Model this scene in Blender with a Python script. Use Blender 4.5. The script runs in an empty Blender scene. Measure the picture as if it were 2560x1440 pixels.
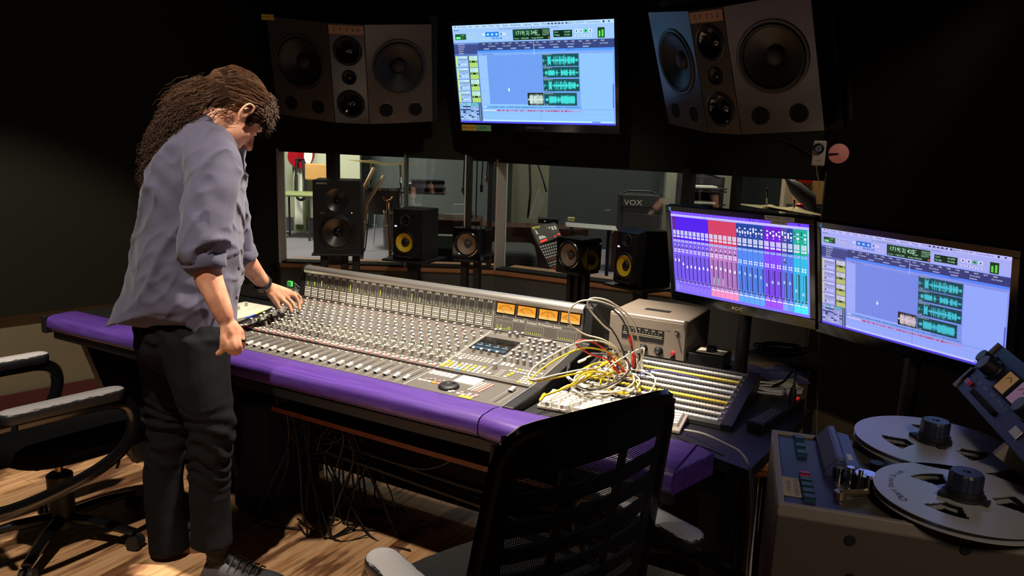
import bpy, math, random
from mathutils import Vector, Matrix, noise
SC=bpy.context.scene; COL=SC.collection
PI=math.pi; rnd=random.Random(7)
# ---------------------------------------------------------------- camera, world, lights, exposure
CF,CP,CR,CH=1885.45,.1885,.033,1.5
cd=bpy.data.cameras.new('camera'); cam=bpy.data.objects.new('camera',cd); COL.objects.link(cam); SC.camera=cam
cd.sensor_width=36; cd.lens=CF/2560*36; cd.clip_start=.05; cd.clip_end=60
cam.matrix_world=Matrix.Translation((0,0,CH))@Matrix.Rotation(PI/2-CP,4,'X')@Matrix.Rotation(CR,4,'Z')
W=bpy.data.worlds.new('world'); SC.world=W; W.use_nodes=True
W.node_tree.nodes['Background'].inputs[0].default_value=(.6,.62,.7,1); W.node_tree.nodes['Background'].inputs[1].default_value=.012
SC.view_settings.view_transform='Standard'; SC.view_settings.look='None'; SC.view_settings.exposure=0; SC.view_settings.gamma=1
SC.view_settings.use_curve_mapping=False
def lin(h):
    if isinstance(h,str):
        h=h.lstrip('#'); c=[int(h[i:i+2],16)/255 for i in (0,2,4)]
    else: c=list(h)
    return tuple(x/12.92 if x<=.04045 else ((x+.055)/1.055)**2.4 for x in c)
def spot(name,loc,target,power,size,blend=.3,radius=.04,color=(1,.86,.7)):
    l=bpy.data.lights.new(name,'SPOT'); l.energy=power; l.spot_size=math.radians(size); l.spot_blend=blend; l.shadow_soft_size=radius; l.color=color
    o=bpy.data.objects.new(name,l); COL.objects.link(o); o.location=loc
    o.rotation_euler=(Vector(target)-Vector(loc)).to_track_quat('-Z','Y').to_euler(); return o
def area(name,loc,target,power,sx,sy,color=(1,.9,.75)):
    l=bpy.data.lights.new(name,'AREA'); l.shape='RECTANGLE'; l.size=sx; l.size_y=sy; l.energy=power; l.color=color
    o=bpy.data.objects.new(name,l); COL.objects.link(o); o.location=loc
    o.rotation_euler=(Vector(target)-Vector(loc)).to_track_quat('-Z','Y').to_euler(); return o
# ceiling spots of the control room, then two added fill spots
spot('ceiling_spot_console',(-.10,2.55,2.68),(-.30,2.66,.75),540,66,.5,.035)
spot('ceiling_spot_floor',(-1.05,1.15,2.68),(-.75,2.45,.3),190,66,.35,.03)
spot('ceiling_spot_left',(-2.2,2.1,2.68),(-2.15,3.7,.0),190,52,.5,.04)
spot('ceiling_spot_speakers',(.0,3.0,2.70),(-.15,4.0,.95),45,75,.6,.04)
spot('fill_spot_right',(.75,-.75,2.5),(1.05,1.40,.75),62,40,.6,.22)  # added fill for the tape machine, stands in for ambient light
spot('fill_spot_corner',(2.05,2.5,2.70),(1.52,3.70,1.47),22,24,.6,.04)  # added only to brighten the small wall camera, no real fitting
# live room lamps, with one added fill among them
area('live_room_lamp',(-2.4,7.2,2.9),(-2.7,8.2,.4),230,.8,.8,(1,.93,.8))
area('live_room_fill',(2.1,5.9,2.9),(1.9,5.6,.9),55,.7,.7,(1,.9,.75))  # added fill to brighten the right-hand cymbals and tan amplifier
area('live_room_far_lamp',(1.2,7.0,2.9),(1.2,7.4,.4),50,.8,.8,(1,.93,.82))
# ---------------------------------------------------------------- photo ray helpers: a pixel plus a real depth or height gives a point in the room
def ray(x,y):
    dx,dy=x-1280,y-720; c,s=math.cos(CR),math.sin(CR)
    X=(c*dx+s*dy)/CF; up=(s*dx-c*dy)/CF
    return Vector((X,math.cos(CP)+up*math.sin(CP),-math.sin(CP)+up*math.cos(CP)))
def PY(x,y,Y):
    d=ray(x,y); return d*(Y/d.y)+Vector((0,0,CH))
def PZ(x,y,z):
    d=ray(x,y); return d*((z-CH)/d.z)+Vector((0,0,CH))
TH=.5077
UX=Vector((math.cos(TH),-math.sin(TH),0)); VX=Vector((math.sin(TH),math.cos(TH),0)); ORG=Vector((-.3352,2.2836,0))
def con(u,v,z): return ORG+UX*u+VX*v+Vector((0,0,z))
MCON=Matrix(((UX.x,VX.x,0,ORG.x),(UX.y,VX.y,0,ORG.y),(0,0,1,0),(0,0,0,1)))
def frame(o,x,y=None,z=None):
    x=Vector(x).normalized()
    if z is None: z=x.cross(Vector(y)).normalized(); 
    else: z=Vector(z).normalized()
    y=z.cross(x).normalized(); x=y.cross(z)
    return Matrix(((x.x,y.x,z.x,o[0]),(x.y,y.y,z.y,o[1]),(x.z,y.z,z.z,o[2]),(0,0,0,1)))
# ---------------------------------------------------------------- materials
MATS={}
def mat(name,col,rough=.6,metal=0,spec=.5,bump=0,bscale=200,var=0,vscale=6,emis=None,es=1,trans=0,alpha=1,coat=0,sheen=0,fn=None):
    if name in MATS: return MATS[name]
    m=bpy.data.materials.new(name); m.use_nodes=True; nt=m.node_tree; b=nt.nodes['Principled BSDF']; c=lin(col)
    b.inputs['Base Color'].default_value=(*c,1); b.inputs['Roughness'].default_value=rough; b.inputs['Metallic'].default_value=metal
    b.inputs['Specular IOR Level'].default_value=spec; b.inputs['Coat Weight'].default_value=coat
    if sheen: b.inputs['Sheen Weight'].default_value=sheen
    if trans: b.inputs['Transmission Weight'].default_value=trans; b.inputs['IOR'].default_value=1.45
    if emis: b.inputs['Emission Color'].default_value=(*lin(emis),1); b.inputs['Emission Strength'].default_value=es
    tc=nt.nodes.new('ShaderNodeTexCoord')
    if var:
        n=nt.nodes.new('ShaderNodeTexNoise'); n.inputs['Scale'].default_value=vscale; n.inputs['Detail'].default_value=4
        r=nt.nodes.new('ShaderNodeMapRange'); r.inputs[3].default_value=1-var; r.inputs[4].default_value=1+var
        mx=nt.nodes.new('ShaderNodeMix'); mx.data_type='RGBA'; mx.blend_type='MULTIPLY'; mx.inputs[0].default_value=1; mx.inputs[6].default_value=(*c,1)
        nt.links.new(tc.outputs['Object'],n.inputs['Vector']); nt.links.new(n.outputs[0],r.inputs[0]); nt.links.new(r.outputs[0],mx.inputs[7]); nt.links.new(mx.outputs[2],b.inputs['Base Color'])
    if bump:
        n=nt.nodes.new('ShaderNodeTexNoise'); n.inputs['Scale'].default_value=bscale; n.inputs['Detail'].default_value=3
        bp=nt.nodes.new('ShaderNodeBump'); bp.inputs['Strength'].default_value=bump; bp.inputs['Distance'].default_value=.002
        nt.links.new(tc.outputs['Object'],n.inputs['Vector']); nt.links.new(n.outputs[0],bp.inputs['Height']); nt.links.new(bp.outputs[0],b.inputs['Normal'])
    if fn: fn(nt,b,tc)
    MATS[name]=m; return m
def em(col,s=1.0):
    k='glow_'+(col if isinstance(col,str) else '%02x%02x%02x'%tuple(int(q*255) for q in col)).strip('#')+('' if s==1 else '_%d'%int(s*10))
    if k in MATS: return MATS[k]
    m=bpy.data.materials.new(k); m.use_nodes=True; b=m.node_tree.nodes['Principled BSDF']
    b.inputs['Base Color'].default_value=(.004,.004,.005,1); b.inputs['Roughness'].default_value=.35
    b.inputs['Emission Color'].default_value=(*lin(col),1); b.inputs['Emission Strength'].default_value=s
    MATS[k]=m; return m
# ---------------------------------------------------------------- mesh builder
class MB:
    def __init__(s): s.v=[];s.f=[];s.m=[];s.mats=[];s.M=Matrix.Identity(4)
    def mi(s,m):
        if m not in s.mats: s.mats.append(m)
        return s.mats.index(m)
    def add(s,vs,fs,m,M=None):
        T=s.M@M if M is not None else s.M; b=len(s.v); k=s.mi(m)
        s.v+=[T@Vector(p) for p in vs]; s.f+=[tuple(b+i for i in f) for f in fs]; s.m+=[k]*len(fs); return s
    def box(s,c,d,m,M=None,taper=1,ch=0):
        x,y,z=d[0]/2,d[1]/2,d[2]/2; 
        if ch:
            vs=[];
            for zz,k in ((-z,1),(z-ch,1),(z,0)):
                for a,b in ((-1,-1),(1,-1),(1,1),(-1,1)):
                    vs.append((c[0]+a*(x if k else x-ch),c[1]+b*(y if k else y-ch),c[2]+zz))
            fs=[(3,2,1,0),(8,9,10,11)]+[(l*4+i,l*4+(i+1)%4,l*4+4+(i+1)%4,l*4+4+i) for l in (0,1) for i in range(4)]
            return s.add(vs,fs,m,M)
        vs=[(c[0]+a*x*(taper if k>0 else 1),c[1]+b*y*(taper if k>0 else 1),c[2]+k*z) for k in (-1,1) for a,b in ((-1,-1),(1,-1),(1,1),(-1,1))]
        return s.add(vs,[(3,2,1,0),(4,5,6,7),(0,1,5,4),(1,2,6,5),(2,3,7,6),(3,0,4,7)],m,M)
    def box2(s,a,b,m,M=None,**k): return s.box([(a[i]+b[i])/2 for i in range(3)],[abs(b[i]-a[i]) for i in range(3)],m,M,**k)
    def quad(s,x0,y0,x1,y1,m,z=0,M=None): return s.add([(x0,y0,z),(x1,y0,z),(x1,y1,z),(x0,y1,z)],[(0,1,2,3)],m,M)
    def poly(s,pts,h,m,M=None):      # pts (x,y) prism from z=h0 to h1
        h0,h1=h; n=len(pts); vs=[(p[0],p[1],h0) for p in pts]+[(p[0],p[1],h1) for p in pts]
        return s.add(vs,[tuple(range(n-1,-1,-1)),tuple(range(n,2*n))]+[(i,(i+1)%n,n+(i+1)%n,n+i) for i in range(n)],m,M)
    def lathe(s,prof,m,M=None,n=24,sx=1,sy=1,cap=True):   # prof [(r,z)] around z
        vs=[];fs=[]
        for r,z in prof:
            for i in range(n): a=2*PI*i/n; vs.append((r*math.cos(a)*sx,r*math.sin(a)*sy,z))
        k=len(prof)
        for j in range(k-1):
            for i in range(n): fs.append((j*n+i,j*n+(i+1)%n,(j+1)*n+(i+1)%n,(j+1)*n+i))
        if cap: fs.append(tuple(range(n-1,-1,-1))); fs.append(tuple((k-1)*n+i for i in range(n)))
        return s.add(vs,fs,m,M)
    def cyl(s,c,r,h,m,M=None,n=16,r2=None):
        T=Matrix.Translation(c); T=M@T if M is not None else T
        return s.lathe([(r,0),(r if r2 is None else r2,h)],m,T,n)
    def ell(s,c,r,m,M=None,n=16):
        k=n//2+1; pr=[(math.sin(PI*j/k) ,-math.cos(PI*j/k)) for j in range(1,k)]
        T=Matrix.Translation(c)@Matrix.Diagonal((r[0],r[1],r[2],1)); T=M@T if M is not None else T
        return s.lathe(pr,m,T,n)
    def tube(s,pts,r,m,n=8,closed=False,M=None,flat=None):
        pts=[Vector(p) for p in pts]; R=r if isinstance(r,(list,tuple)) else [r]*len(pts)
        N=len(pts); vs=[];fs=[]; up=None
        for i,p in enumerate(pts):
            if closed: t=(pts[(i+1)%N]-pts[i-1])
            else: t=pts[min(i+1,N-1)]-pts[max(i-1,0)]
            if t.length<1e-9: t=Vector((0,0,1))
            t.normalize()
            if up is None: up=t.orthogonal().normalized() if flat is None else Vector(flat)
            up=(up-t*up.dot(t)); up=up.normalized() if up.length>1e-6 else t.orthogonal().normalized()
            q=t.cross(up)
            rr=R[i] if not isinstance(R[i],tuple) else R[i]
            ru,rq=(rr,rr) if not isinstance(rr,tuple) else rr
            for k in range(n): a=2*PI*k/n; vs.append(p+up*math.cos(a)*ru+q*math.sin(a)*rq)
        for i in range(N if closed else N-1):
            j=(i+1)%N
            for k in range(n): fs.append((i*n+k,i*n+(k+1)%n,j*n+(k+1)%n,j*n+k))
        if not closed: fs.append(tuple(range(n-1,-1,-1))); fs.append(tuple((N-1)*n+k for k in range(n)))
        return s.add(vs,fs,m,M)
    def text(s,txt,size,m,M=None,align='LEFT',ext=0,sx=1):
        vs,fs=glyphs(txt,align); return s.add([(p[0]*size*sx,p[1]*size,ext) for p in vs],fs,m,M)
    def build(s,name,parent=None,M=None,smooth=False,bevel=0,seg=2,sub=0,world=False,angle=.6):
        me=bpy.data.meshes.new(name); vs=s.v
        if world:
            inv=(parent.matrix_world if parent else M).inverted(); vs=[inv@p for p in vs]
        me.from_pydata([tuple(p) for p in vs],[],s.f)
        for m in s.mats: me.materials.append(m)
        me.polygons.foreach_set('material_index',s.m)
        if smooth:
            me.polygons.foreach_set('use_smooth',[True]*len(me.polygons))
            if angle<3: me.set_sharp_from_angle(angle=angle)
        me.update(); o=bpy.data.objects.new(name,me); COL.objects.link(o)
        if parent: o.parent=parent; 
        if M is not None and not (parent and world): 
            if parent: o.matrix_parent_inverse=Matrix.Identity(4); o.matrix_local=M
            else: o.matrix_world=M
        if bevel:
            b=o.modifiers.new('bevel','BEVEL'); b.width=bevel; b.segments=seg; b.limit_method='ANGLE'; b.angle_limit=.6
        if sub: q=o.modifiers.new('sub','SUBSURF'); q.levels=sub; q.render_levels=sub
        return o
_g={}
def glyphs(txt,align='LEFT'):
    k=(txt,align)
    if k in _g: return _g[k]
    cu=bpy.data.curves.new('t','FONT'); cu.body=txt; cu.size=1; cu.align_x=align; cu.align_y='CENTER'; cu.resolution_u=2
    o=bpy.data.objects.new('t',cu); COL.objects.link(o)
    dg=bpy.context.evaluated_depsgraph_get(); me=bpy.data.meshes.new_from_object(o.evaluated_get(dg))
    r=([tuple(v.co) for v in me.vertices],[tuple(p.vertices) for p in me.polygons])
    bpy.data.objects.remove(o); bpy.data.curves.remove(cu); bpy.data.meshes.remove(me); _g[k]=r; return r
def tag(o,label=None,cat=None,group=None,kind=None):
    if label: o['label']=label
    if cat: o['category']=cat
    if group: o['group']=group
    if kind: o['kind']=kind
    return o
def thing(name,label,cat,M=None,group=None):
    o=bpy.data.objects.new(name,None); o.empty_display_size=.05; COL.objects.link(o)
    if M is not None:
        if not isinstance(M,Matrix): M=Matrix.Translation(M)
        o.matrix_world=M
    tag(o,label,cat,group); return o
def sync(): bpy.context.view_layer.update()
def struct(o): o['kind']='structure'; return o
def dup(o,name=None,parent=None):
    c=o.copy(); COL.objects.link(c)
    if parent is not None: c.parent=parent
    for ch in list(o.children): dup(ch,None,c)
    return c
def crom(pts,n=8,closed=False):
    pts=[Vector(p) for p in pts]; N=len(pts); out=[]
    for i in range(N if closed else N-1):
        if closed: a,b,c,d=pts[i-1],pts[i],pts[(i+1)%N],pts[(i+2)%N]
        else: a,b,c,d=pts[max(i-1,0)],pts[i],pts[i+1],pts[min(i+2,N-1)]
        for k in range(n):
            t=k/n; out.append(.5*((2*b)+(c-a)*t+(2*a-5*b+4*c-d)*t*t+(3*b-a-3*c+d)*t**3))
    if not closed: out.append(pts[-1])
    return out
def rotM(ax,a): return Matrix.Rotation(a,4,ax)
def TR(*a): return Matrix.Translation(a)
# shared materials
def _scratch(nt,b,tc):
    mp=nt.nodes.new('ShaderNodeMapping'); mp.inputs['Rotation'].default_value=(0,0,.35); mp.inputs['Scale'].default_value=(3,60,20)
    n=nt.nodes.new('ShaderNodeTexNoise'); n.inputs['Scale'].default_value=2.2; n.inputs['Detail'].default_value=6
    cr=nt.nodes.new('ShaderNodeValToRGB'); cr.color_ramp.elements[0].position=.42; cr.color_ramp.elements[0].color=(*lin('462b78'),1); cr.color_ramp.elements[1].position=.74; cr.color_ramp.elements[1].color=(*lin('553a8c'),1)
    nt.links.new(tc.outputs['Object'],mp.inputs[0]); nt.links.new(mp.outputs[0],n.inputs['Vector']); nt.links.new(n.outputs[0],cr.inputs[0]); nt.links.new(cr.outputs[0],b.inputs['Base Color'])
M_purple=mat('purple_leather','462b78',.38,spec=.5,bump=.15,bscale=300,fn=_scratch)
M_black=mat('black_paint','0f0f10',.5,var=.2)
M_blackmat=mat('black_matte','0e0e0f',.8)
M_blackgloss=mat('black_gloss','08080a',.12,spec=.6)
M_panel=mat('console_grey','55524e',.5,var=.06,vscale=30)
M_paneld=mat('console_dark_grey','3c3b3a',.5)
M_line=mat('engraved_line','c9c6bd',.6)
M_alu=mat('brushed_aluminium','c4c2bd',.32,metal=.9)
M_white=mat('white_plastic','e8e6de',.4)
M_cream=mat('cream_plastic','d9d6c8',.45)
M_rub=mat('black_rubber','17171a',.6)
M_chrome=mat('chrome','d8d8d8',.12,metal=1)
# ---------------------------------------------------------------- the room
def _wood(nt,b,tc):
    def N(t): return nt.nodes.new(t)
    L=nt.links.new
    mp=N('ShaderNodeMapping'); mp.inputs['Rotation'].default_value=(0,0,-PI/2+TH); L(tc.outputs['Object'],mp.inputs[0])
    br=N('ShaderNodeTexBrick'); br.inputs['Scale'].default_value=1; br.inputs['Brick Width'].default_value=1.1; br.inputs['Row Height'].default_value=.085
    br.inputs['Mortar Size'].default_value=.0012; br.inputs['Color1'].default_value=(.15,.15,.15,1); br.inputs['Color2'].default_value=(.85,.85,.85,1); br.inputs['Mortar'].default_value=(0,0,0,1)
    L(mp.outputs[0],br.inputs['Vector'])
    ad=N('ShaderNodeVectorMath'); ad.operation='ADD'; sc=N('ShaderNodeVectorMath'); sc.operation='SCALE'; sc.inputs[3].default_value=3
    L(br.outputs[0],sc.inputs[0]); L(mp.outputs[0],ad.inputs[0]); L(sc.outputs[0],ad.inputs[1])
    m2=N('ShaderNodeMapping'); m2.inputs['Scale'].default_value=(1.5,20,1); L(ad.outputs[0],m2.inputs[0])
    n=N('ShaderNodeTexNoise'); n.inputs['Scale'].default_value=1.1; n.inputs['Detail'].default_value=7; n.inputs['Roughness'].default_value=.62; n.inputs['Distortion'].default_value=1.2; L(m2.outputs[0],n.inputs['Vector'])
    cr=N('ShaderNodeValToRGB'); e=cr.color_ramp.elements; e[0].position=.26; e[0].color=(*lin('3c1d10'),1); e[1].position=.60; e[1].color=(*lin('e0b486'),1)
    x=e.new(.35); x.color=(*lin('8f5f3a'),1); x=e.new(.44); x.color=(*lin('c8976a'),1)
    L(n.outputs[0],cr.inputs[0])
    # worn reddish varnish patches
    n2=N('ShaderNodeTexNoise'); n2.inputs['Scale'].default_value=1.0; n2.inputs['Detail'].default_value=5; m3=N('ShaderNodeMapping'); m3.inputs['Scale'].default_value=(2.2,9,1); m3.inputs['Location'].default_value=(.3,.1,0); L(mp.outputs[0],m3.inputs[0]); L(m3.outputs[0],n2.inputs['Vector'])
    c2=N('ShaderNodeValToRGB'); c2.color_ramp.elements[0].position=.54; c2.color_ramp.elements[1].position=.6; L(n2.outputs[0],c2.inputs[0])
    mx=N('ShaderNodeMix'); mx.data_type='RGBA'; mx.inputs[7].default_value=(*lin('5a2c1c'),1); mm=N('ShaderNodeMath'); mm.operation='MULTIPLY'; mm.inputs[1].default_value=.75
    L(c2.outputs[0],mm.inputs[0]); L(mm.outputs[0],mx.inputs[0]); L(cr.outputs[0],mx.inputs[6])
    m4=N('ShaderNodeMix'); m4.data_type='RGBA'; m4.blend_type='MULTIPLY'; m4.inputs[0].default_value=.8; L(mx.outputs[2],m4.inputs[6])
    mr=N('ShaderNodeMapRange'); mr.inputs[3].default_value=.35; mr.inputs[4].default_value=1; mr.inputs[2].default_value=.12; L(br.outputs[0],mr.inputs[0]); L(mr.outputs[0],m4.inputs[7])
    L(m4.outputs[2],b.inputs['Base Color'])
    bp=N('ShaderNodeBump'); bp.inputs['Strength'].default_value=.25; bp.inputs['Distance'].default_value=.003; L(n.outputs[0],bp.inputs['Height']); L(bp.outputs[0],b.inputs['Normal'])
M_floor=mat('worn_wood_planks','b08050',.45,fn=_wood)
M_wallb=mat('black_wall_fabric','25261f',.95,spec=.1,bump=.3,bscale=120)
M_olive=mat('olive_wall_paint','77715c',.75,bump=.15,bscale=40)
M_maroon=mat('maroon_baseboard','4a1f22',.5)
M_ceil=mat('dark_ceiling','1a1a19',.9)
M_sill=mat('wood_sill','a97a52',.5,var=.2,vscale=12)
M_wallg=mat('grey_wall_paint','4b5152',.8,bump=.1)
M_frame=mat('black_window_frame','141513',.6)
M_lwall=mat('sage_wall_paint','9da088',.8)
M_lwall2=mat('slate_wall_paint','4e5654',.8)
M_carpet=mat('grey_violet_carpet','6e6a72',.95,bump=.4,bscale=400,var=.15,vscale=40)
def _glass():
    m=bpy.data.materials.new('window_glass'); m.use_nodes=True; nt=m.node_tree; nt.nodes.remove(nt.nodes['Principled BSDF'])
    g=nt.nodes.new('ShaderNodeBsdfGlossy'); g.inputs['Roughness'].default_value=.02; g.inputs['Color'].default_value=(.9,.95,1,1)
    t=nt.nodes.new('ShaderNodeBsdfTransparent'); t.inputs['Color'].default_value=(.82,.85,.84,1)
    fr=nt.nodes.new('ShaderNodeFresnel'); fr.inputs['IOR'].default_value=1.5
    mx=nt.nodes.new('ShaderNodeMixShader'); nt.links.new(fr.outputs[0],mx.inputs[0]); nt.links.new(t.outputs[0],mx.inputs[1]); nt.links.new(g.outputs[0],mx.inputs[2])
    nt.links.new(mx.outputs[0],nt.nodes['Material Output'].inputs[0]); return m
M_glass=_glass()
def wall(name,a,b,z0,z1,m,th=.1,out=1):   # a->b on the floor plan; thickness to the left of a->b times out
    a=Vector(a).to_3d() if len(a)==2 else Vector(a); b=Vector(b).to_3d(); d=(b-a).normalized(); n=Vector((-d.y,d.x,0))*th*out
    q=[a,b,b+n,a+n]; mb=MB(); mb.poly([(p.x,p.y) for p in ([q[0],q[1],q[2],q[3]] if out>0 else [q[3],q[2],q[1],q[0]])],(z0,z1),m)
    return struct(mb.build(name))
mb=MB(); mb.box2((-4.2,-1.6,-.1),(3.2,5.0,0),M_floor); struct(mb.build('floor'))
mb=MB(); mb.box2((-4.2,-1.6,2.75),(3.2,5.6,2.85),M_ceil); struct(mb.build('ceiling'))
# plan points
C0=Vector((-1.55,4.85,0)); C1=Vector((-.12,4.85,0)); C2=C1+UX*1.98; C3=C2+Vector((1.0,-1.9,0)); C4=Vector((3.0,-1.4,0)); L1=Vector((-2.75,3.50,0)); L2=Vector((-3.6,1.6,0)); L3=Vector((-3.6,-1.4,0))
ZL=.565
def poly_wall(name,pts,z0,z1,m,th=.1,off=0):     # inner face follows the plan points, thickness outward (to the right of travel)
    mb=MB(); N=len(pts); nor=[]
    for i in range(N):
        ds=[]
        if i>0: ds.append((pts[i]-pts[i-1]).normalized())
        if i<N-1: ds.append((pts[i+1]-pts[i]).normalized())
        d=sum(ds,Vector()).normalized(); n=Vector((d.y,-d.x,0)); k=1/max(.3,n.dot(Vector((ds[0].y,-ds[0].x,0)))); nor.append(n*k)
    ins=[p+n*off for p,n in zip(pts,nor)]; out=[p+n*(off+th) for p,n in zip(pts,nor)]
    for i in range(N-1):
        q=[ins[i],ins[i+1],out[i+1],out[i]]; mb.poly([(p.x,p.y) for p in q][::-1],(z0,z1),m)
    return struct(mb.build(name))
lp=[C0,L1,L2,L3]; rp=[C2,C3,C4]
poly_wall('wall_left',lp[::-1],0,ZL,M_olive,-.1)
poly_wall('wall_left_upper',lp[::-1],ZL,2.75,M_wallb,-.14,.04)
poly_wall('baseboard_left',lp[::-1],0,.15,M_maroon,.02)
poly_wall('wall_right',rp,0,.19,M_olive,-.1)
poly_wall('wall_right_upper',rp,.19,2.75,M_wallb,-.14,.04)
mb=MB(); mb.box2((-3.7,-1.5,0),(3.1,-1.4,2.75),M_wallb); struct(mb.build('wall_back'))
# front wall, left part (faces the camera) and right part (parallel to the console), with window openings
SZ=.69   # sill height
ztl0=PY(697,378,4.85).z; ztl1=PY(1160,402,4.85).z
xa=PY(697,500,4.85).x; xb=PY(1160,480,4.85).x; xc=PY(1232,480,4.85).x
def on_right(px,py):     # where the ray meets the right part of the front wall
    d=ray(px,py); o=Vector((0,0,CH)); n=VX; t=(C1-o).dot(n)/d.dot(n); return o+d*t
pe=on_right(2058,500); zr0=on_right(1232,406).z; zr1=on_right(2058,453).z
mb=MB(); T=.12
mb.box2((C0.x-.05,4.85,0),(C1.x,4.85+T,SZ),M_wallg)
# header left with sloping lower edge
mb.add([(C0.x-.05,4.85,ztl0),(C1.x,4.85,ztl1),(C1.x,4.85,2.75),(C0.x-.05,4.85,2.75),(C0.x-.05,4.85+T,ztl0),(C1.x,4.85+T,ztl1),(C1.x,4.85+T,2.75),(C0.x-.05,4.85+T,2.75)],[(0,1,2,3),(7,6,5,4),(4,5,1,0),(3,2,6,7)],M_wallb)
mb.box2((C0.x-.05,4.85,SZ),(xa,4.85+T,ztl0+.01),M_wallb)
struct(mb.build('wall_front_left'))
MR=frame(C1,UX,z=(0,0,1))   # x along wall, y away
uR=(pe-C1).dot(UX); W2=(C2-C1).length
mb=MB(); mb.M=MR
mb.box2((0,0,0),(W2+.1,T,SZ),M_wallg)
mb.add([(0,0,zr0),(W2+.1,0,zr1+(zr1-zr0)*.05),(W2+.1,0,2.75),(0,0,2.75),(0,T,zr0),(W2+.1,T,zr1+(zr1-zr0)*.05),(W2+.1,T,2.75),(0,T,2.75)],[(0,1,2,3),(7,6,5,4),(4,5,1,0)],M_wallb)
mb.box2((uR,0,SZ),(W2+.1,T,zr1+.03),M_wallb)
struct(mb.build('wall_front_right'))
# pillar closing the window at the right
mb=MB(); mb.M=MR; mb.box2((uR-.0,-.03,0),(uR+.09,0,zr1+.05),M_wallg); struct(mb.build('trim_1'))
def upx(px): return (on_right(px,560)-C1).dot(UX)
# windows: frame with mullions (part) and pane
def window(name,x0,x1,z0,z1,muls,M,label,sill=True,mz=None):
    t=thing(name,None,None,M); t['kind']='structure'
    f=MB()
    for a,w,mm in muls: f.box2((a,-.005,z0),(a+w,T+.005,z1+.02),mm)
    f.box2((x0,0,z0),(x1,T,z0+.012),M_frame)
    f.build('window_frame',t)
    g=MB(); g.box2((x0,T-.02,z0),(x1,T-.012,z1+.04),M_glass); g.build('pane',t)
    s=MB(); s.box2((x0,-.015,z0-.025),(x1,T+.16,z0),M_sill); s.build('window_sill',t,bevel=.004)
    return t
ML=TR(0,4.85,0)
def xl(px): return PY(px,500,4.85).x
window('window_1',xa,C1.x,SZ,max(ztl0,ztl1),[(xa-.008,.014,mat('white_edge','cfcdc6',.5)),(xl(817),xl(840)-xl(817),M_frame),(xl(1010),.012,mat('grey_frame','6a6c68',.5)),(xl(1161),.008,mat('white_edge','cfcdc6',.5)),(xl(1164),xl(1176)-xl(1164),M_frame),(xl(1219),xl(1231)-xl(1219),M_frame)],ML,'')
window('window_2',0,uR,SZ,max(zr0,zr1),[(0,.01,mat('white_edge','cfcdc6',.5)),(upx(1698),upx(1716)-upx(1698),M_frame),(upx(1820),upx(1834)-upx(1820),M_frame)],MR,'')
# live room shell behind the glass
LF=.40
mb=MB(); mb.box2((-6,5.02,LF-.1),(7,12,LF),M_carpet); struct(mb.build('floor_live_room'))
mb=MB(); mb.box2((-6,5.02,3.0),(7,12,3.1),M_ceil); struct(mb.build('ceiling_live_room'))
# ---------------------------------------------------------------- mixing console (local frame: x along the desk, y away, z up)
CW=.04; UL=-24*CW; UR=.366
F0=(0,.742); S0=(.178,.750); K0=(.543,.808); T0=(.5645,.941)
cons=thing('mixing_console','large grey analogue mixing console with rows of knobs, faders and an orange-lit meter bridge','mixing console',MCON)
sync()
body=MB()
# main body profile
prof=[(-.0,.742),(.172,.7495),(.172,.742),(.184,.742),(.184,.7525),(.543,.808),(.548,.812),(.5645,.930),(.60,.935),(.66,.80),(.66,.68),(.0,.68)]
def prism_u(mb,prof,u0,u1,m):
    n=len(prof); vs=[(u0,p[0],p[1]) for p in prof]+[(u1,p[0],p[1]) for p in prof]
    mb.add(vs,[tuple(range(n)),tuple(range(2*n-1,n-1,-1))]+[(i,n+i,n+(i+1)%n,(i+1)%n) for i in range(n)],m)
prism_u(body,prof,UL,UR,M_panel)
body.build('chassis',cons)
sp=MB(); prism_u(sp,[(.0,.747),(.18,.757),(.545,.818),(.565,.945),(.60,.955),(.68,.82),(.68,.68),(.0,.68)],UL-.03,UL-.001,M_black); sp.build('side_panel',cons,bevel=.004)
sp=MB(); prism_u(sp,[(-.004,.747),(.18,.757),(.545,.818),(.565,.945),(.60,.955),(.68,.82),(.68,.68),(-.004,.68)],UR+.001,UR+.036,M_black); sp.build('side_panel',cons,bevel=.004)
sp=MB(); prism_u(sp,[(-.004,.748),(.18,.7585),(.18,.756),(-.004,.744)],UR-.001,UR+.003,M_alu); sp.build('side_trim',cons)
# frames on the two control planes and the bridge: local x = u, y = up the slope
def plane(a,b): 
    d=Vector((0,b[0]-a[0],b[1]-a[1])); return frame((0,a[0],a[1]),(1,0,0),y=(0,d.y,d.z)),d.length
PF,LFa=plane((0,.742),(.172,.7495)); PK,LK=plane((.184,.7525),(.543,.808)); PB,LB=plane((.548,.812),(.5645,.930))
strip=MB(); strip.box2((UL,.172,.742),(UR,.184,.7505),M_blackgloss); strip.build('gap_strip',cons)
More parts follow.
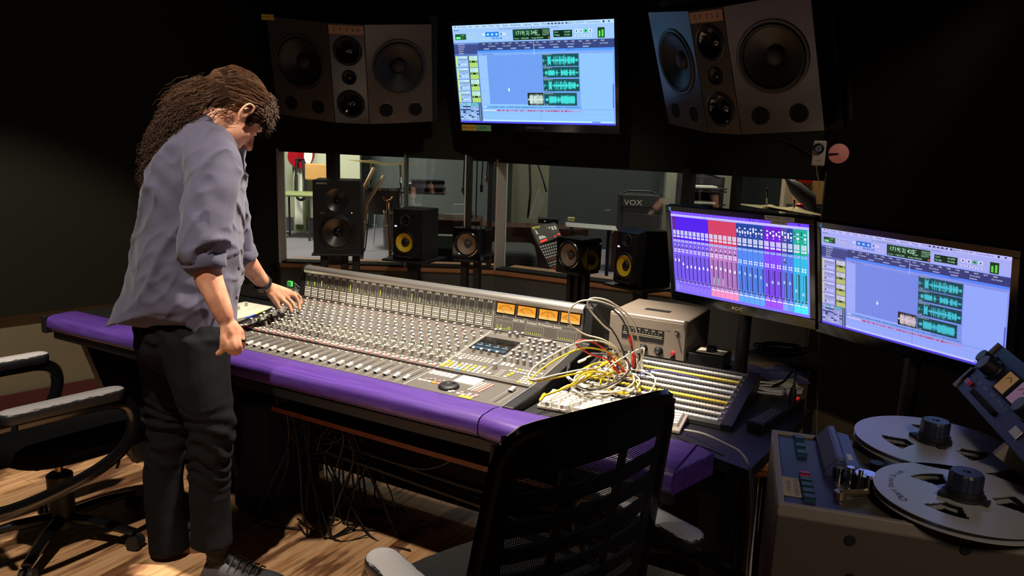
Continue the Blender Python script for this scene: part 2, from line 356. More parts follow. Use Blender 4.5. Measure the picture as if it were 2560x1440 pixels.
# engraving: channel divider lines and patches
eng=MB(); eng.M=PF
for i in range(25): eng.quad(UL+i*CW-.0006*(1 if i<24 else 2),.002,UL+i*CW+.0006*(1 if i<24 else 2),LFa,M_line,.0007)
for i in range(24):
    x=UL+i*CW
    for k in range(9): eng.quad(x+.028,.03+k*.013,x+.031,.0315+k*.013,M_line,.0008); 
    eng.box2((x+.0185,.02,.0004),(x+.0205,.135,.0010),M_blackmat)
eng.M=PK
for i in range(25): eng.quad(UL+i*CW-.0006*(1 if i<24 else 2),.0,UL+i*CW+.0006*(1 if i<24 else 2),LK,mat('pink_line','b98a86',.6) if i<24 else M_line,.0007)
for i in range(24):
    x=UL+i*CW
    for yy in (.045,.062,.078): eng.quad(x+.004,yy,x+.036,yy+.0035,M_paneld,.0006)
    for yy in (.12,.17,.22,.27,.32): eng.quad(x+.006,yy,x+.034,yy+.001,mat('dim_line','8d8a82',.6),.0006)
# centre section outlines
for a in [(0.005,.02,.17,.34),(.17,.02,.36,.34)]:
    x0,y0,x1,y1=a
    for q in [(x0,y0,x1,y0+.001),(x0,y1,x1,y1+.001),(x0,y0,x0+.001,y1),(x1-.001,y0,x1,y1)]: eng.quad(*q,M_line,.0007)
eng.build('panel_markings',cons)
# knobs
def knob_mesh(name,body_c,cap_c,r=.0060,h=.0175):
    mb=MB(); mb.lathe([(r*1.15,0),(r*1.15,.002),(r,.003),(r*.94,h)],mat('knob_'+body_c,body_c,.45),n=12)
    mb.lathe([(r*.92,h),(r*.8,h+.0012)],mat('cap_'+cap_c,cap_c,.35),n=12); mb.quad(-r*.1,0,r*.1,r*.85,M_blackmat,h+.0014); return mb
KT={'w':('a8a49a','e8e6e0'),'g':('92968a','d0d6c4'),'r':('968a84','ccb0a6'),'b':('8c9096','c2c8d2'),'n':('858078','d2cec4')}
rows=[(.055,.020,'n'),(.098,.026,'w')]+[(.128+k*.026,(.012,.028)[k%2],'gnbwbggrr'[k]) for k in range(9)]
kn=[]
for i in range(24):
    for y,x,t in rows: kn.append((UL+i*CW+x,y,t))
# centre section knobs
for x,y in [(.03,.345),(.045,.352),(.095,.335),(.11,.352),(.125,.338),(.14,.352)]: kn.append((x,y,'n'))
for k in range(4): kn.append((.045+k*.032,.165,'n'))
for j in range(7):
    for k in range(7):
        if rnd.random()<.8: kn.append((.185+k*.025+(.008 if j%2 else 0),.14+j*.03,'bwnnbwn'[(j+k)%7]))
km={}
def PKp(x,y): return PK@Vector((x,y,.0))
kn.sort(key=lambda q:(MCON@PKp(q[0],q[1])).length*(1) )
near=kn[:100]; far=kn[100:]
for x,y,t in near:
    if t not in km: o=knob_mesh('knob',*KT[t]).build('knob',cons,M=PK@TR(x,y,0),smooth=True); km[t]=o
    else: o=km[t].copy(); COL.objects.link(o); o.parent=cons; o.matrix_local=PK@TR(x,y,0)
st=MB(); st.M=PK
for x,y,t in far:
    b=knob_mesh('k',*KT[t]); 
    vs=b.v
    st.add([v+Vector((x,y,0)) for v in vs],[f for f,m in zip(b.f,b.m) if m==0],b.mats[0])
    st.add([v+Vector((x,y,0)) for v in vs],[f for f,m in zip(b.f,b.m) if m==1],b.mats[1])
o=st.build('knob_field',cons,smooth=True); o['kind']='stuff'
# big blue topped encoders
for (x,y) in [(.055,.065),(.185,.075)]:
    mb=MB(); mb.lathe([(.009,0),(.0085,.016),(.008,.018)],mat('knob_a8a49a','a8a49a',.45),n=18); mb.lathe([(.0078,.018),(.006,.0195)],mat('blue_cap','8898c8',.35),n=18); mb.build('encoder_knob',cons,M=PK@TR(x,y,0),smooth=True)
# buttons: list (plane, x, y, w, d, mat)
cols={'w':M_cream,'r':mat('red_button','d98484',.4,emis='c04040',es=.15),'y':mat('yellow_button','d8cc3c',.4,emis='a09820',es=.2),'b':mat('blue_button','58b0e0',.4,emis='3080b0',es=.3),'g':mat('green_button','c9d2b4',.45),'W':mat('bright_button','f1efe8',.35),'p':mat('pink_button','d8a8a0',.4),'o':mat('orange_button','e0a840',.4,emis='a06010',es=.2)}
bt=[]
for i in range(24):
    x=UL+i*CW
    bt+=[('K',x+.007,.012,.012,.008,'w'),('K',x+.022,.010,.013,.009,'r'),('K',x+.020,.022,.012,.007,'w'),('K',x+.034,.030,.008,.006,'g')]
    for k in range(6): bt.append(('K',x+(.033,.008)[k%2],.072+k*.0135,.009,.006,'g'))
    for k in range(5): bt.append(('K',x+(.020,.034,.006)[k%3],.155+k*.036,.009,.006,'gwg'[k%3]))
    bt.append(('F',x+.028,.158,.008,.006,'w'))
for j in range(4):
    for k in range(9): bt.append(('K',.012+k*.0175,.018+j*.0145,.012,.009,rnd.choice('wwyyww' if k<6 else 'wwy')))
bt.append(('K',.075,.018,.014,.010,'b'))
for j in range(3):
    for k in range(9): bt.append(('K',.014+k*.0165,.102+j*.013,.011,.005,'w'))
for k in range(3): 
    for j in range(2): bt.append(('K',.195+k*.018,.108+j*.013,.013,.009,'w'))
for k in range(8):
    for j in range(2): bt.append(('K',.255+k*.0135-.01*j,.096-.02*j,.010,.007,'y' if (k,j)==(1,0) else 'w'))
bt+= [('K',.172,.03,.013,.011,'w'),('K',.19,.03,.013,.011,'w'),('K',.25,.03,.012,.009,'w'),('K',.255,.045,.012,.009,'y'),('K',.26,.06,.012,.009,'y')]
for k in range(3):
    for j in range(5): bt.append(('K',.215+k*.007,.02+j*.012,.004,.004,'w')); 
for k in range(4):
    for j in range(4): bt.append(('K',.31+k*.013,.012+j*.014,.010,.008,'y' if (k+j)%4==0 else 'w'))
for k in range(5):
    for j in range(2): bt.append(('F',.018+k*.0195,.150-j*.018,.016,.011,'W'))
for k,c in enumerate('wwwor'): bt.append(('F',.022+k*.0185,.062-.0,.015,.009,c))
for k in range(6): bt.append(('F',.035+k*.012,.080+.006*(k%3),.009,.004,'p'))
for k in range(10):
    for j in range(4): bt.append(('F',.205+j*.0125+k*.0006,.065+k*.0085,.008,.004,'w' if j<2 else 'p'))
for k,(x,y,c) in enumerate([(.20,.036,'r'),(.195,.022,'w'),(.213,.022,'w'),(.229,.036,'p'),(.231,.022,'p'),(.248,.022,'p'),(.252,.036,'p'),(.165,.022,'w'),(.172,.03,'p')]): bt.append(('F',x,y,.013,.009,c))
PLN={'F':PF,'K':PK}
bt.sort(key=lambda q:-q[3]*q[4]/max(.5,(MCON@(PLN[q[0]]@Vector((q[1],q[2],0)))).length)**2)
cache={}
fld=MB()
for n,(p,x,y,w,d,c) in enumerate(bt):
    if n<100:
        k=(w,d,c)
        if k not in cache: mb=MB(); mb.box((0,0,.002),(w,d,.004),cols[c],ch=.001); cache[k]=mb.build('button',cons,M=PLN[p]@TR(x,y,0))
        else: o=cache[k].copy(); COL.objects.link(o); o.parent=cons; o.matrix_local=PLN[p]@TR(x,y,0)
    else: fld.M=PLN[p]; fld.box((x,y,.002),(w,d,.004),cols[c],ch=.001)
o=fld.build('button_field',cons); o['kind']='stuff'
# faders
fc=MB(); Mf=mat('fader_metal','d8d6d0',.3,metal=.35)
fc.add([(-.007,-.013,0),(.007,-.013,0),(.007,.013,0),(-.007,.013,0),(-.007,-.013,.006),(.007,-.013,.006),(.0065,-.004,.0085),(-.0065,-.004,.0085),(-.0065,.004,.0075),(.0065,.004,.0075),(.007,.013,.011),(-.007,.013,.011)],[(0,1,5,4),(4,5,6,7),(7,6,9,8),(8,9,10,11),(2,3,11,10),(0,4,7,8,11,3),(1,2,10,9,6,5),(3,2,1,0)],Mf)
fc.box((0,-.0135,.003),(.014,.001,.005),M_blackmat)
f0=None
for i in range(24):
    m=PF@TR(UL+i*CW+.0195,.047,.002)
    if f0 is None: f0=fc.build('fader_cap',cons,M=m,bevel=.0006,seg=1)
    else: o=f0.copy(); COL.objects.link(o); o.parent=cons; o.matrix_local=m
o=f0.copy(); COL.objects.link(o); o.parent=cons; o.matrix_local=PF@TR(.325,.128,.002)
mb=MB(); mb.M=PF
mb.box2((.324,.02,.0004),(.326,.135,.001),M_blackmat)
for k in range(15): mb.quad(.308,.02+k*.0085,.312,.0215+k*.0085,M_line,.001); mb.quad(.336,.02+k*.0085,.340,.0215+k*.0085,M_line,.001)
mb.build('master_fader_slot',cons)
# display grid pad, jog wheel, screen, card, tag
mb=MB(); mb.M=PF
mb.box2((.125,.098,0),(.205,.160,.006),M_white)
for k in (1,2): mb.box2((.125,.098+k*.0207-.001,.0058),(.205,.098+k*.0207+.001,.0064),mat('grey_rule','8a8780',.5))
mb.build('label_pad',cons)
jw=MB(); jw.lathe([(.034,0),(.034,.004),(.031,.009),(.027,.011),(.012,.0115),(.010,.010),(.001,.010)],M_black,n=40); jw.cyl((.012,.012,.0115),.005,.001,M_chrome); jw.build('jog_wheel',cons,M=PF@TR(.138,.055,0),smooth=True)
mb=MB(); mb.M=PF; mb.box2((.208,.002,.0005),(.252,.016,.002),mat('yellow_sticker','e3c52a',.6)); mb.build('yellow_sticker',cons)
scr=MB(); scr.M=PK; scr.box2((.012,.185,.0),(.158,.30,.003),M_blackgloss)
bl=em('3d7fa6',.8); bw=em('9cd4ee',.9)
for k in range(8): scr.quad(.016+k*.0175,.19,.031+k*.0175,.200,bl,.0034); scr.quad(.016+k*.0175,.202,.031+k*.0175,.206,em('6db4d8',.8),.0034)
for k in range(4): scr.quad(.022+k*.034,.222,.046+k*.034,.228,bw,.0034); scr.lathe([(.004,.0034),(.004,.0036)],bw,TR(.034+k*.034,.238,0),12)
scr.quad(.014,.19,.156,.245,em('15242c',.6),.0032)
scr.build('colour_screen',cons)
mb=MB(); mb.M=PK; mb.box2((.215,.325,.0),(.26,.355,.008),mat('wood_block','6f625a',.6)); 
for k in range(5): mb.quad(.22+k*.007,.333,.224+k*.007,.342,M_line,.0082)
mb.build('small_wooden_block',cons)
# meter bridge
mb=MB(); mb.M=PB
mb.box2((UL+.002,.002,0),(UR-.002,LB-.002,.002),mat('bridge_grey','57544f',.5)); mb.box2((UL,LB-.012,0),(UR,LB,.0022),M_black)
mb.box2((-.001,0,.002),(.0005,LB-.012,.0026),M_line); mb.box2((UL,0,.0),(UR,.003,.0035),M_alu); mb.box2((UL,-.006,-.002),(UR,-.0005,.003),M_blackmat)
mb.build('meter_panel',cons)
rail=MB(); pr=[(.549,.934),(.553,.924),(.560,.918),(.572,.920),(.585,.934),(.592,.945),(.580,.952),(.565,.950),(.553,.944)]
prism_u(rail,[(a,b) for a,b in pr],UL-.003,UR+.001,M_alu); rail.build('bridge_rail',cons,bevel=.003)
lv=[.42,.5,.72,.12,.15,.15,.75,.55,.1,.12,.7,.15,.1,.1,.85,.55,.12,.1,.1,.1,.1,.1,.1,.1]
Mg=em('c8d84a',1.1); 
for i in range(24):
    x=UL+i*CW; m=MB(); m.box2((.006,.055,.002),(.034,.099,.0028),mat('meter_window','3e3c39',.4))
    for q in [(.006,.055,.034,.056),(.006,.098,.034,.099),(.006,.055,.007,.099),(.033,.055,.034,.099)]: m.quad(*q,M_line,.003)
    for k in range(4): m.quad(.011+k*.006,.060,.0118+k*.006,.095,mat('dim_line','8d8a82',.6),.003)
    m.quad(.0155,.059,.0195,.059+.034*lv[i],Mg,.0033); m.ell((.0175,.060,.003),(.003,.002,.001),Mg,n=8)
    m.box2((.012,.101,.002),(.019,.106,.005),M_white); m.box2((.023,.101,.002),(.030,.106,.005),M_white)
    m.build('level_meter',cons,M=PB@TR(x,0,0))
m=MB(); m.M=PB
for i in range(24):
    x=UL+i*CW
    for j,n in enumerate([5,4,5,4,5,5]):
        for k in range(n):
            if (j in(1,3)): m.box((x+.008+k*.008,.010+j*.0075,.004),(.0055,.005,.003),cols['W'])
            else: m.box((x+.007+k*.0066,.010+j*.0075,.004),(.0038,.0038,.003),M_cream)
o=m.build('bridge_button_field',cons); o['kind']='stuff'
# VU meters
Mo=em('f5a030',1.0); Mo2=em('fbc46a',1.0)
vu=None
for k in range(4):
    x=.014+k*.0885; m=MB(); m.box2((-.004,.064,.0),(.078,.108,.004),M_blackgloss)
    m.quad(0,.068,.074,.104,Mo,.0045); m.quad(.0,.068,.074,.078,Mo2,.0048); m.build('vu_meter',cons,M=PB@TR(x,0,0))
    v=[c for c in cons.children if c.name.startswith('vu_meter')][-1]
    a=MB(); pts=[(.037+.034*math.sin(t),.066+.030*math.cos(t),.0052) for t in [(-.9+.18*j) for j in range(11)]]
    a.tube(pts,.0006,M_blackmat,n=4); 
    for j in range(11): t=-.9+.18*j; a.box2((.037+.034*math.sin(t)-.0004,.066+.030*math.cos(t),.005),(.037+.034*math.sin(t)+.0004,.070+.031*math.cos(t),.0054),M_blackmat)
    a.build('meter_scale',v)
    ang=(-.85,-.75,-.05,-.8)[k]; a=MB(); a.tube([(.037,.068,.0056),(.037+.032*math.sin(ang),.068+.028*math.cos(ang),.0056)],.0006,M_blackmat,n=4); a.build('needle',v)
    tx=MB(); tx.M=PB; tx.text(('BUS 1','BUS 2','MIX L','MIX R')[k],.007,M_line,TR(x+.037,.058,.0028),'CENTER'); tx.build('meter_caption',cons)
tx=MB(); tx.M=PB; tx.text('AWS 900+  Analogue Workstation System',.0115,M_white,TR(.185,.047,.0028),'CENTER')
for q in [(.012,.041,.35,.0416),(.012,.053,.35,.0536),(.012,.041,.0126,.0536),(.3494,.041,.35,.0536)]: tx.quad(*q,M_line,.0026)
tx.build('name_lettering',cons)
for k,(x,w,h) in enumerate([(.015,.07,[.6,.15,.7,.15,.15,.15,.5,.5]),(.14,.075,[.1]*8),(.27,.075,[.1]*8)]):
    m=MB(); 
    for q in [(0,.004,w,.0046),(0,.036,w,.0366),(0,.004,.0006,.036),(w-.0006,.004,w,.036)]: m.quad(*q,M_line,.0026)
    for j in range(8):
        a=.006+j*(w-.012)/7.5; m.quad(a,.008,a+.0012,.033,mat('dim_line','8d8a82',.6),.0027); m.quad(a-.001,.007,a+.0022,.0095+.022*h[j],Mg,.003)
    m.build('led_meter_group',cons,M=PB@TR(x,0,0))
gt=MB(); gt.box2((UL-.052,.50,.862),(UL-.029,.512,.885),mat('green_tape','3fce5a',.6)); gt.build('green_tape',cons)
# ---------------------------------------------------------------- desk around the console
desk=thing('studio_desk','black L-shaped studio desk with worn purple padded armrest along its front','desk',MCON)
sync()
d=MB()
d.poly([(UL-.03-.74,.0),(UL-.035,.0),(UL-.035,.75),(UL-.74,.70)],(.69,.738),M_black)
d.poly([(UR+.04,.0),(.93,.05),(1.075,.0),(1.14,.56),(.90,.84),(.30,.86),(UR+.04,.70)],(.69,.722),mat('desk_black','1d1d20',.45,var=.2))
d.poly([(UL-.76,.02),(UR+.04,.02),(UR+.04,.66),(UL-.76,.66)],(.652,.677),M_black)
d.build('desk_top',desk)
# armrest
def armprof(t,w=.12): return [(.0,.741),(-.03,.746),(-w+.025,.744),(-w+.008,.738),(-w,.725),(-w-.001,.70),(-w+.008,.684),(-w+.03,.678),(.0,.678)]
def sweep(mb,st,m):     # st: list of (u, vback, w)
    k=len(armprof(0)); vs=[]
    for u,vb,w in st:
        for a,b in armprof(0,w): vs.append((u,vb+a,b))
    fs=[tuple(range(k)),tuple(range(len(vs)-1,len(vs)-1-k,-1))]
    for i in range(len(st)-1):
        for j in range(k): fs.append((i*k+j,(i+1)*k+j,(i+1)*k+(j+1)%k,i*k+(j+1)%k))
    mb.add(vs,fs,m)
a=MB(); sweep(a,[(-1.73,.0,.13),(-1.6,0,.13),(-1.0,0,.125),(-.4,0,.12),(.352,0,.118)],M_purple); a.build('armrest',desk,smooth=True,angle=1.2)
a=MB(); sweep(a,[(.356,0,.118),(.362,0,.12),(.62,.015,.17),(.93,.055,.22)],M_purple); a.build('armrest',desk,smooth=True,angle=1.2)
a=MB(); a.poly([(.93,-.165),(.985,.02),(.93,.055)],(.678,.742),M_purple); a.build('armrest_end',desk,bevel=.006)
a=MB(); a.box2((-1.765,-.135,.67),(-1.735,.01,.742),M_black); a.build('end_cap',desk,bevel=.004)
u=MB(); u.box2((-1.73,-.105,.645),(.35,-.02,.677),M_black); u.add([(.35,-.105,.645),(.93,-.14,.645),(.93,.0,.645),(.35,-.02,.645),(.35,-.105,.677),(.93,-.14,.677),(.93,0,.677),(.35,-.02,.677)],[(3,2,1,0),(4,5,6,7),(0,1,5,4),(1,2,6,5),(2,3,7,6),(3,0,4,7)],M_black); u.build('under_beam',desk)
for x in (-.93,-1.68,.98):
    l=MB(); l.add([(x-.02,-.03,.65),(x+.02,-.03,.65),(x+.02,.6,.65),(x-.02,.6,.65),(x-.02,.18,0),(x+.02,.18,0),(x+.02,.6,0),(x-.02,.6,0)],[(0,1,2,3),(7,6,5,4),(4,5,1,0),(5,6,2,1),(6,7,3,2),(7,4,0,3)],M_black); l.build('leg_panel',desk)
l=MB(); l.box2((-1.66,.56,.05),(1.0,.60,.65),M_blackmat); l.build('modesty_panel',desk)
# maroon shelf under the console
ZS=.545
sh=thing('low_shelf','maroon topped low shelf with chipped red-brown edge under the console','shelf',MCON)
sync()
a0=PZ(985,1097,ZS); a1=PZ(1228,1172,ZS)
m=MCON.inverted(); p0=m@a0; p1=m@a1
s=MB(); s.poly([(p0.x-.55,p0.y),(p1.x+.5,p1.y),(p1.x+.5,.55),(p0.x-.55,.55)],(ZS-.018,ZS),mat('maroon_felt','5d3c40',.9)); s.build('shelf_board',sh)
s=MB(); s.poly([(p0.x-.55,p0.y-.006),(p1.x+.5,p1.y-.006),(p1.x+.5,p1.y),(p0.x-.55,p0.y)],(ZS-.016,ZS+.001),mat('chipped_redwood','6e2f1e',.5,var=.5,vscale=60)); s.build('edge_strip',sh)
# ---------------------------------------------------------------- screens
def RM(p): return Matrix.Translation(p[:3])@Matrix.Rotation(p[3],4,'Z')@Matrix.Rotation(p[4],4,'X')@Matrix.Rotation(p[5],4,'Y')
class Scr:      # draws in a unit picture (0..1, y downwards) on the front of a panel; local x right, z up, front faces -y
    def __init__(s,w,h,tint=(1,1,1)): s.w,s.h=w,h; s.tint=tint; s.mb=MB(); s.k=0
    def lay(s): s.k+=1; return -.0002-.00003*s.k
    def r(s,x0,y0,x1,y1,c,l=0,e=1.15):
        y=-.0004-.00015*l; w,h=s.w,s.h; c='%02x%02x%02x'%tuple(min(255,int(int(c[i:i+2],16)*t)) for i,t in zip((0,2,4),s.tint))
        s.mb.add([((x0-.5)*w,y,(.5-y1)*h),((x1-.5)*w,y,(.5-y1)*h),((x1-.5)*w,y,(.5-y0)*h),((x0-.5)*w,y,(.5-y0)*h)],[(0,1,2,3)],em(c,e))
    def t(s,x,y,txt,size,c,l=6,al='LEFT',sx=1):
        M=TR((x-.5)*s.w,-.0004-.00015*l,(.5-y)*s.h)@rotM('X',PI/2)
        s.mb.text(txt,size*s.h,em(c),M,al,0,sx)
    def wave(s,x0,y0,x1,y1,segs,c,seed):
        rr=random.Random(seed); n=int((x1-x0)*620); m=(y0+y1)/2; a=(y1-y0)/2; s.r(x0,m-.001,x1,m+.001,c,4)
        for i in range(n):
            t=i/n; v=.06
            for p,q,g,dens in segs:
                if p<=t<q: v=g*(1 if rr.random()<dens else .25)*rr.uniform(.6,1)
            if v>.08: s.r(x0+(x1-x0)*t,m-a*v,x0+(x1-x0)*(t+.8/n),m+a*v,c,4)
def edit_window(w,h,counter,tint):
    s=Scr(w,h,tint)
    s.r(0,0,1,1,'9fbcf6',0)
    s.r(0,0,1,.034,'cdd5fb',1); s.r(0,.034,1,.165,'b3c0ee',1)
    x=.02
    s.t(.016,.018,'•',.05,'20243c')
    for wd in ['Pro Tools','File','Edit','View','Track','Clip','Event','AudioSuite','Options','Setup','Window','Marketplace','Help']:
        x+=.017; s.t(x,.018,wd,.026,'2a2f4c'); x+=len(wd)*.0065
    for k in range(6): s.r(.615+k*.021,.010,.624+k*.021,.026,'3a4066',2)
    s.t(.75,.018,'Thu 10:55 PM',.024,'2a2f4c'); s.t(.84,.018,'Control Room',.024,'2a2f4c')
    s.r(.935,.009,.945,.027,'252a44',2); s.r(.965,.012,.975,.024,'3a4066',2)
    for k in range(3): s.r(.012+k*.012,.043,.018+k*.012,.054,'4a5078',2)
    s.t(.31,.050,'Edit: 2024-08-08 MIJ PRACT Worries - Call Me If You Need Me - Overdubs',.021,'59608a')
    # toolbar
    s.r(.015,.085,.088,.142,'1d4f26',2); s.r(.02,.112,.05,.135,'7df08a',3); s.t(.055,.10,'GRID',.018,'8ae890'); s.t(.055,.125,'1/4',.018,'8ae890')
    for k in range(4): s.r(.10+k*.016,.085,.113+k*.016,.107,'dde3fa',2); s.r(.104+k*.016,.09,.110+k*.016,.102,'555c85',3)
    for k in range(5): s.r(.102+k*.0125,.125,.111+k*.0125,.143,'dde3fa',2); s.r(.105+k*.0125,.130,.109+k*.0125,.14,'555c85',3)
    s.r(.195,.085,.214,.108,'dde3fa',2); s.r(.218,.075,.305,.122,'2f7fd8',2)
    for k in range(3): s.r(.228+k*.028,.09,.24+k*.028,.108,'d8ecff',3)
    s.r(.31,.085,.352,.112,'d4dbf7',2); s.r(.315,.09,.325,.107,'555c85',3)
    for k in range(8): s.r(.185+k*.0245,.130,.203+k*.0245,.146,'2f7fd8' if k in(3,4,5) else 'dde3fa',2); s.r(.19+k*.0245,.135,.198+k*.0245,.142,'a8c8f0' if k in (3,4,5) else '555c85',3)
    s.r(.395,.06,.625,.163,'0d2a18',2); s.r(.40,.066,.525,.122,'174a28',3); s.t(.41,.096,counter,.05,'c8f4d4',6,sx=.95)
    for k,q in enumerate(['Start','End','Length']): s.t(.533,.077+k*.02,q,.02,'a8e8b8'); s.t(.578,.077+k*.02,['1666|3|102','1710|2|276','43|3|174'][k],.02,'a8e8b8')
    s.t(.40,.147,'Cursor   1482|1|080',.02,'a8e8b8'); s.t(.51,.147,'Nudge 00|0|240',.02,'a8e8b8'); s.r(.613,.138,.622,.156,'d0604a',4)
    s.r(.645,.082,.757,.147,'0d2a18',2); s.t(.65,.1,'Grid',.022,'a8e8b8'); s.t(.71,.1,'0|1|000',.022,'a8e8b8'); s.t(.65,.127,'Nudge',.022,'a8e8b8'); s.t(.71,.127,'0:0.050',.022,'a8e8b8')
    for k in range(4):
        s.r(.772+k*.027,.080,.793+k*.027,.113,'5fc88a' if k==2 else 'e0e6fb',2); s.r(.779+k*.027,.09,.786+k*.027,.104,'333a60',3)
        s.r(.774+k*.026,.130,.793+k*.026,.150,'dde3fa',2); s.r(.781+k*.026,.135,.786+k*.026,.146,'555c85',3)
    s.r(.905,.07,.945,.165,'12401c',2); s.r(.911,.10,.921,.155,'6fe04a',3); s.r(.928,.09,.938,.155,'6fe04a',3)
    # rulers
    s.r(0,.175,1,.285,'3d4378',1); s.r(.0,.175,.165,.285,'454b84',2); s.r(0,.175,.17,.19,'6b76b4',3)
    for k,q in enumerate(['Bars|Beats','Timecode','Min:Secs','Tempo','Markers']): s.t(.03,.188+k*.0225,q,.019,'e6ecff')
    for k in range(18): s.t(.19+k*.043,.19,str(1705+k*7),.019,'e6ecff')
    for k in range(8): s.t(.23+k*.098,.215,'02:1%d:40:00'%k,.018,'d6dcf8'); s.r(.2+k*.088,.235,.235+k*.088,.245,'aab4e4',3)
    s.r(.155,.255,1,.278,'5b93f4',3); s.t(.72,.264,'Default: 4/4',.017,'1d2c60'); s.r(.155,.278,1,.305,'8fa4e4',3); s.t(.19,.294,'Major Pentatonic',.018,'2a3560'); s.r(.52,.175,.522,.31,'e8f0ff',5)
    # track headers
    s.r(0,.285,.155,1,'6a78b8',1)
    for k in range(4):
        y=.305+k*.121; s.r(.004,y,.016,y+.115,'dfe88a',2); s.r(.017,y,.088,y+.115,'b4bde6',2); s.r(.02,y+.004,.08,y+.02,'e2e7fb',3); s.t(.024,y+.012,'track %d'%(k+1),.015,'5a6290')
        for j in range(4): s.r(.022+j*.016,y+.028,.034+j*.016,y+.046,'3a4270',3); s.r(.0245+j*.016,y+.032,.0315+j*.016,y+.042,'e6ebff',4)
        s.t(.035,y+.062,'waveform',.014,'2a3050'); s.r(.022,y+.075,.028,y+.095,'3a4270',3); s.r(.032,y+.078,.052,y+.092,'d4dbf7',3); s.r(.056,y+.078,.078,y+.092,'d4dbf7',3)
        s.r(.089,y,.094,y+.115,'2a4038',3); s.r(.095,y,.152,y+.115,'c3d26a',2); s.r(.097,y+.004,.15,y+.02,'dfe5fb',3); s.r(.097,y+.025,.15,y+.041,'dfe5fb',3); s.t(.105,y+.012,'no input',.014,'4a5280'); s.t(.105,y+.033,'Output 1',.014,'4a5280')
        s.r(.097,y+.05,.15,y+.068,'10231c',3); s.r(.104,y+.055,.112,y+.063,'c8e8d0',4); s.r(.135,y+.055,.146,y+.063,'c8e8d0',4)
    rr=random.Random(3)
    for k in range(12):
        y=.792+k*.0158
        for j in range(8):
            s.r(.005+j*.0185,y,.0215+j*.0185,y+.012,['dfe6fb','b8c4ee','62d8b8','2a3a60','8fe0d0'][rr.choice([0,1,1,3]) if k>1 else rr.choice([0,2,4])],3); s.r(.009+j*.0185,y+.004,.016+j*.0185,y+.008,'3a4a70' ,4)
        s.r(.134,y,.152,y+.013,'101c30',4); s.r(.139,y+.004,.147,y+.009,'e8f4ff',5)
    # edit area
    s.r(.158,.305,.215,.80,'a9bdf2',2); s.r(.215,.305,.64,.80,'7d98e0',2); s.r(.64,.305,.795,.825,'84a2ea',2)
    for k in range(14): s.r(.24+k*.04,.305,.2406+k*.04,.80,'7690d8',3)
    for y in (.425,.545,.668): s.r(.158,y,.8,y+.001,'6c84cc',3)
    A=[(0,.1,.35,.3),(.14,.23,.9,1),(.25,.5,.8,.35),(.35,.62,1,.5),(.62,.9,.75,.8),(.9,1,.3,.7)]
    B=[(.05,.12,.5,1),(.14,.33,.75,1),(.36,.42,.8,.3),(.5,.7,.8,.9),(.72,.9,.75,.9),(.9,1,.3,.6)]
    Cc=[(.04,.12,.3,1),(.14,.36,.8,1),(.36,.52,.7,.45),(.52,.95,.85,1)]
    for k,(y0,y1,sg,x1) in enumerate([(.300,.423,A,.79),(.430,.533,B,.79),(.545,.667,A,.79),(.683,.81,Cc,.772)]):
        s.r(.57,y0,x1,y1,'1c4f50',3); s.wave(.572,y0+.014,x1-.002,y1-.004,sg,'4fe6dc',k%2+3); s.t(.574,y0+.008,'AdamOverdub_%d'%(10+k),.013,'e8fff8'); s.t(.575,y1-.01,'+3 dB',.013,'e8fff8')
    s.r(.465,.683,.566,.81,'2b2620',3); s.wave(.467,.695,.564,.806,[(0,.08,.2,1),(.1,1,1,.75)],'f4ecdc',9)
    s.r(.342,.64,.352,.665,'f0f6ff',5); s.r(.345,.632,.349,.67,'f0f6ff',5)
    # overview rows and lower part
    s.r(.16,.822,.80,.838,'6fa0d8',3); s.r(.165,.824,.19,.836,'d4e4f8',4); s.r(.16,.847,1,.849,'3a4a90',3)
    for k in range(40): s.r(.21+k*.0145,.828,.218+k*.0145,.833,'2a4a78',4) if rr.random()<.6 else None
    s.r(.165,.856,.80,.876,'b9a6d8',3); s.r(.167,.859,.25,.872,'e0e4f8',4)
    for k in range(70):
        t=k/70; a=.003 if rr.random()<.35 else .007*(.4+rr.random()) ; 
        if rr.random()<.8: s.r(.26+t*.5,.866-a,.266+t*.5,.866+a,'c03a58',5)
    s.r(.16,.895,1,.896,'6f86cc',3); s.r(.545,.86,.546,.965,'2a3a70',4)
    s.r(.155,.305,.158,.96,'5b6ab0',4); s.r(.985,.6,.992,.83,'5b6fd0',4); s.r(.99,.3,1,.96,'8ea2e6',2); s.r(.157,.965,.985,.98,'d2defa',3)
    s.r(0,.982,1,1,'5a4ce0',6); s.r(.86,.966,.91,.979,'7a8ad8',4)
    return s.mb
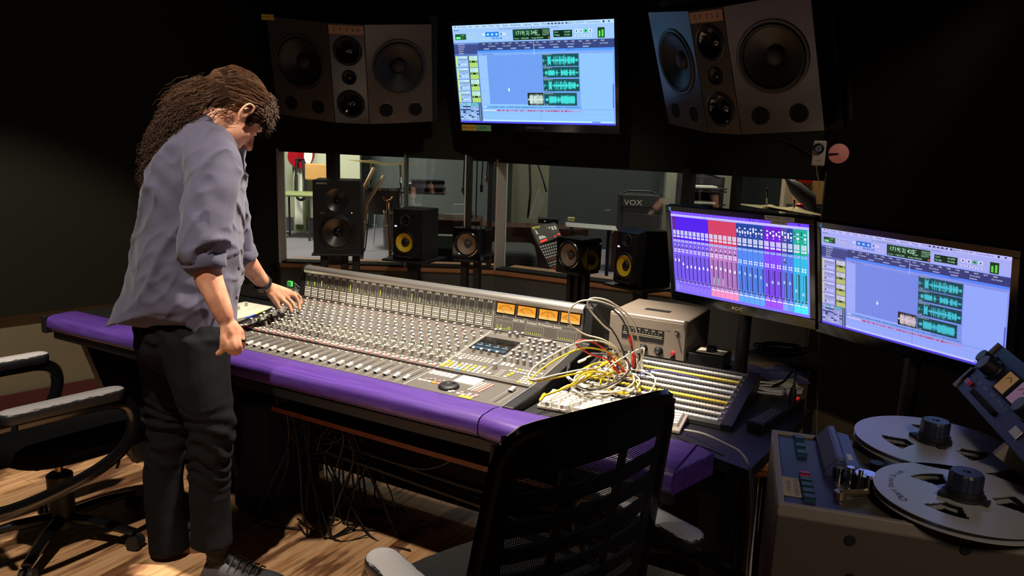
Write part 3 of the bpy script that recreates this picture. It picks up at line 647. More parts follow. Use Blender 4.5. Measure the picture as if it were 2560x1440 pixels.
def mix_window(w,h):
    s=Scr(w,h); s.r(0,0,1,1,'7a6af0',0); s.r(0,0,1,.035,'6a3af0',1); s.r(0,.035,1,.062,'b9b4f8',1); s.r(.27,.04,.275,.056,'4a48a0',2)
    for k in range(22): s.r(.02+k*.03,.012,.04+k*.03,.022,'8a6af8',2)
    for xx in (.6,.625,.93): s.r(xx,.008,xx+.012,.026,'3a1ab0',2)
    secs=[(.008,.036,1,'5a1a88','7a62e8','9088f8'),(.036,.30,8,'4a10e0','7a5cf2','8a70fa'),(.30,.51,6,'c8385c','b678c0','f08ac0'),(.51,.70,5,'15409a','4a7ee6','5aa0f6'),(.70,.82,3,'6a14d0','7a42ee','9a4af0'),(.82,.857,1,'4a4a9a','5a70d8','7aa0f0'),(.857,.895,1,'15409a','4a74e0','5a9af0'),(.895,.985,2,'10a890','28b0dc','40e0f0')]
    rr=random.Random(5); n=0
    for a,b,c,top,mid,bot in secs:
        s.r(a,.065,b,.34,top,1); s.r(a,.34,b,.88,mid,1); s.r(a,.88,b,.97,bot,1)
        p=(b-a)/c
        for k in range(c):
            x=a+k*p; n+=1
            s.r(x,.065 if a>.5 else .22,x+.0012,.965,'28145c' if a<.3 else '3a2a70',3)
            if a>.5:
                s.r(x+p*.15,.09,x+p*.25,.17,'1a1c50',3); s.r(x+p*.1,.12+rr.uniform(-.02,.03),x+p*.33,.15+rr.uniform(-.01,.03),'e0ecff',4); s.r(x+p*.5,.11,x+p*.85,.125,'c8d4ff',3); s.r(x+p*.55,.15,x+p*.85,.175,'f0e0ff',3); s.r(x+p*.6,.19,x+p*.8,.2,'e0e8ff',3)
            for j in range(4): s.r(x+p*.15,.228+j*.014,x+p*.88,.239+j*.014,'dde2fc',3); s.r(x+p*.25,.231+j*.014,x+p*.7,.234+j*.014,'6a70b8',4)
            s.r(x+p*.15,.292,x+p*.88,.312,'eaeefe',3); s.r(x+p*.25,.299,x+p*.75,.304,'6a70b8',4)
            s.r(x+p*.12,.345,x+p*.9,.368,'b8c0f8' if a<.5 else '9ab8f4',3); s.r(x+p*.25,.352,x+p*.7,.357,'3a3a80',4)
            if a<.5 or abs(a-.82)<.01:
                cx=x+p*.5; 
                for q in range(6): 
                    an=q*PI/5; s.r(cx+p*.27*math.cos(an)-.0015,.40-.02*math.sin(an)-.004,cx+p*.27*math.cos(an)+.0015,.40-.02*math.sin(an)+.004,'20185c',4)
                s.r(cx-.0025,.395,cx+.0025,.412,'e0e4ff',5); s.r(x+p*.2,.430,x+p*.85,.443,'18104a',4); s.r(x+p*.35,.434,x+p*.45,.439,'d0d4ff',5)
            y0=.455 if a<.5 else .475
            for j in range(2):
                for q in range(2): s.r(x+p*(.2+.38*q),y0+j*.025,x+p*(.42+.38*q),y0+.016+j*.025,'e8ecff',4)
            y1=.525 if a<.5 else .545
            s.r(x+p*.35,y1,x+p*.42,.82,'33208a' if a<.3 else '38307a',3); s.r(x+p*.66,y1,x+p*.86,.825,'1c1468' if a<.3 else '2a2060',3)
            fy={0:.60}.get(n,(.60,.60,.64,.67,.66,.66,.665,.655,.66,.62,.625,.625,.63,.635,.64,.63,.635,.64,.645,.65,.72,.68,.68,.66,.66,.73,.76,.7)[(n-1)%28])
            fc='f2f0ff' if a<.5 else '9ac4f6'; s.r(x+p*.22,fy-.012,x+p*.55,fy+.012,fc,5); s.r(x+p*.28,fy-.022,x+p*.48,fy-.014,fc,5)
            if abs(a-.30)<.01 and k<3: s.r(x+p*.6,.74,x+p*.95,.82,'8fa0a8',4)
            if a>.88: s.r(x+p*.66,.56,x+p*.9,.82,'1f5a58',4)
            s.r(x+p*.15,.835,x+p*.85,.852,'120c30',4); s.r(x+p*.35,.84,x+p*.65,.848,'c0c4f0',5)
            s.r(x+p*.2,.862,x+p*.8,.868,'c0c8fc',4); s.r(x+p*.2,.885,x+p*.75,.889,'3a2a80',4); s.r(x+p*.2,.897,x+p*.6,.901,'3a2a80',4)
            if a>=.3: s.r(x+p*.1,.882,x+p*.9,.895,'e4e4fa',5)
    s.r(0,.97,1,1,'7a6af4',6); s.r(.985,.065,1,.97,'7a8af8',2); s.r(.986,.07,.999,.3,'a8c0ff',3)
    return s.mb
def monitor(name,label,cat,P,w,h,bez,bot,content,logo,stand=None,thick=.05,tape=None,group=None,logosize=.016):
    M=RM(P); t=thing(name,label,cat,M,group); sync()
    b=MB()
    W2,H2=w/2,h/2; X,ZT,ZB=W2+bez,H2+bez,-H2-bot
    b.box2((-X,.0005,ZB),(X,thick*.55,ZT),M_blackgloss); b.build('housing',t,bevel=.006)
    fr=MB(); 
    for q in [(-X,H2,X,ZT),(-X,ZB,X,-H2),(-X,-H2,-W2,H2),(W2,-H2,X,H2)]: fr.box2((q[0],-.005,q[1]),(q[2],.001,q[3]),M_blackgloss)
    fr.build('bezel',t,bevel=.0015)
    k=MB(); k.box((0,thick*.8,0),(w*.7,thick*.5,h*.6),M_blackmat); k.build('rear_bulge',t,bevel=.008)
    o=content.build('display',t)
    lg=MB(); lg.text(logo,logosize,M_chrome,TR(0,-.0056,(-H2+ZB)/2)@rotM('X',PI/2),'CENTER',0,1.25); lg.build('maker_lettering',t)
    return t
tv=[0.0722,4.3815,1.8871,-.4591,.2266,.0009]
TVo=monitor('television','large flat television on the wall showing a blue audio editing window','television',tv,1.107*.885,.623*.885,.022,.045,edit_window(1.107*.885,.623*.885,'1719| 2| 346',(.86,1.0,1.03)),'SAMSUNG',logosize=.02)
for q,(x0,x1,c,c2,tx) in enumerate([(-.485,-.385,'yellow_note','d9b24a','MONO SNAP 1'),(-.384,-.285,'green_note','6cae7c','SNAP 1')]):
    m=MB(); m.box2((x0,-.0065,-.2757-.048),(x1,-.005,-.2757-.012),mat(c,c2,.7)); m.text(tx,.017,M_blackmat,TR((x0+x1)/2,-.0067,-.305)@rotM('X',PI/2),'CENTER'); m.build('sticky_note',TVo)
a1=[.7231,2.4221,1.1517,-.8969,.1954,-.011]; a2=[1.0434,1.9699,1.1436,-1.0409,.1989,.0203]
A1=monitor('computer_monitor','desk monitor showing a purple, red and teal mixer window','monitor',a1,.521,.293,.019,.034,mix_window(.521,.293),'AOC')
A2=monitor('computer_monitor','desk monitor showing a blue editing window, right of the mixer-window monitor','monitor',a2,.521,.293,.019,.034,edit_window(.521,.293,'1719| 2| 425',(.88,.84,.96)),'AOC')
for t,x in ((A1,-.262),(A2,-.262)):
    m=MB(); m.box2((x,-.006,.1475),(x+.009,-.005,.1605),mat('blue_sticker','6aa6d6',.5,emis='3070a0',es=.3)); m.build('blue_sticker',t)
m=MB(); m.box2((.115,-.0065,.150),(.215,-.005,.163),mat('label_tape','c9c2b4',.6)); m.box2((.135,-.0065,.138),(.19,-.005,.150),MATS['label_tape']); m.text('MAIN MAC HDMI 2',.0105,M_blackmat,TR(.165,-.0067,.1565)@rotM('X',PI/2),'CENTER'); m.text('PORT TV',.009,M_blackmat,TR(.1625,-.0067,.144)@rotM('X',PI/2),'CENTER'); m.build('paper_label',A1)
def neck(t,P,floor,name,base=True):
    M=t.matrix_world; c=M@Vector((0,.07,-.05)); inv=M.inverted(); b=MB()
    b.tube([inv@Vector((c.x,c.y,c.z)),inv@Vector((c.x,c.y,floor+.012))],.022,M_black,n=12)
    b.build('neck',t,smooth=True)
    if base: b=MB(); b.M=inv@TR(c.x,c.y,floor); b.lathe([(.11,0),(.11,.008),(.10,.014),(.03,.02)],M_black,n=28); b.build('base',t,smooth=True)
neck(A1,a1,.722,'neck'); neck(A2,a2,0,'neck')
# ---------------------------------------------------------------- loudspeakers (front plane y=0 facing -y, body behind)
M_cone=mat('black_cone','1d1b1a',.45); M_conegl=mat('glossy_black_cone','0d0d0f',.12,spec=.8); M_surr=mat('rubber_surround','0c0c0d',.55)
M_satin=mat('satin_black_cabinet','1a1a1b',.42,spec=.4,bump=.1,bscale=500)
RXF=rotM('X',PI/2)      # lathe z axis -> -y (towards the viewer)
def driver(t,x,z,r,cone,dustm,ring=None,dome=.33,depth=.35,name='woofer',bright=None,M0=None,ringname='driver_ring'):
    T=TR(x,0,z)@RXF
    if M0 is not None: T=M0@T
    w=MB(); w.lathe([(r*1.0,-.001),(r*1.0,.004),(r*.96,.006),(r*.9,.002)],ring or M_surr,T,n=40,cap=False)
    w.lathe([(r*.93,.001),(r*.88,.008),(r*.82,.008),(r*.78,.0)],M_surr,T,n=40,cap=False)
    w.lathe([(r*.79,.001),(r*.5,-depth*r*.5),(r*dome,-depth*r)],cone,T,n=40,cap=False)
    o=w.build(name,t,smooth=True,angle=1.0)
    d=MB(); d.M=T@TR(0,0,-depth*r); d.lathe([(r*dome*math.cos(a),r*dome*.55*math.sin(a)) for a in [k*PI/2/6 for k in range(6)]]+[(.0003,r*dome*.55)],dustm,n=28); d.build('dust_cap',o,smooth=True)
    return o
def cabinet(t,w,h,d,m,bev=.006,name='cabinet',y0=.04):
    b=MB(); b.box2((-w/2,y0,-h/2),(w/2,d,h/2),m); b.build(name,t,bevel=bev,seg=3)
def stand(label,P,w,d,zb,plate_m,posts,group=None,off=(0,0),top=.012,pw=.02,pd=.02):
    # speaker stand below a speaker: plate, posts and base plate
    M=Matrix.Translation((P[0],P[1],0))@Matrix.Rotation(P[3],4,'Z'); t=thing('speaker_stand',label,'speaker stand',M,group); sync()
    b=MB(); b.box2((-w/2,-.01,zb-top),(w/2,d,zb-.0005),plate_m); b.build('top_plate',t,bevel=.002)
    for x,y in posts: b=MB(); b.box2((x-pw,y-pd,.02),(x+pw,y+pd,zb-top),M_black); b.build('post',t,bevel=.004)
    b=MB(); b.box2((-w/2-.03,-.02,0),(w/2+.03,d+.03,.02),M_black); b.build('base_plate',t,bevel=.003); return t
gen=[-.9502,4.0365,1.083,.1435,.0,0]; M=RM(gen)
g=thing('studio_monitor','largest black two-way monitor speaker, by the left window pane, with white maker lettering','speaker',M); sync()
cabinet(g,.25,.392,.27,M_satin)
b=MB(); 
def ringplate(b,w,h,holes,m,n=32,th=.012,M=None,skirt=True):
    # front plate as four-sided faces around circular holes stacked vertically: holes [(zc,r)]
    zs=[-h/2]; cells=[]
    for i,(zc,r) in enumerate(holes):
        top=(holes[i+1][0]-holes[i+1][1]+zc+r)/2 if i+1<len(holes) else h/2
        cells.append((zs[-1],top,zc,r)); zs.append(top)
    for z0,z1,zc,r in cells:
        vs=[];fs=[]
        for k in range(n):
            a=2*PI*k/n+PI/4; c,s_=math.cos(a),math.sin(a)
            tx=w/2/abs(c) if abs(c)>1e-9 else 9; tz=((z1-zc) if s_>0 else (zc-z0))/abs(s_) if abs(s_)>1e-9 else 9
            q=min(tx,tz); vs+= [(r*c,0,zc+r*s_),(q*c,0,zc+q*s_),(r*.97*c,.02,zc+r*.97*s_)]
        for k in range(n):
            j=(k+1)%n; fs+=[(k*3,j*3,j*3+1,k*3+1),(k*3,k*3+2,j*3+2,j*3)]
        # corner fill triangles
        base=len(vs)
        for cx,cz in ((w/2,z1),(-w/2,z1),(-w/2,z0),(w/2,z0)):
            vs.append((cx,0,cz))
        for ci,(cx,cz) in enumerate(((w/2,z1),(-w/2,z1),(-w/2,z0),(w/2,z0))):
            an=math.atan2(cz-zc,cx)%(2*PI)
            k=int(((an-PI/4)%(2*PI))/(2*PI/n)); fs.append((k*3+1,((k+1)%n)*3+1,base+ci))
        b.add(vs,fs,m,M)
    for q in [((-w/2,0,-h/2),(w/2,0,-h/2)),((w/2,0,-h/2),(w/2,0,h/2)),((w/2,0,h/2),(-w/2,0,h/2)),((-w/2,0,h/2),(-w/2,0,-h/2))]:
        a,c=q; b.add([a,c,(c[0],th+.002,c[2]),(a[0],th+.002,a[2])],[(3,2,1,0)],m,M) if skirt else None
ringplate(b,.25,.392,[(-.082,.096),(.093,.062)],M_satin,th=.04); b.build('front_baffle',g)
driver(g,0,-.082,.098,mat('dark_bronze_cone','2e2824',.35),M_conegl,depth=.32,dome=.24)
tw=MB(); tw.lathe([(.063,0),(.05,-.008),(.03,-.018),(.016,-.022)],mat('waveguide','2a2724',.3),TR(0,0,.093)@RXF,n=36,cap=False); w_=tw.build('waveguide',g,smooth=True)
tw=MB(); tw.ell((0,.015,.093),(.014,.010,.014),M_conegl); tw.build('tweeter_dome',w_,smooth=True)
m=MB(); m.text('GENELEC',.0125,M_white,TR(-.107,-.001,.18)@RXF,'LEFT',0,1.1); m.build('maker_lettering',g)
m=MB(); m.box2((-.09,-.001,.018),(-.065,0,.027),mat('badge_grey','5a5856',.5)); m.build('badge',g)
m=MB(); m.ell((.078,0,.026),(.003,.002,.003),em('ffe0a8',1.5),n=8); m.build('power_light',g)
stand('black stand with three posts under the largest monitor speaker',gen,.27,.25,1.083-.196,M_black,[(-.075,.06),(.03,.1),(.095,.07)])
def krk(P,label,flip=1):
    M=RM(P); t=thing('yellow_cone_monitor',label,'speaker',M,'yellow coned monitor speakers'); sync()
    w,h,d=.188,.285,.24; c=.02
    b=MB(); vs=[]
    # bevelled front: cabinet narrows at the front corners
    def ringp(x,z,y): return [(-x,y,-z),(x,y,-z),(x,y,z),(-x,y,z)]
    vs=ringp(w/2-.022,h/2-.02,0)+ringp(w/2,h/2,.035)+ringp(w/2,h/2,d)
    fs=[(8,9,10,11)[::-1]]+[(l*4+i,l*4+(i+1)%4,l*4+4+(i+1)%4,l*4+4+i) for l in(0,1) for i in range(4)]
    b.add(vs,fs,M_satin); b.build('cabinet',t)
    b=MB(); ringplate(b,w-.044,h-.04,[(-.042,.064),(.085,.030)],M_satin,skirt=False); b.build('front_baffle',t)
    driver(t,0,-.042,.068,mat('yellow_cone','d8b820',.45),M_surr,depth=.18,dome=.36,M0=TR(0,-.002,0))
    tw=MB(); tw.lathe([(.034,.0),(.030,.003),(.022,-.002),(.013,-.006)],M_surr,TR(.0,-.001,.085)@RXF,n=28,cap=False); w2=tw.build('tweeter_waveguide',t,smooth=True)
    tw=MB(); tw.ell((0,-.0,.085),(.011,.006,.011),M_conegl); tw.build('tweeter_dome',w2,smooth=True)
    m=MB(); m.box2((-.062,-.0025,.045),(-.048,-.001,.053),em('cfd8ff',1.3)); m.build('logo_light',t)
    m=MB(); m.box2((-.052,-.006,-.128),(.052,-.001,-.118),M_blackmat); m.box2((-.06,-.004,-.131),(.06,-.001,-.128),M_satin); m.build('bass_port',t,bevel=.002)
    return t
kl=[-.6153,4.2275,.976,-.3443,-.0,0]; kr=[.56,3.7242,.9636,-.9545,-.06,.0]
krk(kl,'black monitor speaker with yellow cone, between the largest speaker and a small cube speaker')
krk(kr,'black monitor speaker with yellow cone, standing left of the mixer-window monitor')
stand('black plate stand under the yellow coned speaker nearer the left window pane',kl,.28,.26,.976-.1435,M_black,[(0,.12)],pw=.035)
stand('black plate stand under the yellow coned speaker beside the grey tuner box',kr,.28,.26,.9636-.150,M_black,[(0,.12)],pw=.035)
def cube(P,label,ringm):
    M=RM(P); t=thing('cube_speaker',label,'speaker',M,'small cube speakers'); sync()
    cabinet(t,.165,.165,.16,mat('piano_black','0b0b0c',.08,spec=.7),bev=.012); 
    b=MB(); ringplate(b,.165,.165,[(0,.066)],MATS['piano_black'],th=.04); b.build('front_baffle',t)
    driver(t,0,0,.070,mat('brown_paper_cone','7a6656',.6),mat('grey_cap','3c3a3a',.5),ring=ringm,depth=.25,dome=.3); return t
cl=[-.2489,3.9699,.9717,-.3828,0,0]; cr=[.2778,3.7174,.9677,-.7951,0,0]
cube(cl,'small glossy black cube speaker with chrome ring, left of the window mullion',M_chrome); cube(cr,'small glossy black cube speaker in front of the lit mixer beyond the glass',mat('worn_chrome','9a968f',.25,metal=1))
stand('twin post stand under the cube speaker left of the mullion',cl,.15,.15,.9717-.0827,M_black,[(-.045,.08),(.03,.08)],pw=.018)
stand('three post stand under the cube speaker right of the mullion',cr,.15,.15,.9677-.0827,M_black,[(-.05,.08),(0,.08),(.05,.08)],pw=.012)
# main monitors: three-faceted baffles on the wall
def mains(P,label,leftsat,h=.56,wc=.198,ww=.372,al=.26,d=0):
    M=RM(P); t=thing('main_monitor',label,'speaker',M,'wall mounted main speakers'); sync()
    c,s=math.cos(al),math.sin(al); X=[-wc/2-ww*c-.02,-wc/2,wc/2,wc/2+ww*c+.02]; Y=[ww*s,0,0,ww*s]
    k=MB(); pts=[(X[0],Y[0]+.1),(X[1],.1),(X[2],.1),(X[3],Y[3]+.1),(X[3]-.05,.33),(X[0]+.05,.33)]
    k.poly(pts,(-h/2-.03,h/2+.03),M_blackmat); k.build('cabinet',t,bevel=.004)
    Mb=mat('brushed_dark_panel','5a5654',.27,metal=.5,bump=.05,bscale=600)
    fc=MB(); ringplate(fc,wc-.004,h,[(-.165,.078),(-.012,.040),(.135,.078)],Mb,th=.1); cp=fc.build('centre_panel',t)
    for z in (.135,-.165):
        driver(t,0,z,.082,M_conegl,M_conegl,ring=mat('dark_ring','383533',.4),depth=.4,dome=.38,name='midrange')
    driver(t,0,-.012,.042,M_surr,M_conegl,ring=MATS['dark_ring'],depth=.2,dome=.4,name='tweeter')
    m=MB(); m.box2((-wc/2+.004,-.002,h/2-.055),(wc/2-.004,0,h/2-.008),mat('brass_plate','b08a6c',.5)); m.text('C  F   7  5  0',.028,M_blackmat,TR(0,-.0025,h/2-.031)@RXF,'CENTER',0,1.0); m.build('name_plate',t)
    for sg in (-1,1):
        Mw=TR(sg*wc/2,0,0)@rotM('Z',sg*al)@TR(sg*ww/2,0,0)
        fc=MB(); ringplate(fc,ww-.004,h,[(.045,.152)],Mb,n=48,th=.1); fc.build('wing_panel',t,M=Mw)
        driver(t,0,.045,.158,M_cone,mat('matte_cap','2a2623',.6),ring=MATS['dark_ring'],depth=.22,dome=.27,M0=Mw)
        for x in (-.085,.085):
            q=MB(); q.lathe([(.043,.0),(.040,.002),(.038,-.004),(.036,-.011)],MATS['dark_ring'],Mw@TR(x,0,-.2)@RXF,n=28); q.lathe([(.0365,.0012),(.0005,.0012)],M_blackmat,Mw@TR(x,0,-.2)@RXF,n=28); q.build('bass_port',t,smooth=True)
    return t
sc_=.56/.62
def scl(p): return [p[0]*sc_,p[1]*sc_,1.5+(p[2]-1.5)*sc_]+p[3:]
ml=mains(scl([-1.0592,4.8616,1.8874,.0094,.3631,.0149]),'wide three-faceted main speaker on the wall above the man, with a brass plate',1)
m=MB(); m.box2((-.50,-.002,.262),(-.43,.0,.292),mat('yellow_note2','c8b83c',.7)); m.text('MONO  A',.014,M_blackmat,TR(-.465,-.0025,.277)@RXF,'CENTER'); m.build('yellow_label',ml,M=TR(.02,.085,0))
mr_=mains(scl([.9672,3.8631,1.8748,-1.0055,.3793,.0366]),'wide three-faceted main speaker on the wall right of the television',0)
# ---------------------------------------------------------------- desk gear on the right wing
DZ=.722
# tuner / receiver box
ra=PZ(1519,880,DZ); rb=PZ(1711,914,DZ); wr=(rb-ra).length; MRd=frame(ra,rb-ra,z=(0,0,1)); hr=.165
rad=thing('tuner_box','grey metal tuner box with a dial scale and two knobs behind the patch bay','radio',MRd); sync()
M_tun=mat('grey_brown_metal','8f8377',.45,metal=.2,var=.08,vscale=20)
b=MB(); b.poly([(0,.0),(wr,.0),(wr,.30),(0,.30)],(.012,hr),M_tun); b.build('case',rad,bevel=.008,seg=3)
b=MB(); b.box2((.004,-.003,.016),(wr-.004,.002,hr-.012),M_tun); b.build('front_panel',rad,bevel=.001)
b=MB(); b.box2((.055,-.005,.07),(.22,-.002,.118),M_blackmat); b.box2((.06,-.0055,.092),(.215,-.005,.094),mat('dial_cream','cfc4a8',.5)); b.box2((.06,-.0055,.086),(.215,-.005,.0875),MATS['dial_cream'])
for k in range(12): b.box2((.066+k*.012,-.0056,.099),(.0666+k*.012+.001,-.005,.104),MATS['dial_cream'])
for k,tx in enumerate(['88','92','96','100','104','108']): b.text(tx,.010,MATS['dial_cream'],TR(.07+k*.027,-.0058,.111)@RXF,'CENTER')
b.box2((.10,-.006,.08),(.102,-.005,.1),mat('red_pointer','b83828',.5)); b.build('dial_scale',rad)
for x in (.145,.205):
    k=MB(); k.M=TR(x,-.003,.042)@RXF; k.lathe([(.016,0),(.016,.006),(.013,.008),(.012,.018),(.010,.020)],M_black,n=22); k.cyl((0,0,.0195),.008,.001,M_chrome); k.build('control_knob',rad,smooth=True,angle=.5)
k=MB(); k.M=TR(wr-.035,-.003,hr-.045)@RXF; k.lathe([(.009,0),(.009,.004),(.004,.005),(.003,.018)],M_chrome,n=14); k.build('toggle_switch',rad,smooth=True)
k=MB(); k.M=TR(wr-.045,-.003,.04)@RXF; k.lathe([(.008,0),(.007,.012)],mat('red_post','c0383a',.4),n=12); k.build('red_binding_post',rad,smooth=True)
k=MB(); k.M=TR(wr-.045,-.003,.022)@RXF; k.lathe([(.008,0),(.007,.012)],M_black,n=12); k.build('black_binding_post',rad,smooth=True)
k=MB(); k.box2((.10,.10,hr),(.20,.135,hr+.001),M_blackmat); k.build('top_vent',rad)
for x in (.03,.28):
    for y in (.02,.28):
        k=MB(); k.box((x,y,.006),(.02,.02,.012),M_rub); k.build('foot',rad)
k=MB(); k.text('NORMAL',.006,M_blackmat,TR(.145,-.0035,.066)@RXF,'CENTER'); k.text('VOLUME',.006,M_blackmat,TR(.205,-.0035,.066)@RXF,'CENTER'); k.text('POWER',.006,M_blackmat,TR(wr-.06,-.0035,hr-.045)@RXF,'RIGHT'); k.build('panel_lettering',rad)
# talkback box
bp=PZ(1765,925,DZ); MBx=frame(bp,UX,z=(0,0,1)); tb=thing('talkback_box','small black box with a big knob beside the grey tuner box','controller',MBx); sync()
b=MB(); b.box2((-.07,-.0,0),(.06,.12,.055),M_black); b.build('case',tb,bevel=.003)
k=MB(); k.lathe([(.02,.055),(.019,.075),(.012,.078)],M_black,TR(0,.06,0),22); k.build('volume_knob',tb,smooth=True,angle=.5)
k=MB(); k.box2((-.05,.03,.055),(.05,.095,.0565),mat('paper_white','d8d4c4',.7)); k.text('TALK',.012,M_blackmat,TR(-.02,.04,.057),'CENTER'); k.build('paper_label',tb)
# patch bay
pbm=MCON@TR(.445,.235,0); pb=thing('patch_bay','slanted patch bay with rows of white and yellow label strips','patch bay',pbm); sync()
w=.51; 
b=MB(); prism=[(.0,DZ),(.0,DZ+.018),(.345,DZ+.085),(.36,DZ+.075),(.36,DZ)]
prism_u(b,prism,0,.012,M_black); prism_u(b,prism,w-.012,w+.02,M_black); prism_u(b,[(.002,DZ+.002),(.002,DZ+.014),(.343,DZ+.078),(.355,DZ+.07),(.355,DZ+.002)],.012,w-.012,mat('bay_grey','4a4846',.5)); b.build('frame',pb)
PP,LP=plane((.002,DZ+.014),(.343,DZ+.078)); jk=MB(); jk.M=PP
for r in range(9):
    y=.02+r*.0355
    for k in range(48):
        for q in (0,1): jk.box((.03+k*.0094,y+.014+q*.009,.0012),(.0058,.0056,.0016),M_blackmat)
jk.build('jack_field',pb)
lc=['d7dcdc','e8e4dc','e8dcc8','e0c848','e6dcc0','dfe2e4','e8e6e0','e2cf58','dcdcd2']
for r in range(9):
    y=.020+r*.0355; m=MB(); m.box((w/2,y,.003),(w-.05,.012,.005),mat('strip_'+lc[r],lc[r],.5)); 
    for k in range(24): m.box((.035+k*.0188,y,.0057),(.0006,.010,.0003),M_paneld)
    m.build('label_strip',pb,M=PP)
for r in range(9):
    s=MB(); s.cyl((w-.02,.03+r*.0355,.001),.004,.003,M_chrome,n=10); s.build('screw',pb,M=PP)
# keyboard
k0=PZ(1342,1012,DZ+.012); k1=PZ(1703,1078,DZ+.012); d=(k1-k0); MK=frame((k0.x,k0.y,DZ),(d.x,d.y,0),z=(0,0,1)); L=.43
kb=thing('computer_keyboard','white computer keyboard on the desk in front of the patch bay','keyboard',MK); sync()
kt=rotM('X',.10)
b=MB(); b.box2((0,0,.002),(L,.115,.012),mat('clear_tray','d6c8b8',.15,trans=.3)); b.build('tray',kb,M=kt,bevel=.003)
km_={}
for r in range(6):
    n=[6,14,14,13,12,15][r] if r else 10; x=.008
    ws=[(L-.016)/n]*n
    if r==0: ws=[.034,.028,.034,.17,.034,.028,.034]; 
    for wv in ws:
        kw=round(wv-.003,4)
        if x+wv>L: break
        kk=(kw,)
        if kk not in km_: q=MB(); q.box((kw/2,.007,.005),(kw,.0145,.010),M_white,taper=.86); km_[kk]=q.build('key',kb,M=kt@TR(x,.006+r*.0178,.012))
        else: o=km_[kk].copy(); COL.objects.link(o); o.parent=kb; o.matrix_local=kt@TR(x,.006+r*.0178,.012)
        x+=wv
# left tray with mixer, cards, laptop and bottle
t0=PZ(592,801,.742); tz=.742
lt=thing('script_tray','pale control tray with small knobs beside the far left of the mixing console','tray',MCON@TR(UL-.33,.10,.738)); sync()
b=MB(); b.box2((0,0,0),(.30,.44,.018),M_black); b.build('frame',lt,bevel=.002)
b=MB(); b.box2((.012,.012,.018),(.255,.40,.021),mat('pale_panel','cfcbb8',.5))
for q in [(.02,.20,.11,.201),(.02,.30,.11,.301),(.13,.06,.24,.061),(.13,.16,.24,.161),(.02,.06,.021,.38)]: b.quad(*q,M_paneld,.0214)
for k in range(4): b.quad(.15+k*.018,.09,.162+k*.018,.0925,M_blackmat,.0214); b.quad(.15+k*.018,.08,.158+k*.018,.0825,M_blackmat,.0214)
b.build('control_panel',lt)
for x,y in ((.05,.17),(.09,.14),(.05,.25),(.12,.27),(.09,.34)): 
    o=knob_mesh('k',*KT['n']).build('knob',lt,M=TR(x,y,.021),smooth=True)
b=MB(); b.box2((.262,.01,.018),(.295,.43,.026),mat('grey_strip','7a776f',.4)); b.build('side_rail',lt)
nt=thing('sticky_notes','blue and yellow sticky notes beside the left edge of the mixing console','note',MCON@TR(UL-.024,.28,.7575+.012)); sync()
b=MB(); b.add([(-.02,-.02,.0),(.02,-.024,.001),(.025,.03,.006),(-.018,.03,.005)],[(0,1,2,3)],mat('blue_note','2a4ac8',.7)); b.add([(-.02,-.02,-.001),(.02,-.024,-.0),(.025,.03,.005),(-.018,.03,.004)],[(3,2,1,0)],MATS['blue_note']); b.build('blue_note',nt)
b=MB(); b.add([(-.02,.03,.005),(.025,.03,.006),(.022,.075,.012),(-.02,.072,.012)],[(0,1,2,3)],mat('yellow_note3','d8d83a',.7)); b.build('yellow_note',nt)
lp=PZ(640,742,.742); ML_=frame(lp,UX,z=(0,0,1)); la=thing('laptop_computer','thin dark closed laptop behind the left control tray','laptop',ML_); sync()
b=MB(); b.box2((-.2,-.02,0),(.12,.2,.012),M_black); b.build('base',la,bevel=.003); b=MB(); b.box2((-.2,-.02,.0125),(.12,.2,.018),mat('dark_aluminium','3a3230',.3,metal=.6)); b.build('lid',la,bevel=.002)
bt_=PZ(739,757,.742); bo=thing('glass_bottle','small clear glass bottle with a bent spout beside the green-taped console edge','bottle',Matrix.Translation(bt_)); sync()
M_gl=mat('bottle_glass','c8ccc4',.08,trans=.85)
b=MB(); b.lathe([(.018,0),(.019,.004),(.019,.045),(.014,.055),(.008,.062),(.008,.072)],M_gl,n=20); b.build('body',bo,smooth=True)
b=MB(); b.tube([(0,0,.07),(0,0,.085),(-.004,0,.095),(.006,0,.085),(.02,0,.072)],.003,mat('steel','9a9a98',.3,metal=.8),n=8); b.build('spout',bo,smooth=True)
# desk right end: cloth, cable bundle, power strip
cl0=PZ(1900,918,DZ); clt=MB(); n=14; vs=[];fs=[]
for i in range(n+1):
    for j in range(n+1):
        x,y=(i/n-.5),(j/n-.5); e=1-max(abs(x),abs(y))*2
        vs.append((x*.34+.02*math.sin(j*1.3),y*.26+.02*math.sin(i*1.1),.003+.022*min(1,e*3)*(.5+.5*math.sin(i*1.7+j*.9)*math.cos(j*1.3))))
for i in range(n):
    for j in range(n): a=i*(n+1)+j; fs.append((a,a+n+1,a+n+2,a+1))
clt.add(vs,fs,mat('indigo_cloth','3f3a78',.9,sheen=.3)); o=clt.build('folded_cloth',M=frame(cl0,UX,z=(0,0,1)),smooth=True,angle=9); tag(o,'crumpled indigo cloth on the desk under the mixer-window monitor','cloth')
md=o.modifiers.new('s','SOLIDIFY'); md.thickness=.003
M_wc=mat('white_cable','d6d0c4',.5); M_bc=mat('black_cable','101011',.5)
cb=PZ(1935,985,DZ+.01); 
def coil(name,label,c,rx,ry,turns,r,m,seed,h=.02,cat='cable',group=None,M=None):
    rr=random.Random(seed); pts=[]
    for k in range(turns*12): a=2*PI*k/12; q=1+.18*math.sin(k*.37+seed); pts.append((c[0]+rx*q*math.cos(a)+rr.uniform(-.004,.004),c[1]+ry*q*math.sin(a)+rr.uniform(-.004,.004),c[2]+r+h*(k/(turns*12))+rr.uniform(0,.004)))
    b=MB(); b.tube(crom(pts,3),r,m,n=6); o=b.build(name,smooth=True,angle=9,M=TR(*c),world=True); return tag(o,label,cat,group)
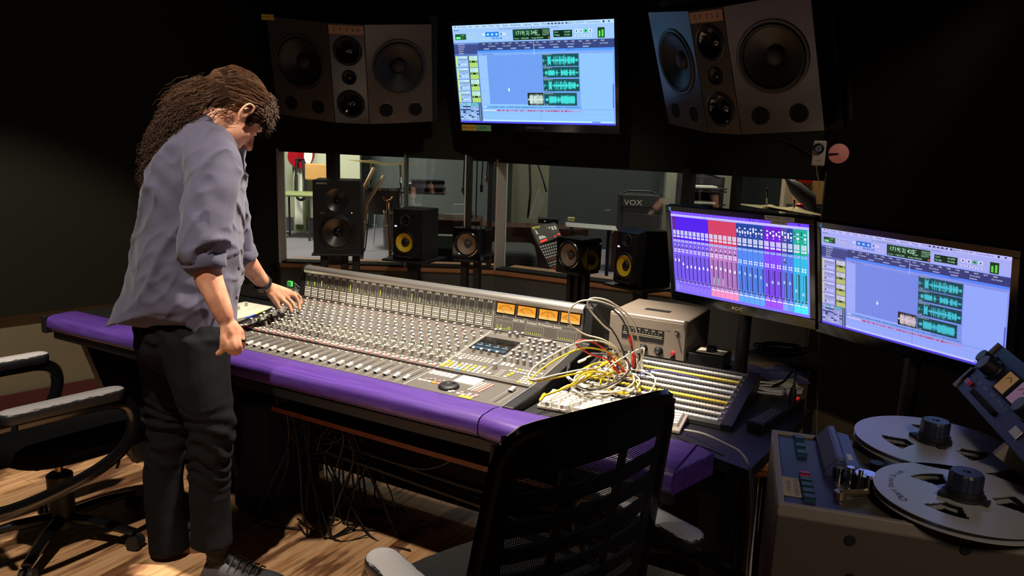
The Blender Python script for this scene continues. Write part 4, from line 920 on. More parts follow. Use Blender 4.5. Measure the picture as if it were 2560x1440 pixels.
coil('coiled_cable','coiled white cable bundle with a purple tie at the desk corner',cb,.075,.042,5,.0035,M_wc,2)
pk=MB(); q=PZ(1868,985,DZ+.012); pk.ell((q.x,q.y,q.z+.006),(.016,.012,.012),mat('magenta_tie','a0309a',.5)); tag(pk.build('cable_tie',M=TR(*q),world=True,smooth=True),'purple cable tie at the left end of the white cable coil','cable tie')
pp=MB(); q=PZ(1950,965,DZ+.002); pp.add([(-.05,-.01,.001),(.05,-.03,.012),(.06,.03,.02),(-.045,.035,.004),(0,.0,.022)],[(0,1,4),(1,2,4),(2,3,4),(3,0,4)],mat('paper_scrap','c8c0a0',.7)); tag(pp.build('paper_scrap',M=TR(*q)),'crumpled cream paper scrap behind the white cable coil','paper')
coil('coiled_cable','coil of black cable on the shelf behind the desk below the mixer-window monitor',PZ(1950,885,.76),.085,.05,5,.004,M_bc,5,h=.03)
# shelf carrying the black coil
s0=PZ(1950,885,.76); b=MB(); b.box((s0.x,s0.y,.735),(.32,.16,.03),mat('tan_shelf','8a785c',.7)); b.box((s0.x+.12,s0.y+.02,.36),(.03,.1,.72),M_black); b.box((s0.x-.1,s0.y+.02,.36),(.03,.1,.72),M_black); tag(b.build('side_stand',M=TR(s0.x,s0.y,0),world=True),'small tan-topped stand behind the desk corner holding a black cable coil','stand')
q0=PZ(1888,1082,DZ); q1=PZ(1985,1022,DZ); MP=frame(q0,q1-q0,z=(0,0,1)); ps=thing('power_strip','black power strip on the right end of the desk with a red lit switch','power strip',MP); sync()
Lp=(q1-q0).length+.03
b=MB(); b.box2((0,-.022,.0),(Lp,.028,.03),M_black); b.build('housing',ps,bevel=.004)
for k in range(6):
    s=MB(); x=.02+k*.024; s.box((x,.003,.0302),(.019,.032,.001),mat('socket_grey','4a4a4a',.5)); s.box((x-.003,-.003,.031),(.002,.007,.0006),M_blackmat); s.box((x+.003,-.003,.031),(.002,.007,.0006),M_blackmat); s.box((x,.009,.031),(.003,.003,.0006),M_blackmat); s.build('socket',ps)
s=MB(); s.box((Lp-.02,.003,.032),(.016,.02,.006),mat('red_switch','c83a30',.3,emis='d02a20',es=.6)); s.build('switch',ps)
pl=thing('power_plug','black plug standing in the far end of the power strip','plug',MP@TR(Lp-.045,.003,.0305)); sync()
s=MB(); s.lathe([(.011,0),(.012,.02),(.008,.036),(.005,.045)],M_rub,n=14); s.build('plug_body',pl,smooth=True); s=MB(); s.tube(crom([(0,0,.04),(.005,.0,.06),(.03,.01,.08),(.06,.03,.075),(.08,.06,.03),(.1,.10,0)],5),.004,M_bc,n=8); s.build('cord',pl,smooth=True)
# white mouse / phone cable trailing from the keyboard over the desk edge
def cablepx(name,label,pts,r,m,cat='cable',group=None,sub=6):
    P=[PY(*p) for p in pts]; b=MB(); b.tube(crom(P,sub),r,m,n=7); o=b.build(name,smooth=True,angle=9,M=TR(*P[0]),world=True); return tag(o,label,cat,group)
cablepx('keyboard_cable','long cream cable running from the keyboard over the desk corner to the floor',[(1712,1075,1.99),(1760,1085,1.93),(1815,1110,1.84),(1850,1130,1.78),(1872,1165,1.70),(1880,1230,1.68),(1878,1320,1.67),(1868,1440,1.66),(1866,1600,1.66)],.0032,M_wc)
cablepx('thin_black_cable','thin black cable crossing the right end of the purple armrest',[(1690,1090,1.93),(1720,1105,1.88),(1760,1118,1.85),(1810,1140,1.78)],.0018,M_bc)
# patch cables -------------------------------------------------
M_pw=mat('cream_cable','cfc7ac',.45); M_py=mat('yellow_cable','e0bf1e',.45); M_pr=mat('red_cable','cc3326',.45); M_pk=mat('dark_cable','24222a',.5); M_pb=mat('violet_cable','5f62a8',.45)
_plug=None
def patch(pts,m,label,r=.0028,plug=True):
    global _plug
    P=[PY(*p) for p in pts]; t=thing('patch_cable',label,'patch cable',TR(*P[0]),'patch cables over the patch bay'); sync()
    b=MB(); b.tube(crom(P,7),r,m,n=7); b.build('cord',t,world=True,smooth=True,angle=9)
    for e,(a,c) in enumerate(((P[0],P[1]),(P[-1],P[-2]))):
        d=(c-a).normalized(); b=MB(); b.tube([a,a+d*.004,a+d*.03,a+d*.036],[.0025,.005,.005,.003],m if m is not M_pw else M_cream,n=8); b.build('plug',t,world=True,smooth=True)
patch([(1598,925,2.40),(1590,880,2.40),(1560,790,2.33),(1510,757,2.27),(1455,752,2.25),(1425,775,2.28),(1425,810,2.33),(1460,835,2.36),(1510,850,2.36),(1548,880,2.38),(1555,922,2.40)],M_pw,'cream cable arching highest to the left over the meter bridge end')
patch([(1606,925,2.40),(1600,870,2.40),(1580,800,2.36),(1530,757,2.32),(1490,745,2.30),(1470,752,2.30),(1475,775,2.32),(1505,810,2.34),(1545,850,2.37),(1562,920,2.39)],M_pw,'cream cable with the tallest right-hand loop in front of the tuner box')
patch([(1590,925,2.39),(1575,850,2.37),(1550,790,2.34),(1500,758,2.31),(1478,758,2.31),(1500,790,2.33),(1540,840,2.36),(1575,920,2.38)],M_pk,'dark cable inside the tallest loops')
patch([(1583,918,2.38),(1582,880,2.38),(1574,845,2.37),(1572,838,2.37)],M_pr,'short red cable rising in front of the tuner dial',r=.004)
patch([(1560,920,2.35),(1545,880,2.33),(1510,856,2.30),(1470,852,2.28),(1430,862,2.26),(1360,900,2.18),(1325,930,2.12),(1330,950,2.10),(1400,935,2.14),(1470,922,2.20),(1500,930,2.24)],M_pw,'cream cable looping furthest left over the console knobs')
patch([(1552,915,2.34),(1540,890,2.32),(1500,874,2.29),(1450,872,2.27),(1380,905,2.18),(1330,945,2.12),(1345,952,2.11),(1420,938,2.15),(1480,925,2.21),(1520,905,2.26)],M_py,'yellow cable looping left over the console beside the cream one')
patch([(1480,935,2.22),(1450,955,2.17),(1400,975,2.12),(1358,990,2.09),(1362,984,2.10)],M_py,'yellow cable lying down to the keyboard corner',r=.0035)
patch([(1530,940,2.26),(1500,930,2.22),(1460,935,2.18),(1430,960,2.14),(1400,975,2.12)],M_py,'second yellow cable reaching the keyboard keys',r=.003)
patch([(1550,935,2.30),(1520,900,2.30),(1475,885,2.28),(1440,860,2.27),(1460,850,2.28),(1500,865,2.30),(1540,905,2.32),(1570,940,2.33)],M_pr,'red cable lying in the middle of the tangle')
patch([(1590,930,2.38),(1610,880,2.36),(1600,872,2.36),(1540,905,2.30),(1510,930,2.26),(1500,935,2.25)],M_pw,'cream cable with a loose end pointing up to the right')
patch([(1600,935,2.36),(1640,925,2.35),(1700,935,2.33),(1760,955,2.30),(1770,1000,2.2)],M_pb,'violet cable reaching furthest right over the label strips',r=.0022)
rr=random.Random(11)
desc=['ending lowest beside the white keys','ending at the left edge of the tangle','ending near the first label strip','crossing the middle of the tangle','lying over the yellow cables','turning sharply near the bay frame','ending above the keyboard space bar','under the tall loops','passing behind the red cable','dropping to the front strip']
for k in range(10):
    cx,cy=1480+rr.uniform(0,80),940+rr.uniform(-30,30); R=rr.uniform(35,75); a0=rr.uniform(0,6); pts=[]
    for j in range(8):
        a=a0+j*.8*(1 if k%2 else -1); pts.append((cx+R*(1+.25*math.sin(j))*math.cos(a),cy+R*.62*math.sin(a)-8*math.sin(j*.7),2.27-(.0022*(R*.62*math.sin(a)))+rr.uniform(-.01,.01)-.0006*(cy-940)))
    patch(pts,[M_pw,M_pw,M_py,M_pw,M_pw,M_pk,M_pw,M_pw,M_pw,M_py][k],('yellow' if k in(2,9) else 'dark' if k==5 else 'cream')+' coiled cable '+desc[k])
pc=MB()
for k in range(9):
    for j in range(2):
        a=PP@Vector((.05+k*.013,.20+j*.06+.01*(k%3),.0)); pc=MB(); m=[M_black,M_cream,M_black,mat('yellow_plug','d8b81e',.4),M_black,M_cream,M_cream,mat('red_plug','c8302a',.4),M_black][k]
        n=(PP.to_3x3()@Vector((0,0,1)))
        pc.tube([a,a+n*.03,a+n*.042],[.0045,.0045,.0025],m,n=8); o=pc.build('patch_plug',M=pbm,smooth=True); tag(o,'patch cord plug standing upright in the left half of the patch bay','plug','upright plugs in the patch bay')
# small camera with suction mount on the wall
c0=on_right(2064,384)-VX*.24; MC=frame(c0,(.9,-.35,0),z=(0,0,1)); cm=thing('wall_camera','small white camera on the wall beside a red-lit round mount','camera',MC); sync()
b=MB(); b.box2((-.03,-.008,-.06),(.03,.012,.06),mat('ivory_plastic','cfc6b8',.4)); b.build('body',cm,bevel=.008,seg=3)
b=MB(); b.M=TR(-.004,-.009,.022)@RXF; b.lathe([(.026,-.002),(.026,.005),(.022,.007),(.016,.004)],M_black,n=28); b.lathe([(.015,.003),(.015,.006),(.007,.007)],mat('lens_ring','a8b0c8',.3,metal=.5),n=24); b.lathe([(.0065,.006),(.001,.008)],M_blackgloss,n=16); b.build('lens',cm,smooth=True)
b=MB(); b.text('D-Link',.009,M_paneld,TR(0,-.0085,-.035)@RXF,'CENTER'); b.build('lettering',cm)
b=MB(); b.tube([(.02,.01,-.005),(.05,.012,-.004),(.088,.010,.0)],.006,M_black,n=10); b.build('arm',cm,smooth=True)
b=MB(); b.M=TR(.088,.022,.002)@rotM('Z',.12)@RXF; b.lathe([(.002,-.012),(.038,-.006),(.047,.0),(.046,.004),(.02,.012),(.006,.016)],mat('clear_suction_cup','d8a8a0',.15,emis='c84040',es=.12),n=32); b.build('suction_cup',cm,smooth=True)
b=MB(); b.tube(crom([(-.005,.006,-.058),(.0,.02,-.09),(.012,.05,-.13),(.02,.09,-.17)],5),.002,M_wc,n=6); b.build('cable',cm,smooth=True)
# cables on the front wall
def wallcable(pts,r=.003):
    P=[on_right(x,y)-VX*.006 for x,y in pts]; b=MB(); b.tube(crom(P,6),r,M_rub,n=6); return b.build('wall_cable',smooth=True,angle=9,M=TR(*P[0]),world=True)
tag(wallcable([(1545,290),(1620,320),(1700,350),(1800,355),(1900,352),(1960,350),(2040,395),(2062,430)]),'thin black cable sagging under the right main speaker','cable')
tag(wallcable([(1560,300),(1630,350),(1690,390),(1740,425),(1800,445)]),'thin black cable running diagonally from television down to window frame','cable')
tag(wallcable([(1285,325),(1300,345),(1330,375),(1370,378),(1420,350),(1440,325)]),'thin black cable loop hanging under the television','cable')
cablepx('hanging_white_cable','thin white cable hanging straight down between the two computer monitors',[(2048,835,2.75),(2047,900,2.75),(2044,980,2.75),(2042,1075,2.75),(2040,1230,2.75),(2039,1345,2.75)],.0022,M_wc)
# wall outlet
def on_left(px,py):
    d=ray(px,py); a,c=C0,L1; e=(c-a).normalized(); n=Vector((-e.y,e.x,0)); o=Vector((0,0,CH)); t=(a-o).dot(n)/d.dot(n); return o+d*t
oc=on_left(310,898); e=(C0-L1).normalized(); MO=frame(oc,e,z=(0,0,1)); ot=thing('wall_outlet','tan double wall outlet under the purple armrest on the left wall','outlet',MO); sync()
b=MB(); b.box2((-.045,-.008,-.03),(.045,-.0005,.03),mat('outlet_tan','a5906a',.4)); b.build('cover_plate',ot,bevel=.002)
for x in (-.02,.02):
    b=MB(); b.box((x,-.009,0),(.026,.003,.034),mat('outlet_light','bda884',.4)); b.box((x,-.0108,.006),(.010,.001,.003),M_blackmat); b.box((x,-.0108,-.006),(.010,.001,.003),M_blackmat); b.build('socket',ot)
# ---------------------------------------------------------------- office chairs
M_wornarm=mat('worn_black_leather','26262a',.4,bump=.3,bscale=90)
def _worn(nt,b,tc):
    n=nt.nodes.new('ShaderNodeTexNoise'); n.inputs['Scale'].default_value=14; n.inputs['Detail'].default_value=6
    g=nt.nodes.new('ShaderNodeNewGeometry'); sx=nt.nodes.new('ShaderNodeSeparateXYZ'); nt.links.new(g.outputs['Normal'],sx.inputs[0])
    a=nt.nodes.new('ShaderNodeMath'); a.operation='MULTIPLY_ADD'; a.inputs[1].default_value=.9; nt.links.new(n.outputs[0],a.inputs[2]); nt.links.new(sx.outputs[2],a.inputs[0])
    cr=nt.nodes.new('ShaderNodeValToRGB'); cr.color_ramp.elements[0].position=.92; cr.color_ramp.elements[0].color=(*lin('1b1a1c'),1); cr.color_ramp.elements[1].position=1.0; cr.color_ramp.elements[1].color=(*lin('a9a7a8'),1)
    mr=nt.nodes.new('ShaderNodeMapRange'); mr.inputs[1].default_value=0; mr.inputs[2].default_value=1.5; nt.links.new(a.outputs[0],mr.inputs[0]); cr.color_ramp.elements[0].position=.72; cr.color_ramp.elements[1].position=.80
    nt.links.new(mr.outputs[0],cr.inputs[0]); nt.links.new(cr.outputs[0],b.inputs['Base Color'])
M_pad=mat('armpad_worn_leather','555555',.5,bump=.3,bscale=160,fn=_worn)
M_armgl=mat('polished_black_plastic','101012',.18,spec=.6)
M_fab=mat('black_chair_fabric','0d0d0e',.95,spec=.1,bump=.4,bscale=500)
def _mesh(nt,b,tc):
    L=nt.links.new; out=nt.nodes['Material Output']; tr=nt.nodes.new('ShaderNodeBsdfTransparent'); mx=nt.nodes.new('ShaderNodeMixShader')
    sx=nt.nodes.new('ShaderNodeSeparateXYZ'); L(tc.outputs['Object'],sx.inputs[0])
    def wv(o,s):
        m=nt.nodes.new('ShaderNodeMath'); m.operation='MULTIPLY'; m.inputs[1].default_value=s; L(o,m.inputs[0]); q=nt.nodes.new('ShaderNodeMath'); q.operation='SINE'; L(m.outputs[0],q.inputs[0]); return q
    a=wv(sx.outputs[0],2*PI/.0052); c=wv(sx.outputs[2],2*PI/.0052)
    m=nt.nodes.new('ShaderNodeMath'); m.operation='MAXIMUM'; L(a.outputs[0],m.inputs[0]); L(c.outputs[0],m.inputs[1])
    g=nt.nodes.new('ShaderNodeMath'); g.operation='LESS_THAN'; g.inputs[1].default_value=.25; L(m.outputs[0],g.inputs[0])
    L(g.outputs[0],mx.inputs[0]); L(b.outputs[0],mx.inputs[1]); L(tr.outputs[0],mx.inputs[2]); L(mx.outputs[0],out.inputs[0])
M_mesh=mat('chair_mesh_fabric','0c0c0d',.8,fn=_mesh)
def rbox(mb,c,d,m,r=.02,n=5,M=None,axis=1,crown=0):      # long pad with rounded ends (stadium) extruded in z, soft top
    X,Y,Z=d; pts=[]
    for k in range(2*n+2):
        a=PI*k/(2*n+1) if k<=2*n+1 else 0
        pts.append((X/2*math.cos(a),Y/2-X/2+X/2*math.sin(a)))
    pts+= [(-p[0],-p[1]) for p in pts]
    lay=[(.90,-Z/2),(1,-Z/4),(1,Z/5),(.93,Z*.42),(.75,Z/2),(.4,Z/2+crown)]
    vs=[];fs=[];N=len(pts)
    for s,z in lay:
        for p in pts: 
            q=(p[0]*s, (abs(p[1])-(X/2)*(1-s))*(1 if p[1]>0 else -1) if abs(p[1])>Y/2-X/2 else p[1]); vs.append((c[0]+q[0],c[1]+q[1],c[2]+z))
    for l in range(len(lay)-1):
        for i in range(N): fs.append((l*N+i,l*N+(i+1)%N,(l+1)*N+(i+1)%N,(l+1)*N+i))
    fs.append(tuple(range(N-1,-1,-1))); fs.append(tuple((len(lay)-1)*N+i for i in range(N)))
    mb.add(vs,fs,m,M)
def office_chair(label,O,d,bo=0):
    x=Vector((d.y,-d.x,0)); M=frame((O.x,O.y,0),x,y=d,z=(0,0,1)); t=thing('office_chair',label,'chair',M,'office chairs'); sync()
    # arms
    for sg in (-1,1):
        pad=MB(); rbox(pad,(sg*.31,-.18,.625),(.075,.38,.036),M_pad,crown=.004); pad.build('arm_pad',t,smooth=True,angle=.9)
        ar=MB(); P=[(sg*.31,-.32,.597),(sg*.31,-.10,.597),(sg*.31,-.02,.592),(sg*.312,.025,.565),(sg*.312,.035,.51),(sg*.312,.01,.44),(sg*.31,-.06,.385),(sg*.31,-.18,.345),(sg*.305,-.36,.318),(sg*.25,-.52,.318)]
        ar.tube(crom(P,5),[(.024,.014)]*(len(P)*5-4),M_armgl,n=10,flat=(0,0,1)); 
        ar.tube(crom([(sg*.31,-.34,.60),(sg*.31,-.50,.585),(sg*.305,-.56,.50),(sg*.28,-.56,.40),(sg*.25,-.52,.32)],5),[(.022,.013)]*21,M_armgl,n=10,flat=(0,1,0)); ar.build('arm_frame',t,smooth=True)
    se=MB(); n=12; vs=[];fs=[]
    def sq(a,e=3.2): c,s=math.cos(a),math.sin(a); return (math.copysign(abs(c)**(2/e),c),math.copysign(abs(s)**(2/e),s))
    N=36; lay=[(.90,.38),(1,.40),(1.02,.43),(1,.455),(.93,.472),(.7,.478),(.35,.472),(.02,.47)]
    for s,z in lay:
        for k in range(N): c,s_=sq(2*PI*k/N); yy=-.06+.26*s*s_; vs.append((.255*s*c,yy,z-.03*max(0,(yy-.05)/.15)**2*.6))
    for l in range(len(lay)-1):
        for i in range(N): fs.append((l*N+i,l*N+(i+1)%N,(l+1)*N+(i+1)%N,(l+1)*N+i))
    fs.append(tuple(range(N-1,-1,-1))); se.add(vs,fs,M_fab); se.build('seat',t,smooth=True,angle=9)
    sh=MB(); sh.box((0,-.06,.385),(.36,.34,.03),M_black); sh.box((0,-.1,.35),(.14,.2,.05),M_black); sh.tube(crom([(.12,.0,.36),(.17,.03,.35),(.19,.03,.33),(.19,.02,.30)],4),.006,M_black,n=6); sh.build('seat_mechanism',t,bevel=.004)
    c=MB(); c.cyl((0,-.1,.26),.014,.09,mat('brass_lift','a88a6a',.25,metal=.9),n=18); c.build('gas_lift',t,smooth=True,angle=.6)
    c=MB(); c.lathe([(.04,.06),(.042,.1),(.044,.26),(.034,.268)],M_black,TR(0,-.1,0),22); c.build('column',t,smooth=True,angle=.6)
    for k in range(5):
        a=2*PI*k/5+.5; l=MB(); ca,sa=math.cos(a),math.sin(a)
        l.tube([(.02*ca,-.1+.02*sa,.095),(.15*ca,-.1+.15*sa,.09),(.29*ca,-.1+.29*sa,.065)],[(.022,.026),(.018,.022),(.013,.018)],M_armgl,n=10,flat=(0,0,1)); lg=l.build('base_leg',t,smooth=True)
        w=MB()
        for q in (-.014,.014): 
            w.M=TR(.29*ca,-.1+.29*sa,.027)@rotM('Z',a)@TR(0,q,0)@rotM('X',PI/2); w.lathe([(.018,-.008),(.026,-.008),(.027,.0),(.026,.008),(.018,.008)],M_rub,n=20)
        w.build('caster',lg,smooth=True,angle=.6)
    # reclined back: bars in a plane; local (s across, h up)
    Mb=TR(0,-.245-bo,.44)@rotM('X',.155)
    H_=.555; 
    def wx(h): return .262-.038*(h/H_)
    fr=MB(); pts=[]
    rC=.06
    out=[(-wx(0)-.01,-.02)]+[(-wx(h),h) for h in (.1,.3,H_-rC)]+[(-wx(H_)+rC*(1-math.cos(a)),H_-rC+rC*math.sin(a)) for a in (.4,.8,1.2,PI/2)]
    out=out+[(-x_,z_) for x_,z_ in out[::-1]]
    def cv(x): return -.028*(1-(x/.25)**2)+.014      # slight curvature across
    fr.tube([(x_,cv(x_),z_) for x_,z_ in out],[(.011,.022)]*len(out),M_armgl,n=8,flat=(0,1,0)); fr.build('back_frame',t,M=Mb,smooth=True)
    bd=MB()
    def band(z0,z1,th=.008,bow=0,x0=-1,x1=1):
        K=14; vs=[];fs=[]
        for k in range(K+1):
            u=x0+(x1-x0)*k/K; xx=u*wx((z0+z1)/2); yy=cv(xx); zb=bow*(1-u*u)
            vs+=[(xx,yy-th/2,z0+zb),(xx,yy+th/2,z0+zb),(xx,yy+th/2,z1+zb),(xx,yy-th/2,z1+zb)]
        for k in range(K):
            for j in range(4): fs.append((k*4+j,(k+1)*4+j,(k+1)*4+(j+1)%4,k*4+(j+1)%4))
        fs+=[(0,1,2,3)[::-1],(K*4,K*4+1,K*4+2,K*4+3)]; bd.add(vs,fs,M_rub)
    band(H_-.095,H_-.004)
    for k in range(7): band(H_-.160-k*.060,H_-.126-k*.060,bow=-.012)
    for u0,u1 in ((-1,-.80),(.84,1),(-.36,-.28),(.30,.37)): band(-.01,H_-.02,th=.009,x0=u0,x1=u1)
    band(-.02,.05); bd.build('back_lattice',t,M=Mb)
    ms=MB(); K=16; vs=[];fs=[]
    for k in range(K+1):
        for z in (0,H_-.03): xx=(-1+2*k/K)*.235; vs.append((xx,cv(xx)+.009,z))
    for k in range(K): fs.append((2*k,2*k+2,2*k+3,2*k+1))
    ms.add(vs,fs,M_mesh); ms.build('back_mesh',t,M=Mb)
    sp=MB(); sp.tube(crom([(0,-.12,.36),(0,-.22-bo,.36),(0,-.275-bo,.42),(0,-.29-bo,.52),(0,-.31-bo,.60)],4),[(.012,.035)]*17,M_black,n=8,flat=(0,1,0)); sp.build('back_support',t,smooth=True)
    return t
ta,tb_=PZ(1250,1092,.99),PZ(1690,978,.99); ex=(tb_-ta).normalized(); ey=Vector((-ex.y,ex.x,0)); mm=(ta+tb_)/2
office_chair('mesh-backed office chair seen from behind in the foreground, facing the mixing console',mm+ey*.325,ey)
ex2=Vector((.79,-.61,0)).normalized(); ey2=Vector((.61,.79,0)).normalized(); tp=PZ(302,968,.64)
office_chair('black office chair with worn arm pads at the left edge behind the standing man',tp-ex2*.31-ey2*.0,ey2,.16)
# ---------------------------------------------------------------- tape machine
TZ=.87; A_=PZ(1945,1260,TZ); B_=PZ(1930,1075,TZ); yy=(B_-A_).normalized(); xx_=Vector((yy.y,-yy.x,0)); MT=frame((A_.x,A_.y,0),xx_,y=yy,z=(0,0,1)); MTi=MT.inverted(); LY=(B_-A_).length
tm=thing('tape_machine','beige wood-cheeked reel to reel tape machine at the right front','tape recorder',MT); sync()
def tl(px,py,z): return MTi@PZ(px,py,z)
M_beige=mat('beige_laminate','8f8074',.5,var=.05); M_deck=mat('scuffed_deck_metal','7c7468',.35,metal=.7,var=.15,vscale=9); M_navy=mat('navy_panel','23274a',.4); M_teal=mat('teal_key','1f4a60',.4); M_brownside=mat('brown_cheek','54483f',.55)
DX=.62
b=MB(); b.box2((.0,.0,.06),(DX,LY,TZ-.02),M_brownside); b.build('cabinet',tm,bevel=.003)
b=MB(); b.box2((0,0,TZ-.022),(DX,.012,TZ+.002),M_beige); b.box2((0,LY-.012,TZ-.022),(DX,LY,TZ+.002),M_beige); b.box2((0,.012,TZ-.022),(.012,LY-.012,TZ+.002),M_beige); b.build('rim',tm,bevel=.002)
b=MB(); b.box2((.012,.012,TZ-.022),(DX,LY-.012,TZ-.008),M_deck); b.build('deck_plate',tm)
b=MB(); b.box2((.014,.013,TZ-.008),(.112,LY-.013,TZ-.004),M_navy); b.box2((.028,.013,TZ-.004),(.030,LY-.013,TZ-.0035),M_teal); b.build('control_panel',tm)
def pkey(px,py,m,w=.018,dd=.014,nm='transport_key'):
    p=tl(px,py,TZ+.004); k=MB(); k.box((0,0,.004),(w,dd,.008),m,ch=.0015); k.box((0,-dd*.42,.0082),(w,dd*.18,.001),M_blackmat); k.build(nm,tm,M=TR(p.x,p.y,TZ-.004))
for px,py in [(1998,1092),(2001,1112),(2005,1129)]: pkey(px,py,M_teal,.020,.026)
pkey(2013,1181,mat('red_key','c0385a',.4),.020,.016)
for px,py in [(2015,1196),(2018,1210),(2021,1225),(2024,1240)]: pkey(px,py,M_teal,.021,.022)
p=tl(1979,1213,TZ); k=MB(); k.box((0,0,.001),(.034,.085,.0014),mat('masking_tape','b8a48c',.8)); k.text('FOR AUTOMATE',.010,M_navy,TR(.008,0,.002)@rotM('Z',-PI/2),'CENTER'); k.text('TAPE ONLY',.010,M_navy,TR(-.006,0,.002)@rotM('Z',-PI/2),'CENTER'); k.build('tape_label',tm,M=TR(p.x,p.y,TZ-.004))
# head cover
c0=tl(2062,1160,TZ+.02); c1=tl(2150,1165,TZ+.02); f0_=tl(2060,1085,TZ+.02)
hx0,hx1=c0.x,c1.x; hy0,hy1=c0.y,LY-.02; h=MB(); pr=[(hx0,TZ),(hx0,TZ+.014),(hx0+(hx1-hx0)*.34,TZ+.042),(hx0+(hx1-hx0)*.52,TZ+.042),(hx0+(hx1-hx0)*.6,TZ+.030),(hx1,TZ+.026),(hx1,TZ)]
n=len(pr); h.add([(p[0],hy0,p[1]-.006) for p in pr]+[(p[0],hy1,p[1]-.006) for p in pr],[tuple(range(n)),tuple(range(2*n-1,n-1,-1))]+[((i+1)%n,i,n+i,n+(i+1)%n) for i in range(n)],mat('slate_blue_cover','3c4468',.35)); h.build('head_cover',tm,bevel=.003)
k=MB(); k.box(((hx0+hx1*3)/4+.0,hy0+.05,TZ+.0225),(.012,.03,.001),M_cream); k.build('serial_sticker',tm)
def post(px,py,r,h,m,nm='tape_guide'):
    p=tl(px,py,TZ); k=MB(); k.lathe([(r,0),(r,h*.8),(r*1.15,h*.82),(r*1.15,h)],m,n=16); k.build(nm,tm,M=TR(p.x,p.y,TZ-.008),smooth=True,angle=.6)
post(2098,1195,.007,.030,M_chrome); post(2122,1212,.006,.045,M_chrome,'capstan'); post(2147,1225,.004,.05,M_chrome); post(2169,1227,.0045,.04,M_chrome); post(2190,1172,.012,.022,M_black)
p=tl(2164,1212,TZ); k=MB(); k.lathe([(.024,0),(.024,.028)],M_rub,n=28); k.lathe([(.022,.028),(.021,.031),(.004,.032)],M_chrome,n=28); k.build('pinch_roller',tm,M=TR(p.x,p.y,TZ-.008),smooth=True,angle=.6)
p=tl(2100,1238,TZ); q=tl(2168,1235,TZ); k=MB(); k.tube([(p.x,p.y,TZ+.004),(q.x,q.y,TZ+.004)],[(.006,.008)]*2,mat('brass_arm','a08a68',.3,metal=.8),n=8); k.cyl((p.x,p.y,TZ-.006),.011,.014,MATS['brass_arm']); k.build('tension_arm',tm,smooth=True,angle=.6)
p=tl(2180,1225,TZ+.01); q=tl(2222,1243,TZ+.015); k=MB(); k.add([(p.x,p.y,TZ+.005),(q.x,q.y,TZ+.01),(q.x,q.y,TZ+.018),(p.x,p.y,TZ+.013)],[(0,1,2,3)],M_blackgloss); k.build('tape',tm)
for px,py in [(2125,1350),(2415,1372),(2125,1445)]:
    d=ray(px,py); o=Vector((0,0,CH)); t=(A_-o).dot(yy)/d.dot(yy); p=MTi@(o+d*t); k=MB(); k.M=TR(p.x,-.001,p.z)@RXF; k.lathe([(.010,0),(.009,.003),(.001,.003)],M_rub,n=18); k.build('side_screw',tm,smooth=True,angle=.6)
for x in (.03,DX-.03):
    for y in (.03,LY-.03): k=MB(); k.cyl((x,y,0),.02,.06,M_rub); k.build('foot',tm)
# meter housing as a slanted box
tlf,blf,brn=PY(2450,858,1.78),PY(2388,967,1.72),PY(2538,1134,1.36)
trn=tlf+(brn-blf)*1.0; trn=PY(2735,985,1.40)
xh=(brn-blf).normalized(); uh=(tlf-blf); nh=xh.cross(uh).normalized(); uh=nh.cross(xh).normalized(); 
if nh.y>0 and nh.x>0: nh=-nh
MH=frame(blf,xh,y=uh); HH=(tlf-blf).length; LH=(brn-blf).length+.12
mh=thing('meter_housing',None,None,MH); mh.parent=tm; mh.matrix_world=MH; sync()
mz=1 if (MH.to_3x3()@Vector((0,0,1))).dot(Vector((0,0,CH))-blf)>0 else -1
bpy.data.objects.remove(mh)
MHl=MTi@MH
b=MB(); b.box2((0,0,-.12*mz),(LH,HH,-.001*mz),mat('charcoal_panel','26262f',.45)); hs=b.build('meter_housing',tm,M=MHl,bevel=.002); sync()
b=MB(); b.box2((-.012,-.0,-.125*mz),(-.001,HH*.42,.004*mz),M_beige); b.box2((-.012,HH*.55,-.125*mz),(-.001,HH,.004*mz),mat('walnut_cheek','5a4638',.5)); b.box2((-.010,HH*.4,-.12*mz),(-.001,HH*.56,.0),M_black); b.build('end_cheek',hs)
b=MB(); b.box2((LH*.66,-.0,-.10*mz),(LH*.66+.012,-.03,.004*mz),M_beige); b.build('support_cheek',hs)
def onh(x,y,z=0): return TR(x,y,z*mz)@(Matrix.Identity(4) if mz>0 else rotM('X',PI))
for x,y,r,hh in [(.035,HH*.68,.016,.03),(.07,HH*.62,.02,.032),(.30,HH*.52,.018,.03)]:
    k=MB(); k.lathe([(r*1.25,0),(r*1.2,.006),(r,.007),(r*.95,hh)],M_black,n=24); k.lathe([(r*.85,hh),(r*.8,hh+.001)],mat('knob_face','6a6a6c',.4),n=24); k.build('gain_knob',hs,M=onh(x,y),smooth=True,angle=.6)
for x,c in [(.155,'c9964e'),(.225,'b98aa8')]:
    k=MB(); k.box2((-.03,-.03,0),(.03,.026,.004),M_blackmat); k.quad(-.025,-.024,.025,.022,mat('meter_face_'+c,c,.5,emis=c,es=.18),.0045); k.tube([(.018*math.sin(t_),-.015+.028*math.cos(t_),.005) for t_ in (-.8,-.4,0,.4,.8)],.0006,M_blackmat,n=4); k.build('vu_meter',hs,M=onh(x,HH*.62))
k=MB(); k.box((0,0,.004),(.022,.012,.008),mat('red_key','c0385a',.4)); k.build('power_button',hs,M=onh(.035,HH*.22))
for j in range(8): k=MB(); k.box((0,0,.003),(.006,.012,.006),M_blackmat); k.build('selector_button',hs,M=onh(.08+j*.018,HH*.16))
k=MB(); k.box((0,0,.002),(.035,.018,.002),M_cream); k.build('paper_tag',hs,M=onh(.32,HH*.2))
k=MB(); 
